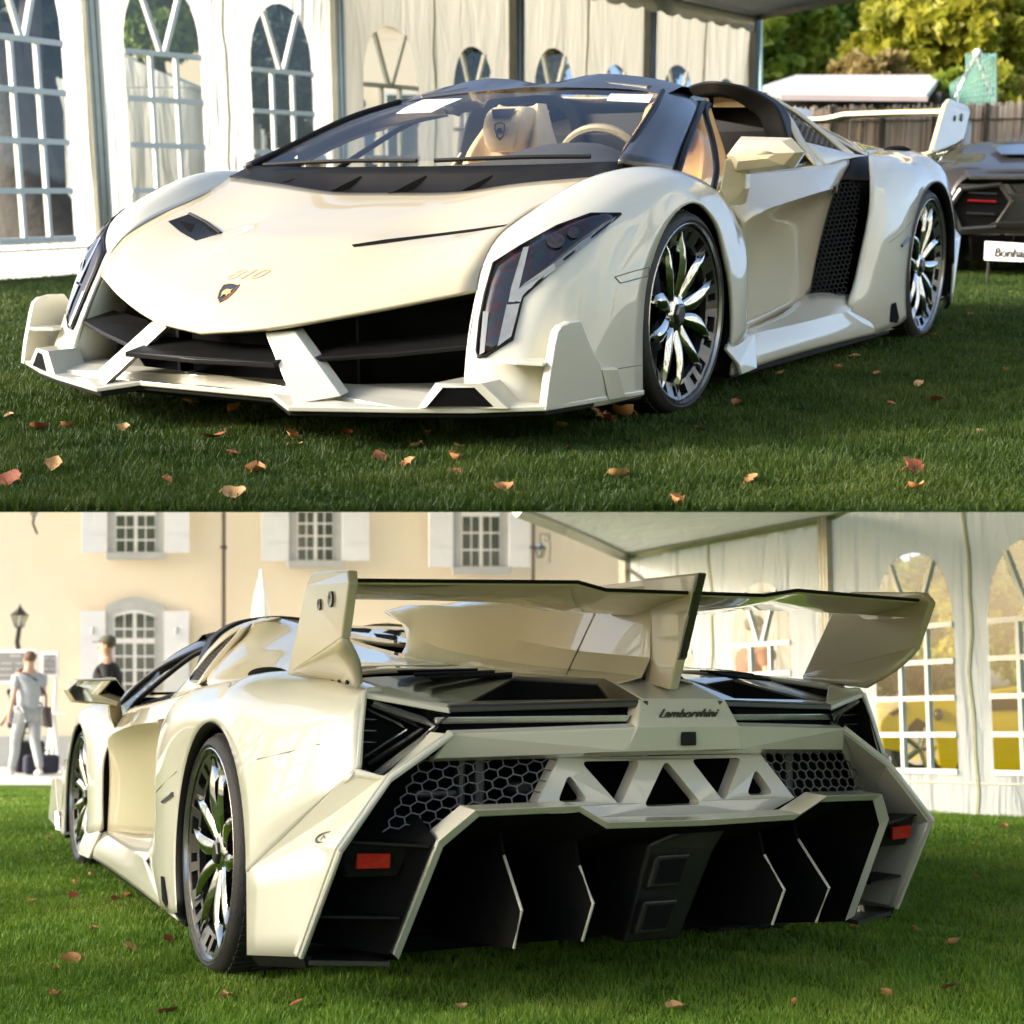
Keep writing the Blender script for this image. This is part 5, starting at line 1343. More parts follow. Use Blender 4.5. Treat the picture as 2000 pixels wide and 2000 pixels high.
patch('roof_canopy', [[r0, r0.lerp(r1, .5), r1], [r0.lerp(ri0, .5), r0.lerp(r1, .5).lerp(ri0.lerp(gable, .5), .5), r1.lerp(gable, .5)], [ri0, ri0.lerp(gable, .5), gable]], cloth_mat('roof_grey', (.36, .37, .36), .3), tu, thick=.006, ref=(0, 0, 0))
bm = bmesh.new()
tube(bm, [r1, r1.lerp(gable, 1.0)], .07, 4)
tube(bm, [feet[4] + V((0, 0, EH + .1)), ri0.lerp(gable, .75)], .05, 4)
tube(bm, [feet[5] + V((0, 0, EH - .05)), hi(1400, 155, d=20.6)], .04, 4)
finish('roof_beam', bm, ALUD, tu)
# ---- lower tent: wall on the right, roof corner overhead
tl = thing('tent', 'white party tent with arched clear windows right of the lower car', 'tent', LOW)
def lowfoot(x, D):
    p = lo(x, 1500, d=D); return V((p.x, p.y, 0))
lx = [1225, 1625, 2110]; lD = [13.1, 11.1, 9.35]
lf = [lowfoot(x, D) for x, D in zip(lx, lD)]; lg = [ground_low(p) for p in lf]
lh = [lo(1225, 1082, d=13.1).z - lg[0], lo(1625, 1006, d=11.1).z - lg[1], 2.75]
tent_bay(tl, lf[0], lf[1], lh[0], lh[1], lg[0], lg[1], [(.24, .30, .33, 1.30, 1.78), (.70, .34, .33, 1.32, 1.84)], CLOTH, fold=.003)
tent_bay(tl, lf[1], lf[2], lh[1], lh[2], lg[1], lg[2], [(.385, .365, .30, 1.36, 1.92), (.86, .37, .30, 1.36, 1.92)], CLOTH, fold=.003)
for p, g, h in zip(lf, lg, lh): post(tl, V((p.x, p.y, g)), V((p.x, p.y, g + h + .02)), ALU, .055)
bm = bmesh.new()
ed = [V((p.x, p.y, g + h)) for p, g, h in zip(lf, lg, lh)]
tube(bm, [ed[0], ed[1]], .035, 4); tube(bm, [ed[1], ed[2]], .035, 4)
tube(bm, [lo(1010, 998, d=11.4), lo(1100, 1033, d=12.0), ed[0]], .055, 4)
tube(bm, [ed[0] + V((0, 0, -.10)), lo(1265, 1140, d=13.0)], .02, 4)
finish('eave_rail', bm, ALU, tl)
bm = bmesh.new()
for k in range(9):
    t0, t1 = k / 9 + .012, (k + 1) / 9 - .012
    a, b = ed[0].lerp(ed[1], t0), ed[0].lerp(ed[1], t1)
    bm.faces.new([bm.verts.new(q) for q in (a, b, b + V((0, 0, -.06)), a + V((0, 0, -.06)))])
finish('valance', bm, CLOTH, tl, thick=.003)
rf0, rf1, rf2, rf3 = lo(1000, 985, d=11.4), ed[0] + V((0, 0, .03)), ed[1] + V((0, 0, .03)), lo(1630, 985, d=9.0)
fill_poly('roof_canopy', [rf0, rf1, rf2, lo(1640, 998, d=10.9), lo(1300, 985, d=8.8)], ROOFC, tl, thick=.0)
for k in range(2):
    tubeo('corner_clamp', [ed[0] + V((0, 0, .06 - k * .3)), ed[0] + V((0, 0, -.02 - k * .3))], .05, ALUD, tl, n=8)

# ---- the side wall standing to the left of each car, which its paint mirrors
for stage, x0, x1, lab in ((LOW, -5.2, 3.8, 'white tent side wall with arched windows, along the left of the lower car'), (HIGH, -7.0, 2.0, 'white tent side wall with arched windows, along the right of the upper lawn')):
    tw = thing('tent', lab, 'tent', stage); nb = 3
    yy = 4.4
    for b in range(nb):
        a_, c_ = V((x0 + (x1 - x0) * b / nb, yy, 0)), V((x0 + (x1 - x0) * (b + 1) / nb, yy, 0))
        tent_bay(tw, a_, c_, 2.5, 2.5, 0, 0, [(.27, .44, .30, 1.55, 2.15), (.73, .44, .30, 1.55, 2.15)], CLOTHS, fold=.003)
        post(tw, a_, a_ + V((0, 0, 2.6)), ALU, .05)
    post(tw, c_, c_ + V((0, 0, 2.6)), ALU, .05)
# ------------------------------------------------------------------ vegetation
def crown(bm, c, rad, n, size, r, gap=.35):
    """leaf-sized faces gathered in clumps through the crown's volume"""
    clumps = []
    for k in range(max(6, n // 130)):
        while True:
            p = V((r.uniform(-1, 1), r.uniform(-1, 1), r.uniform(-1, 1)))
            if .25 < p.length < 1: break
        clumps.append((V((p.x * rad[0], p.y * rad[1], p.z * rad[2])), r.uniform(.16, .34) * min(rad)))
    for i in range(n):
        cc, cr_ = r.choice(clumps)
        d = V((r.gauss(0, 1), r.gauss(0, 1), r.gauss(0, .8))).normalized() * cr_ * r.random() ** .4
        p = V(c) + cc + d; s = size * r.uniform(.6, 1.4)
        a = V((r.gauss(0, 1), r.gauss(0, 1), r.gauss(0, 1))).normalized(); b = a.cross(V((r.gauss(0, 1), r.gauss(0, 1), r.gauss(0, 1)))).normalized()
        bm.faces.new([bm.verts.new(q) for q in (p - a * s, p + b * s * .55, p + a * s, p - b * s * .55)])
def tree(label, stage, base, h, rad, fm, bark, n=2500, size=.12, seed=0, cz=None, lean=V((0, 0, 0)), trunk_r=.16, group=None, name='tree'):
    r = random.Random(seed); t = thing(name, label, 'tree', stage, base, group=group)
    cz = cz if cz is not None else h - rad[2]
    bm = bmesh.new(); top = V((0, 0, cz)) + lean
    tube(bm, [V((0, 0, -.1)), V((.05, 0, cz * .3)) + lean * .25, V((-.04, .03, cz * .65)) + lean * .6, top], [trunk_r * 1.3, trunk_r, trunk_r * .8, trunk_r * .45], 9)
    for k in range(7):
        a = r.uniform(0, 6.28); z = r.uniform(.45, .95)
        p0 = V((0, 0, cz * z)) + lean * z
        p1 = top + V((math.cos(a) * rad[0] * .6, math.sin(a) * rad[1] * .6, r.uniform(-.3, .7) * rad[2]))
        tube(bm, [p0, p0.lerp(p1, .5) + V((0, 0, .1)), p1], [trunk_r * .45, trunk_r * .28, trunk_r * .1], 6)
    finish('trunk', bm, bark, t, smooth=True, merge=0)
    bm = bmesh.new(); crown(bm, top, rad, n, size, r)
    finish('crown', bm, fm, t, merge=0)
    return t
BARK = mat('bark', (.07, .055, .04), .9, noise=(8, (.12, .10, .075), 1), bump=(14, .8))
BARKD = mat('dark_bark', (.035, .032, .032), .9, noise=(6, (.07, .065, .06), 1), bump=(14, .8))
FY = leafy('foliage_yellow', (.30, .33, .03), (.50, .48, .06), 1.2, .5)
FG = leafy('foliage_green', (.14, .24, .03), (.30, .38, .05), 1.2, .4)
FD = leafy('foliage_dark', (.018, .05, .022), (.05, .09, .035), 1.0, .3)
FB = leafy('foliage_blue_green', (.03, .06, .055), (.07, .11, .09), 1.0, .3)
FR = leafy('foliage_rust', (.34, .26, .10), (.44, .36, .14), 1.2, .4)
def hb(x, D): 
    p = hi(x, 500, d=D); return V((p.x, p.y, 0))
def rad_at(px, D): return px / 2750 * D
TREES_H = [  # x, depth, height row centre, crown radii px, foliage, words
    (1500, 33, 70, (170, 150), FG, 'mid green tree just right of the upper tent post'), (1570, 36, 150, (130, 60), FY, 'pale yellow-green bushy tree over the left of the shed roof'),
    (1650, 36, 30, (150, 150), FG, 'dark green tree above the middle of the shed'), (1790, 31, 80, (170, 140), FY, 'bright yellow-green tree above the right of the shed'),
    (1720, 30, 150, (120, 40), FR, 'rust-brown shrub crown right over the shed roof'), (1930, 30, 50, (150, 130), FY, 'bright yellow tree at the upper right edge'),
    (1960, 28, 190, (90, 60), FY, 'low yellow-green bush behind the reed fence at the right'), (1870, 34, 0, (140, 90), FG, 'tall green tree behind the yellow ones at the right'),
    (1600, 29, 190, (60, 26), FG, 'small green shrub left of the shed roof end'), (1865, 27, 178, (36, 34), FG, 'little bright bush at the right end of the shed')]
k = 0
for (x, D, row, (rx, rz), fm, lab) in TREES_H:
    k += 1; c = hi(x, row, d=D); b = V((c.x, c.y, 0)); rr = (rad_at(rx, D), rad_at(rx, D) * .7, rad_at(rz, D))
    tree(lab, HIGH, b, c.z + rr[2], rr, fm, BARK, n=9000 if rx > 100 else 3500, size=.17, seed=k, cz=c.z, trunk_r=.15, group='trees beyond the upper fence')
TREES_W = [(60, 15.5, 60, (150, 90), FD, 'dark tree behind the far left tent window'), (300, 19, 40, (110, 70), FG, 'green tree top behind the second tent window'),
           (545, 20, 130, (110, 150), FB, 'dark blue-green conifer filling the third tent window'), (905, 26, 90, (80, 70), FB, 'blue-green tree behind the fifth tent window'),
           (140, 21, 60, (130, 90), FY, 'yellow-green tree behind the far left tent window'), (1060, 27, 90, (70, 60), FR, 'brownish tree behind the windows of the third bay'),
           (1300, 30, 110, (110, 50), FD, 'dark tree behind the farthest tent bay')]
for (x, D, row, (rx, rz), fm, lab) in TREES_W:
    k += 1; c = hi(x, row, d=D); b = V((c.x, c.y, 0)); rr = (rad_at(rx, D), rad_at(rx, D) * .7, rad_at(rz, D))
    tree(lab, HIGH, b, c.z + rr[2], rr, fm, BARKD, n=6000, size=.14, seed=k, cz=c.z, trunk_r=.3 if x == 60 else .15, group='trees seen through the upper tent windows')
# leaning thick trunk seen in the leftmost window
tr_ = thing('tree', 'thick dark leaning trunk in the leftmost tent window', 'tree', HIGH)
bm = bmesh.new(); p0 = hb(110, 14.0); p1 = hi(-10, 60, d=14.0)
tube(bm, [p0, p0.lerp(p1, .3) + HR * -.1, p1], [.52, .34, .22], 12); tube(bm, [p0.lerp(p1, .5), hi(60, -20, d=14.2)], [.2, .1], 8); finish('trunk', bm, BARKD, tr_, smooth=True)
bm = bmesh.new(); crown(bm, p1 + V((0, 0, 1.3)), (1.4, 1.0, .9), 900, .1, random.Random(9)); finish('crown', bm, FD, tr_, merge=0)
# building and van-like white block outside the upper tent
CREAMW = mat('render_cream', (.84, .72, .54), .9, noise=(.9, (.88, .79, .62), 1), bump=(30, .2))
STONE = mat('grey_stone', (.42, .43, .42), .85, noise=(5, (.50, .51, .50), 1), bump=(20, .4))
SHUT = mat('shutter_white', (.80, .82, .84), .6, noise=(4, (.75, .77, .8), 1))
PANE = mat('house_pane', (.03, .035, .03), .08, coat=1, noise=(.8, (.10, .11, .09), 1))
WFR = mat('window_frame_white', (.80, .80, .78), .5, noise=(6, (.75, .75, .73), 1))
ob = thing('building', 'pale cream house glimpsed through the upper tent windows', 'building', HIGH)
c = hb(700, 30)
bm = bmesh.new(); w = HR * 5.5
prism(bm, [c - w * 1.1, c + w * .55, c + w * .55 + HF * 6, c - w * 1.1 + HF * 6], (0, 0, 7.5)); finish('wall', bm, CREAMW, ob)
for kx in (-4.6, -2.9, -1.1, .6, 2.2):
    for kz in (1.0, 4.0):
        q = c + HR * kx - HF * .02 + V((0, 0, kz))
        wd = slab('window', [q, q + HR * 1.0, q + HR * 1.0 + V((0, 0, 1.7)), q + V((0, 0, 1.7))], -HF * .04, WFR, ob)
        slab('pane', [q + HR * .08 - HF * .045 + V((0, 0, .08)), q + HR * .92 - HF * .045 + V((0, 0, .08)), q + HR * .92 - HF * .045 + V((0, 0, 1.62)), q + HR * .08 - HF * .045 + V((0, 0, 1.62))], -HF * .01, PANE, wd)
wv = thing('marquee', 'white marquee side standing outside the leftmost tent window', 'tent', HIGH)
q = hb(250, 19)
bm = bmesh.new(); prism(bm, [q - HR * 2.2, q + HR * .9, q + HR * .9 + HF * 2, q - HR * 2.2 + HF * 2], (0, 0, 2.0)); finish('wall_panel', bm, CLOTH, wv, bevel=.02)
bm = bmesh.new(); prism(bm, [q - HR * 2.3 + V((0, 0, 2.02)), q + HR * 1.0 + V((0, 0, 2.02)), q - HR * .6 + V((0, 0, 2.7))], HF * 2.1); finish('roof', bm, CLOTH, wv)
# shed with pale roof, reed fence, netting, lamp, pole
sh = thing('shed', 'low open shed with pale flat roof behind the reed fence', 'shed', HIGH)
sa, sb = hi(1460, 172, d=26), hi(1848, 172, d=25)
up_ = hi(1560, 146, d=29), hi(1840, 146, d=28)
slab('roof', [hi(1450, 180, d=25), hi(1810, 185, d=24), hi(1840, 146, d=28), hi(1555, 146, d=29)], (0, 0, -.10), mat('pale_roof', (.62, .60, .60), .6, noise=(2, (.56, .54, .54), 1)), sh, bevel=.01)
slab('fascia', [hi(1525, 184, d=24.6), hi(1812, 188, d=24.0), hi(1812, 198, d=24.0), hi(1525, 196, d=24.6)], HF * .1, mat('mauve_fascia', (.35, .30, .31), .6, noise=(2, (.30, .26, .27), 1)), sh)
for x in (1480, 1560, 1700, 1815):
    p = hb(x, 25.5); post(sh, p, V((p.x, p.y, hi(x, 185, d=25.5).z)), BARKD, .05)
slab('back_wall', [hb(1450, 27.5), hb(1830, 27), V((0, 0, hi(1830, 185, d=27).z)) + hb(1830, 27), V((0, 0, hi(1450, 185, d=27.5).z)) + hb(1450, 27.5)], HF * .1, mat('shed_dark', (.03, .035, .03), .9, noise=(2, (.05, .055, .045), 1)), sh)
fn = thing('fence', 'reed fence of upright canes behind the rear wing', 'fence', HIGH)
CANE = [mat('cane_%s' % a, c_, .8, noise=(9, tuple(x * .8 for x in c_), 1)) for a, c_ in (('pink', (.74, .58, .50)), ('pale', (.80, .68, .56)), ('brown', (.54, .40, .32)))]
F0, F1 = hb(1470, 22.0), hb(2060, 20.5); ftop = hi(1700, 214, d=21.5).z; nF = 290; cane_me = {}
for k in range(nF):
    p = F0.lerp(F1, k / (nF - 1)); j = rng.randrange(3); hh = ftop + rng.uniform(-.05, .05)
    if j not in cane_me:
        bm = bmesh.new(); tube(bm, [V((0, 0, 0)), V((0, 0, 1.0))], .5, 6)
        me = bpy.data.meshes.new('cane'); bm.to_mesh(me); bm.free(); me.materials.append(CANE[j]); cane_me[j] = me
    o = bpy.data.objects.new('cane', cane_me[j]); link(o); o.parent = fn; o.location = p + HF * rng.uniform(-.01, .01); o.scale = (.026, .026, hh); o.rotation_euler = (rng.uniform(-.01, .01), rng.uniform(-.015, .015), 0)
for z in (.35, ftop * .55, ftop - .2):
    tubeo('fence_wire', [F0 - HF * .03 + V((0, 0, z)), F1 - HF * .03 + V((0, 0, z))], .012, BARK, fn, n=5)
for k in range(6):
    tubeo('fence_post', [F0.lerp(F1, (k + .5) / 6) - HF * .05, F0.lerp(F1, (k + .5) / 6) - HF * .05 + V((0, 0, ftop + .03))], .03, BARK, fn, n=7)
nt_ = thing('netting', 'teal green netting on a frame beyond the reed fence', 'netting', HIGH)
TEAL = mat('teal_net', (.16, .34, .30), .7, noise=(6, (.24, .44, .38), 1))
a_, b_ = hi(1858, 205, d=26), hi(1945, 205, d=25.5)
bm = bmesh.new()
for k in range(15):
    t = k / 14; p = a_.lerp(b_, t); q = hi(1858 + 87 * t, 105 + (60 if t < .3 else 0), d=26 - .5 * t); tube(bm, [p, q], .022, 4)
for k in range(9):
    z = k / 8; tube(bm, [a_.lerp(hi(1858, 165, d=26), z), b_.lerp(hi(1945, 105, d=25.5), z)], .016, 4)
finish('net', bm, TEAL, nt_)
tubeo('frame', [a_, hi(1905, 108, d=25.7), b_], .02, SILVER, nt_, n=6)
lp = thing('street_lamp', 'small white globe lamp on a slanted rod above the fence', 'lamp', HIGH)
bm = bmesh.new(); bmesh.ops.create_icosphere(bm, subdivisions=2, radius=.085, matrix=Matrix.Translation(hi(1909, 104, d=25.4))); finish('globe', bm, WHITEP, lp, smooth=True)
tubeo('rod', [hi(1906, 112, d=25.4), hi(1870, 170, d=25.5), hb(1868, 25.5)], .018, SILVER, lp, n=6)
pl = thing('flag_pole', 'thin pale teal pole right of the upper tent corner', 'pole', HIGH)
tubeo('pole', [hb(1483, 22.6), hi(1484, 30, d=22.6)], .045, mat('pale_teal', (.45, .66, .60), .5, noise=(4, (.5, .7, .64), 1)), pl, n=8)
tubeo('foot', [hb(1483, 22.6), hb(1483, 22.6) + V((0, 0, .2))], .09, SILVER, pl, n=8)
# ------------------------------------------------------------------ sign board by the grey car
sg = thing('sign', 'low white signboard with dark lettering in front of the grey car', 'sign', HIGH)
s0, s1 = hi(1923, 508, d=10.6), hi(2040, 513, d=10.2); s2, s3 = hi(2040, 478, d=10.2), hi(1925, 471, d=10.6)
slab('board', [s0, s1, s2, s3], HF * .02, WHITEP, sg, bevel=.003)
xd = (s1 - s0).normalized()
text_obj('lettering', 'Bonhams', .098, BLACK, basis(s0.lerp(s3, .42) + xd * .075 - HF * .014, xd, (s3 - s0)), sg, align='LEFT', extrude=.003, bold=.0012)
for t in (.1, .9):
    p = s0.lerp(s1, t) + HF * .04; tubeo('stake', [V((p.x, p.y, 0)), p + V((0, 0, .1))], .010, BARKD, sg, n=5)
# ------------------------------------------------------------------ grey coupe at the right edge (its tail towards us)
GREY = mat('grey_metallic', (.055, .05, .045), .4, metal=.4, coat=.35, noise=(200, (.07, .064, .058), 1))
gc = thing('sports_car', 'dark grey low coupe with hexagon tail lamps, cut by the right edge', 'car', HIGH, HP(4.52, 11.6), math.atan2(HF.y, HF.x) - .10)
# local: x forward (away from the viewpoint), y to its left, z up; tail at x=0
for s in (1, -1):
    pass
body = []
for (x, zz) in ((0.0, 0), (.6, 1), (1.4, 2), (2.4, 3), (3.4, 4), (4.4, 5)):
    prof = {0: [(0, .83), (.45, .84), (.78, .82), (.93, .72), (.98, .52), (.96, .32), (.90, .22)],
            1: [(0, .93), (.45, .93), (.80, .90), (.96, .80), (1.0, .55), (.99, .35), (.95, .16)],
            2: [(0, 1.06), (.40, 1.03), (.74, .93), (.95, .80), (1.0, .55), (.99, .35), (.95, .14)],
            3: [(0, 1.13), (.42, 1.11), (.66, .92), (.93, .78), (.98, .55), (.97, .35), (.94, .14)],
            4: [(0, .86), (.45, .86), (.75, .80), (.95, .74), (.99, .55), (.98, .35), (.95, .14)],
            5: [(0, .50), (.45, .50), (.72, .50), (.90, .50), (.96, .42), (.96, .32), (.90, .14)]}[zz]
    body.append([(x, -a, b) for a, b in prof[::-1]] + [(x, a, b) for a, b in prof[1:]])
patch('body', body, GREY, gc, nu=3, nv=4, thick=.01, ref=(2, 0, .4), angle=50)
slab('tail_panel', [(-.02, .90, .74), (-.02, -.90, .74), (.0, -.94, .34), (.0, .94, .34)], (.04, 0, 0), CARBON, gc, bevel=.01)
slab('tail_spoiler', [(-.10, .85, .80), (-.10, -.85, .80), (.10, -.85, .855), (.10, .85, .855)], (0, 0, -.025), GREY, gc, bevel=.008)
slab('rear_band', [(-.055, .52, .735), (-.055, -.52, .735), (-.045, -.46, .665), (-.045, .46, .665)], (.03, 0, 0), GREY, gc, bevel=.006)
slab('rear_bumper', [(-.09, .62, .44), (-.09, -.62, .44), (-.06, -.70, .385), (-.06, .70, .385)], (.06, 0, 0), GREY, gc, bevel=.008)
nb_ = slab('number_plate_recess', [(-.045, .24, .60), (-.045, -.24, .60), (-.045, -.24, .50), (-.045, .24, .50)], (.02, 0, 0), BLACK, gc, bevel=.004)
text_obj('plate_marks', '8 34', .07, SILVER, basis((-.048, -.0, .55), (0, -1, 0), (0, 0, 1)), nb_, extrude=.001)
for s in (1, -1):
    hexo = [(-.05, .90 * s, .70), (-.06, .60 * s, .735), (-.07, .50 * s, .60), (-.06, .62 * s, .40), (-.04, .88 * s, .38), (-.03, .97 * s, .56)]
    hx = slab('tail_lamp', [(a + .02, b, c) for a, b, c in hexo], (.02, 0, 0), VOIDB, gc)
    tubeo('lamp_frame', hexo + [hexo[0]], .022, GREY, hx, n=6, smooth=False)
    for z in (.66, .60, .50): tubeo('lamp_bar', [(-.055, .62 * s, z), (-.045, .84 * s, z + .01)], .008, REDL if z == .60 else CARBON, hx, n=6)
    w = bpy.data.objects.new('wheel', None); link(w); w.parent = gc; w.location = (.85, .80 * s, .34)
    bm = bmesh.new(); lathe(bm, [(-.15, .25), (-.16, .33), (-.13, .345), (.13, .345), (.16, .33), (.16, .27), (.13, .26)], 40); finish('tyre', bm, RUBBER, w, smooth=True)
    bm = bmesh.new(); lathe(bm, [(.10 * s, .26), (.08 * s, .20), (.11 * s, .05), (.11 * s, .001)], 24); finish('rim', bm, RIMDARK, w, smooth=True)
slab('diffuser', [(-.04, .80, .33), (-.04, -.80, .33), (.10, -.75, .12), (.10, .75, .12)], (.3, 0, 0), VOIDB, gc, bevel=.01)
for k in range(4): slab('diffuser_vane', [(-.06, -.45 + k * .3, .33), (.15, -.45 + k * .3, .14), (.4, -.45 + k * .3, .14), (.4, -.45 + k * .3, .33)], (0, .01, 0), CARBON, gc)
slab('rear_screen', [(.75, .42, .985), (.75, -.42, .985), (1.5, -.36, 1.085), (1.5, .36, 1.085)], (0, 0, .006), LENS, gc)
# ------------------------------------------------------------------ lower background: the big cream house
hs = thing('house', 'large cream rendered house with white shutters behind the lower lawn', 'building', LOW)
Da, Db = 28.0, 31.2
def wall_pt(px, py, off=0.0):
    # facade plane through two depths; off = metres in front of it
    t = (px - 0) / 1225.0; D = 1 / (1 / Da + (1 / Db - 1 / Da) * t)
    return lo(px, py, d=D - off)
gz = -.82
pA, pB = wall_pt(-260, 1300), wall_pt(1500, 1300)
pA = V((pA.x, pA.y, gz - .3)); pB = V((pB.x, pB.y, gz - .3))
fdir = (pB - pA).normalized(); fn_ = V((fdir.y, -fdir.x, 0))
if fn_.dot(LE - pA) < 0: fn_ = -fn_
slab('wall', [pA, pB, pB + V((0, 0, 7.0)), pA + V((0, 0, 7.0))], -fn_ * .5, CREAMW, hs)
slab('plinth', [pA + fn_ * .06, wall_pt(1225, 1500) * 1 + fn_ * .06, V((0, 0, 0)) + V((pB.x, pB.y, gz + .6)) + fn_ * .06, V((pA.x, pA.y, gz + .62)) + fn_ * .06], -fn_ * .1, STONE, hs) if False else None
o_ = V((pA.x, pA.y, 0)); 
bm = bmesh.new(); prism(bm, [pA + fn_ * .002, pB + fn_ * .002, pB + fn_ * .08, pA + fn_ * .08], (0, 0, .92)); finish('plinth', bm, STONE, hs)
def facade_window(x0, x1, ytop, ybot, cols, rows_, shutter_w, arched=False, transom=None, name='window'):
    """x0..x1, ytop..ybot: the white frame; stone surround round it, shutters either side"""
    def q(x, y, o=0.0): return wall_pt(x, y) + fn_ * o
    sw = 16
    if arched:
        top = [(x0 - sw + (x1 - x0 + 2 * sw) * k / 10, ytop - 18 - 18 * math.sin(math.pi * k / 10)) for k in range(11)]
        itop = [(x0 + (x1 - x0) * k / 10, ytop - 10 * math.sin(math.pi * k / 10)) for k in range(11)]
    else:
        top = [(x0 - sw, ytop - 14), (x1 + sw, ytop - 14)]; itop = [(x0, ytop), (x1, ytop)]
    sur = slab('stone_surround', [q(x, y, .06) for x, y in [(x0 - sw, ybot)] + top + [(x1 + sw, ybot)]], -fn_ * .05, STONE, hs)
    wn_ = slab(name, [q(x, y, .075) for x, y in [(x0, ybot)] + itop + [(x1, ybot)]], -fn_ * .03, WFR, hs)
    n = 0
    pw = (x1 - x0) / cols; ph = (ybot - ytop) / rows_
    for c in range(cols):
        for r_ in range(rows_):
            mid = 2.2 if c in (cols // 2 - 1, cols // 2) else 0
            xa = x0 + pw * c + 1.6 + (mid if c == cols // 2 else 0); xb = x0 + pw * (c + 1) - 1.6 - (mid if c == cols // 2 - 1 else 0)
            ya = ytop + ph * r_ + 1.8; yb = ytop + ph * (r_ + 1) - 1.8
            if transom is not None and r_ == transom: yb -= 7
            if ybot < 1120 and ya < 985: continue
            pts = [(xa, ya), (xb, ya), (xb, yb), (xa, yb)]
            if arched and r_ == 0:
                sh_ = lambda x: -8 * math.sin(math.pi * (x - x0) / (x1 - x0)) + 2
                pts[0] = (xa, ya + sh_(xa)); pts[1] = (xb, ya + sh_(xb))
            slab('pane', [q(x, y, .082) for x, y in pts], -fn_ * .004, PANE, wn_)
    slab('sill', [q(x, y, .16) for x, y in [(x0 - sw - 5, ybot), (x1 + sw + 5, ybot), (x1 + sw + 2, ybot + 14), (x0 - sw - 2, ybot + 14)]], -fn_ * .12, STONE, hs, bevel=.01) if ybot < 1300 else None
    for (a, b) in ((x0 - sw - shutter_w, x0 - sw - 1), (x1 + sw + 1, x1 + sw + shutter_w)):
        yt = ytop - 8
        st_ = slab('shutter', [q(a, yt, .10), q(b, yt, .10), q(b, ybot, .10), q(a, ybot, .10)], -fn_ * .04, SHUT, hs, bevel=.005)
        if arched:
            c = q((a + b) / 2, ytop + 30, .104)
            tubeo('shutter_cutout', [c - V((0, 0, .07)), c + V((0, 0, .07))], .035, STONE, st_, n=6)
        for yy in (.3, .7): slab('batten', [q(a + 3, yt + (ybot - yt) * yy, .112), q(b - 3, yt + (ybot - yt) * yy, .112), q(b - 3, yt + (ybot - yt) * yy + 3, .112), q(a + 3, yt + (ybot - yt) * yy + 3, .112)], -fn_ * .008, SHUT, st_)
facade_window(226, 304, 957, 1080, 4, 5, 50)
facade_window(580, 650, 975, 1096, 4, 5, 54)
facade_window(900, 975, 975, 1108, 4, 4, 48)
facade_window(223, 303, 1202, 1362, 4, 6, 50, arched=True, transom=1)
def pipe(x, y0, y1, lab):
    t = thing('downpipe', lab, 'downpipe', LOW)
    tubeo('pipe', [wall_pt(x, y0) + fn_ * .12, wall_pt(x, y1) + fn_ * .12], .045, mat('pipe_brown', (.09, .07, .05), .5, noise=(5, (.12, .09, .07), 1)), t, n=8)
    for f in (.25, .7): tubeo('bracket', [wall_pt(x, y0 + (y1 - y0) * f) + fn_ * .12 - V((0, 0, .03)), wall_pt(x, y0 + (y1 - y0) * f) + fn_ * .12 + V((0, 0, .03))], .07, BARKD, t, n=8)
pipe(436, 930, 1490, 'long dark downpipe between the left and middle shutters'); pipe(1038, 930, 1490, 'dark downpipe right of the third window')
IRON = mat('wrought_iron', (.02, .02, .022), .5, noise=(10, (.03, .03, .03), 1))
LG = glassy('lantern_glass', (.75, .78, .75), 1.0)
def lantern(cx, ytop, ybot, D, lab, hanging=False):
    t = thing('lantern', lab, 'lantern', LOW)
    hpx = ybot - ytop; S = hpx / 2750 * D
    c = lo(cx, ybot, d=D)
    up = V((0, 0, 1)); ax = LR
    def ring(z, r, n=6): return [c + up * z + ax * math.cos(a) * r + LF * math.sin(a) * r for a in [2 * math.pi * k / n + .5 for k in range(n)]]
    r0, r1, r2 = ring(S * .10, S * .16), ring(S * .62, S * .34), ring(S * .80, S * .15)
    bm = bmesh.new()
    for k in range(6):
        tube(bm, [r0[k], r1[k]], S * .022, 4); tube(bm, [r1[k], r1[(k + 1) % 6]], S * .022, 4); tube(bm, [r0[k], r0[(k + 1) % 6]], S * .02, 4)
    finish('frame', bm, IRON, t)
    bm = bmesh.new()
    for k in range(6): bm.faces.new([bm.verts.new(p) for p in (r0[k], r0[(k + 1) % 6], r1[(k + 1) % 6], r1[k])])
    finish('glass', bm, LG, t)
    bm = bmesh.new()
    for k in range(6): bm.faces.new([bm.verts.new(p) for p in (r1[k], r1[(k + 1) % 6], r2[(k + 1) % 6], r2[k])])
    r3 = ring(S * .95, S * .05)
    for k in range(6): bm.faces.new([bm.verts.new(p) for p in (r2[k], r2[(k + 1) % 6], r3[(k + 1) % 6], r3[k])])
    finish('cap', bm, IRON if not hanging else mat('lantern_blue', (.10, .14, .22), .4, noise=(5, (.14, .18, .26), 1)), t)
    tubeo('finial', [c + up * S * .9, c + up * S * 1.05], S * .03, IRON, t, n=6)
    tubeo('burner', [c + up * S * .12, c + up * S * .4], S * .05, WHITEP, t, n=8)
    if not hanging:
        tubeo('bracket_arm', [c + up * S * .1, c - up * S * .5 - ax * S * .05, c - up * S * 1.15 - ax * S * .12 + LF * .3], S * .10, IRON, t, n=6)
    else:
        tubeo('bracket_arm', [c + up * S * 1.0, c + up * S * 1.35, c + up * S * 1.4 + ax * S * .5, c + up * S * .7 + ax * S * .55, c - up * S * .2 + ax * S * .5], S * .035, IRON, t, n=6)
        tubeo('bracket_scroll', [c + up * S * 1.1 + ax * S * .2, c + up * S * .95 + ax * S * .4, c + up * S * 1.2 + ax * S * .5, c + up * S * 1.3 + ax * S * .25], S * .025, IRON, t, n=6)
    return t
lantern(37, 1182, 1230, 27.0, 'black wall lantern on a bracket above the notice board, far left')
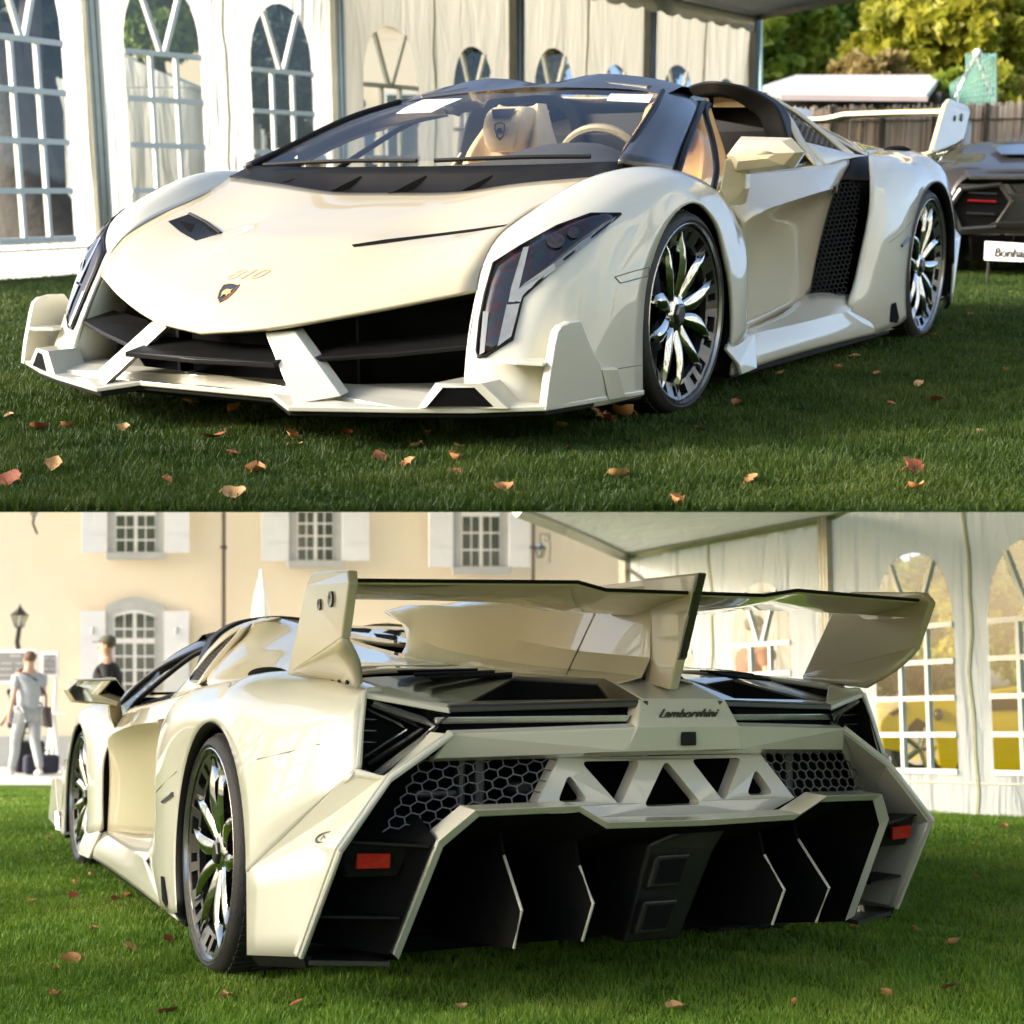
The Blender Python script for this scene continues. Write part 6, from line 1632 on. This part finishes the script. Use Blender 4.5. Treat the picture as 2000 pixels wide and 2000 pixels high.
lantern(1055, 1056, 1092, 29.0, 'blue-capped lantern hanging from an iron bracket right of the second downpipe', True)
lantern(66, 985, 1010, 27.0, 'cropped wall lantern at the very top left of the house')
# closed white parasol in front of the house
ps = thing('parasol', 'closed white parasol standing in front of the house', 'parasol', LOW)
c = lo(507, 1250, d=24); bm = bmesh.new()
g = []
for i, (z, r_) in enumerate(((0, .08), (.15, .15), (.45, .13), (.80, .09), (1.0, .05), (1.1, .02))):
    g.append([V((c.x, c.y, c.z)) + V((0, 0, z)) + V((math.cos(a), math.sin(a), 0)) * r_ * (1 + .22 * math.cos(8 * a)) for a in [2 * math.pi * k / 32 for k in range(32)]])
add_grid(bm, g, closed=True); finish('canopy', bm, CLOTH, ps, smooth=True)
tubeo('pole', [V((c.x, c.y, ground_low(c))), c + V((0, 0, 1.2))], .025, WFR, ps, n=8)
tubeo('base', [V((c.x, c.y, ground_low(c))), V((c.x, c.y, ground_low(c) + .06))], .28, STONE, ps, n=16)
# notice boards
DKB = mat('board_grey', (.20, .20, .20), .6, noise=(3, (.24, .24, .24), 1))
def board(x0, x1, y0, y1, D, lab, lines):
    t = thing('notice_board', lab, 'notice board', LOW)
    f = slab('frame', [lo(x0, y0, d=D), lo(x1, y0, d=D), lo(x1, y1, d=D), lo(x0, y1, d=D)], LF * .05, WFR, t, bevel=.005)
    m_ = 7
    slab('panel', [lo(x0 + m_, y0 + m_, d=D - .01), lo(x1 - m_, y0 + m_, d=D - .01), lo(x1 - m_, y1 - m_, d=D - .01), lo(x0 + m_, y1 - m_, d=D - .01)], LF * .01, DKB, f)
    for (a, b, y, h) in lines:
        slab('text_line', [lo(a, y, d=D - .02), lo(b, y, d=D - .02), lo(b, y + h, d=D - .02), lo(a, y + h, d=D - .02)], LF * .005, mat('print_pale', (.50, .50, .49), .6, noise=(60, (.34, .34, .33), 1)), f)
    for x in (x0 + 5, x1 - 5):
        p = lo(x, y1, d=D + .05); tubeo('leg', [p, V((p.x, p.y, ground_low(p)))], .03, WFR, t, n=6)
board(-60, 72, 1268, 1336, 23, 'wide grey notice board in a white frame at the far left', [(19, 41, 1279, 4), (2, 24, 1294, 3), (30, 46, 1294, 3), (0, 24, 1305, 3), (30, 45, 1305, 3), (0, 26, 1317, 3), (30, 46, 1317, 3), (-50, -8, 1294, 4), (-50, -8, 1308, 4)])
board(78, 114, 1272, 1323, 23.5, 'small tall grey notice board beside the wide one', [(86, 95, 1285, 2.5), (99, 107, 1285, 2.5), (86, 95, 1305, 3), (98, 107, 1305, 3)])
# low white table with tripod legs behind the walking man
tb = thing('table', 'white folding table with splayed legs by the house wall', 'table', LOW)
D = 23.0
slab('top', [lo(70, 1392, d=D), lo(128, 1392, d=D), lo(128, 1392, d=D + .7), lo(70, 1392, d=D + .7)], (0, 0, -.03), WFR, tb)
for x in (98, 106, 120): 
    p = lo(104, 1393, d=D + .3); q = lo(x - 6 if x < 104 else x, 1448, d=D + .2); tubeo('leg', [p, V((q.x, q.y, ground_low(q)))], .035, WFR, tb, n=6)
# ------------------------------------------------------------------ yellow car outside the lower tent
YEL = mat('yellow_paint', (.88, .62, .01), .25, coat=1, noise=(2, (.84, .58, .01), 1))
yc = thing('sports_car', 'bright yellow sports car outside the lower tent windows', 'car', LOW)
D = 15.0
def yp(x, y, o=0): return lo(x, y, d=D + o)
out = [(1718, 1420), (1722, 1405), (1745, 1385), (1770, 1372), (1800, 1365), (1850, 1362), (1930, 1350), (1990, 1340), (2060, 1345), (2110, 1370), (2110, 1480), (2050, 1505), (1900, 1512), (1860, 1510), (1835, 1495), (1830, 1450), (1815, 1415), (1792, 1402), (1776, 1418), (1768, 1450), (1766, 1470), (1725, 1462)]
slab('body', [yp(*p) for p in out], LF * 1.7, YEL, yc, bevel=.09, seg=3)
slab('side_glass', [yp(1900, 1372, -.02), yp(1935, 1358, -.02), yp(1995, 1350, -.02), yp(2050, 1362, -.02), yp(2050, 1385, -.02), yp(1930, 1388, -.02)], LF * .03, LENS, yc)
w = bpy.data.objects.new('wheel', None); link(w); w.parent = yc
cw = yp(1797, 1462, .12)
bm = bmesh.new()
Mx = Matrix.Translation(cw) @ basis((0, 0, 0), LF.cross(V((0, 0, 1))), LF).to_3x3().to_4x4()
lathe(bm, [(.10, .18), (.0, .22), (-.02, .31), (.02, .335), (.22, .335)], 36); bmesh.ops.transform(bm, matrix=Matrix.Translation(cw) @ Matrix.Rotation(math.atan2(LF.y, LF.x) - math.pi / 2, 4, 'Z'), verts=bm.verts); finish('tyre', bm, RUBBER, w, smooth=True)
for k in range(5):
    a = k * 2 * math.pi / 5; tubeo('spoke', [cw - LF * .0, cw + (LR * math.cos(a) + V((0, 0, math.sin(a)))) * .23], .03, SILVER, w, n=6)
slab('headlamp', [yp(1735, 1394, -.03), yp(1765, 1378, -.03), yp(1772, 1384, -.03), yp(1745, 1398, -.03)], LF * .03, LENS, yc)
bm = bmesh.new(); bmesh.ops.create_icosphere(bm, subdivisions=2, radius=.05, matrix=Matrix.Translation(yp(1832, 1396, -.03)) @ Matrix.Diagonal((1, 1, 1.4, 1))); finish('fuel_flap', bm, LENS, yc, smooth=True)
slab('rear_vent', [yp(1868, 1505, -.02), yp(1872, 1490, -.02), yp(1884, 1478, -.02), yp(1886, 1508, -.02)], LF * .03, VOIDB, yc)
for (x, D, row, (rx, rz), fm, lab) in [(1790, 20, 1170, (180, 150), FG, 'mid green tree behind the tall lower tent window'), (1880, 19, 1230, (140, 140), FY, 'yellow-green tree behind the lower tent, right'),
                                       (1500, 24, 1150, (110, 100), FG, 'dark tree behind the small lower tent window'), (2010, 18, 1170, (130, 150), FG, 'green tree behind the rightmost lower tent window'), (1780, 18, 1330, (120, 40), FD, 'dark hedge bush behind the yellow car')]:
    k += 1; c = lo(x, row, d=D); b = V((c.x, c.y, ground_low(c))); rr = (rad_at(rx, D), rad_at(rx, D) * .7, rad_at(rz, D))
    tree(lab, LOW, b, 3, rr, fm, BARK, n=5000, size=.10, seed=60 + k, cz=c.z - b.z, trunk_r=.1, group='trees seen through the lower tent windows')
gb = thing('marquee', 'pale marquee outside the small lower tent windows', 'tent', LOW)
q = LP(2.9, 20); bm = bmesh.new(); prism(bm, [q - LR * 1.5, q + LR * 3.0, q + LR * 3 + LF * 2, q - LR * 1.5 + LF * 2], (0, 0, 2.6)); finish('wall_panel', bm, CLOTH, gb)
bm = bmesh.new(); prism(bm, [q - LR * 1.6 + V((0, 0, 2.62)), q + LR * 3.1 + V((0, 0, 2.62)), q + LR * .7 + V((0, 0, 3.5))], LF * 2.1); finish('roof', bm, CLOTH, gb)
# ------------------------------------------------------------------ people
SKIN = mat('skin', (.55, .33, .23), .5, noise=(9, (.60, .37, .26), 1)); HAIR = mat('brown_hair', (.10, .055, .03), .6, noise=(40, (.14, .08, .045), 1), bump=(80, .5))
def skin_body(name, joints, bones, m, parent, sub=2):
    me = bpy.data.meshes.new(name); keys = list(joints); idx = {k_: i for i, k_ in enumerate(keys)}
    me.from_pydata([joints[k_][0] for k_ in keys], [(idx[a], idx[b]) for a, b in bones], []); me.materials.append(m)
    o = bpy.data.objects.new(name, me); link(o); o.parent = parent
    md = o.modifiers.new('skin', 'SKIN'); md.use_smooth_shade = True
    for i, k_ in enumerate(keys):
        sv = me.skin_vertices[0].data[i]; r_ = joints[k_][1]; sv.radius = (r_, r_) if not isinstance(r_, tuple) else r_
        sv.use_root = (i == 0)
    sd = o.modifiers.new('sub', 'SUBSURF'); sd.levels = sub; sd.render_levels = sub
    return o
def person(label, stage, foot, rz, H, top_m, leg_m, step=.22, cap=None, hat_m=None, bag=False, arm_up=False, shoe_m=None, short=True, group=None):
    p = thing('person', label, 'person', stage, foot, rz, scale=(H / 1.78,) * 3, group=group)
    s = step
    J = {'pelvis': ((0, 0, .95), (.15, .11)), 'belly': ((0, 0, 1.08), (.145, .10)), 'chest': ((.01, 0, 1.30), (.175, .115)), 'neck0': ((.0, 0, 1.45), (.085, .075)), 'neck': ((.015, 0, 1.52), .055), 'head0': ((.03, 0, 1.62), (.075, .088)), 'head': ((.03, 0, 1.70), (.075, .09)), 'crown': ((.02, 0, 1.755), (.05, .06)),
         'hipl': ((.0, .09, .90), .095), 'kneel': ((s * .6, .10, .50), .062), 'calfl': ((s * .55, .10, .34), .055), 'anklel': ((s, .10, .09), .038), 'toel': ((s + .15, .11, .035), .034),
         'hipr': ((.0, -.09, .90), .095), 'kneer': ((-s * .2, -.10, .49), .062), 'calfr': ((-s * .55, -.10, .34), .053), 'ankler': ((-s, -.10, .11), .038), 'toer': ((-s + .14, -.11, .035), .034),
         'shl': ((0, .19, 1.42), .062), 'ell': ((-.06, .25, 1.14), .042), 'wrl': ((.03, .26, .90), .028), 'hal': ((.06, .26, .83), (.030, .018)),
         'shr': ((0, -.19, 1.42), .062), 'elr': ((.02, -.26, 1.15), .042), 'wrr': ((.14, -.25, .93), .028), 'har': ((.18, -.24, .87), (.030, .018))}
    if arm_up: J['elr'] = ((.05, -.25, 1.16), .042); J['wrr'] = ((.25, -.20, 1.18), .028); J['har'] = ((.32, -.18, 1.19), (.030, .018))
    B = [('pelvis', 'belly'), ('belly', 'chest'), ('chest', 'neck0'), ('neck0', 'neck'), ('neck', 'head0'), ('head0', 'head'), ('head', 'crown'), ('pelvis', 'hipl'), ('hipl', 'kneel'), ('kneel', 'calfl'), ('calfl', 'anklel'), ('anklel', 'toel'),
         ('pelvis', 'hipr'), ('hipr', 'kneer'), ('kneer', 'calfr'), ('calfr', 'ankler'), ('ankler', 'toer'), ('neck0', 'shl'), ('shl', 'ell'), ('ell', 'wrl'), ('wrl', 'hal'), ('neck0', 'shr'), ('shr', 'elr'), ('elr', 'wrr'), ('wrr', 'har')]
    for sd_, h_ in (('l', 'hal'), ('r', 'har')):      # fingers and thumb
        base = V(J[h_][0]); wr = V(J['wr' + sd_][0]); d = (base - wr).normalized(); ac = V((0, 0, 1)) if abs(d.z) < .6 else V((1, 0, 0)); ac = (ac - d * ac.dot(d)).normalized(); cu = d.cross(ac)
        for k_, (o_2, l_) in enumerate(((-.026, .060), (-.009, .070), (.009, .066), (.025, .050))):
            J['f%s%d' % (sd_, k_)] = (tuple(base + ac * o_2 + d * .030 + cu * .004), .0095); J['g%s%d' % (sd_, k_)] = (tuple(base + ac * o_2 + d * (.030 + l_ * .6) + cu * .022), .008)
            B += [(h_, 'f%s%d' % (sd_, k_)), ('f%s%d' % (sd_, k_), 'g%s%d' % (sd_, k_))]
        J['t' + sd_] = (tuple(base - ac * .045 + d * .012), .010); B.append((h_, 't' + sd_))
    skin_body('body', J, B, SKIN, p)
    # face
    for q in (1, -1):
        bm = bmesh.new(); bmesh.ops.create_icosphere(bm, subdivisions=2, radius=.011, matrix=Matrix.Translation((.110, .030 * q, 1.668))); finish('eye', bm, WHITEP, p, smooth=True)
        bm = bmesh.new(); bmesh.ops.create_icosphere(bm, subdivisions=2, radius=.024, matrix=Matrix.Translation((.02, .082 * q, 1.655)) @ Matrix.Diagonal((.7, .35, 1.2, 1))); finish('ear', bm, SKIN, p, smooth=True)
    bm = bmesh.new(); prism(bm, [(.105, 0, 1.675), (.138, 0, 1.632), (.105, 0, 1.625)], (0, .018, 0)); bmesh.ops.translate(bm, vec=(0, -.009, 0), verts=bm.verts); finish('nose', bm, SKIN, p, bevel=.004)
    tubeo('mouth', [(.100, -.022, 1.600), (.106, 0, 1.598), (.100, .022, 1.600)], .004, mat('lips', (.42, .17, .14), .5, noise=(9, (.4, .16, .13), 1)), p, n=5)
    # clothes: the same skeleton a little thicker
    def wide(k_, e):
        r_ = J[k_][1]; return (J[k_][0], tuple(x + e for x in r_) if isinstance(r_, tuple) else r_ + e)
    mid = lambda a, b, t_: tuple(V(J[a][0]).lerp(V(J[b][0]), t_))
    T = {'pelvis': ((0, 0, .92), (.19, .17)), 'belly': ((0, 0, 1.08), (.185, .165)), 'chest': ((0, 0, 1.29), (.215, .175)), 'neck0': ((0, 0, 1.43), (.12, .12)), 'shl': wide('shl', .03), 'shr': wide('shr', .03)}
    T['sl'] = (mid('shl', 'ell', .62), .062); T['sr'] = (mid('shr', 'elr', .62), .062)
    skin_body('shirt', T, [('pelvis', 'belly'), ('belly', 'chest'), ('chest', 'neck0'), ('neck0', 'shl'), ('neck0', 'shr'), ('shl', 'sl'), ('shr', 'sr')], top_m, p)
    U_ = {'pelvis': ((0, 0, .93), (.155, .118))}
    for q in 'lr':
        for k_ in ('hip', 'knee', 'calf', 'ankle'): U_[k_ + q] = wide(k_ + q, .018)
    skin_body('trousers', U_, [('pelvis', 'hipl'), ('hipl', 'kneel'), ('kneel', 'calfl'), ('calfl', 'anklel'), ('pelvis', 'hipr'), ('hipr', 'kneer'), ('kneer', 'calfr'), ('calfr', 'ankler')], leg_m, p)
    for q in 'lr':
        a_, t_ = V(J['ankle' + q][0]), V(J['toe' + q][0])
        skin_body('shoe', {'a': (tuple(a_ - V((.03, 0, .045))), .048), 'b': (tuple((a_ + t_) / 2 - V((0, 0, .012))), .046), 'c': (tuple(t_ + V((.03, 0, .0))), .036)}, [('a', 'b'), ('b', 'c')], shoe_m or WHITEP, p, 1)
    # hair cap
    bm = bmesh.new(); bmesh.ops.create_uvsphere(bm, u_segments=20, v_segments=12, radius=1, matrix=Matrix.Translation((.012, 0, 1.705)) @ Matrix.Diagonal((.100, .090, .088, 1)))
    bmesh.ops.bisect_plane(bm, geom=bm.verts[:] + bm.edges[:] + bm.faces[:], plane_co=(.07, 0, 1.70), plane_no=(.75, 0, -.66), clear_outer=True)
    finish('hair', bm, HAIR, p, smooth=True)
    if cap:
        cp = bmesh.new(); bmesh.ops.create_uvsphere(cp, u_segments=20, v_segments=12, radius=1, matrix=Matrix.Translation((.015, 0, 1.72)) @ Matrix.Diagonal((.108, .096, .085, 1)))
        bmesh.ops.bisect_plane(cp, geom=cp.verts[:] + cp.edges[:] + cp.faces[:], plane_co=(0, 0, 1.712), plane_no=(0, 0, -1), clear_outer=True)
        cpo = finish('cap', cp, cap, p, smooth=True)
        slab('cap_peak', [(.09, -.07, 1.715), (.19, -.045, 1.705), (.20, 0, 1.705), (.19, .045, 1.705), (.09, .07, 1.715)], (0, 0, .008), cap, cpo, bevel=.003)
    if bag:
        bs_ = slab('shoulder_bag', [(-.10, -.24, .98), (.14, -.26, .98), (.17, -.27, .70), (-.13, -.26, .68)], (0, -.07, 0), mat('bag_brown', (.06, .045, .04), .6, noise=(20, (.09, .07, .06), 1)), p, bevel=.015)
        tubeo('strap', [(.02, -.28, .96), (-.14, -.20, 1.15), (-.145, -.02, 1.38), (-.06, .12, 1.475), (.06, .13, 1.46), (.155, -.03, 1.28), (.10, -.27, .98)], .016, mat('strap_navy', (.02, .025, .06), .6, noise=(20, (.03, .035, .07), 1)), bs_, n=6)
    return p
GT = mat('grey_tshirt', (.36, .39, .41), .85, noise=(12, (.42, .45, .47), 1), bump=(20, .5)); GTR = mat('grey_trousers', (.33, .35, .36), .85, noise=(12, (.38, .40, .41), 1), bump=(20, .5))
NAVY = mat('navy_cloth', (.018, .02, .04), .85, noise=(12, (.03, .032, .055), 1)); BLKC = mat('black_cloth', (.015, .015, .018), .85, noise=(12, (.025, .025, .028), 1)); OLV = mat('olive_cap', (.10, .10, .075), .85, noise=(12, (.13, .13, .1), 1))
az = math.atan2(LF.y, LF.x)
def stand(x, D): 
    p = lo(x, 1450, d=D); return V((p.x, p.y, ground_low(p)))
person('man in grey T-shirt and grey trousers walking away with a dark shoulder bag', LOW, stand(52, 20.5), az + .75, 1.80, GT, GTR, .26, bag=True, arm_up=True)
person('man in black T-shirt and olive cap behind the car\'s left mirror', LOW, stand(205, 17.5), az + 1.75, 1.80, BLKC, NAVY, .20, cap=OLV)
person('person in dark navy clothes half hidden behind the man in grey', LOW, stand(36, 22.0), az + 2.4, 1.62, NAVY, NAVY, .12)
person('person in rust top and cap seen through the small lower tent window', LOW, stand(1475, 14.6), az - 1.2, 1.80, mat('rust_cloth', (.30, .12, .08), .85, noise=(12, (.36, .15, .1), 1)), NAVY, .1, cap=OLV)
p = hi(705, 400, d=17.5); person('person in blue standing outside the upper tent window', HIGH, V((p.x, p.y, 0)), math.atan2(HF.y, HF.x) + 1.2, 1.80, mat('blue_cloth', (.07, .12, .22), .85, noise=(12, (.1, .15, .26), 1)), NAVY, .1)
for nm, x, D, m_ in (('suitcase', 58, 21.5, BLKC), ('holdall', 82, 21.2, NAVY)):
    t = thing(nm, 'dark %s on the courtyard behind the man in grey' % ('upright suitcase' if nm == 'suitcase' else 'soft holdall'), 'bag', LOW, stand(x, D))
    boxo('shell', (0, 0, .27 if nm == 'suitcase' else .16), (.30, .42, .48) if nm == 'suitcase' else (.3, .5, .28), m_, t, bevel=.05)
    tubeo('handle', [(0, -.1, .5 if nm == 'suitcase' else .28), (0, -.1, .62 if nm == 'suitcase' else .36), (0, .1, .62 if nm == 'suitcase' else .36), (0, .1, .5 if nm == 'suitcase' else .28)], .012, BLACK, t, n=6)
# reflections on the windscreen, painted as white patches, one set per car
for car in (car_high,):
    for pts in ([(840, 236), (915, 203), (1080, 198), (1010, 226), (950, 256), (800, 262)], [(1700, 178), (1880, 182), (1862, 216), (1685, 208)], [(375, 448), (388, 436), (388, 452)]):
        q = []
        for (a, b) in pts:
            d = V((-0.838059, -0.497975, -0.222884)) + V((-0.510725, 0.859744, -0.000507)) * ((400 + a * .4658 - 1000) / 2750) - V((-0.191875, -0.113408, 0.974845)) * ((100 + b * .4658 - 1000) / 2750)
            q.append(HE + d * 4.9)
        ws = [o for o in car.children if o.name.startswith('windscreen')]
        decal('windscreen_reflection', ws, q, EYE_F, WHITEP, car, lift=.003, cell=.05, ref=(-.4, 0, 0))
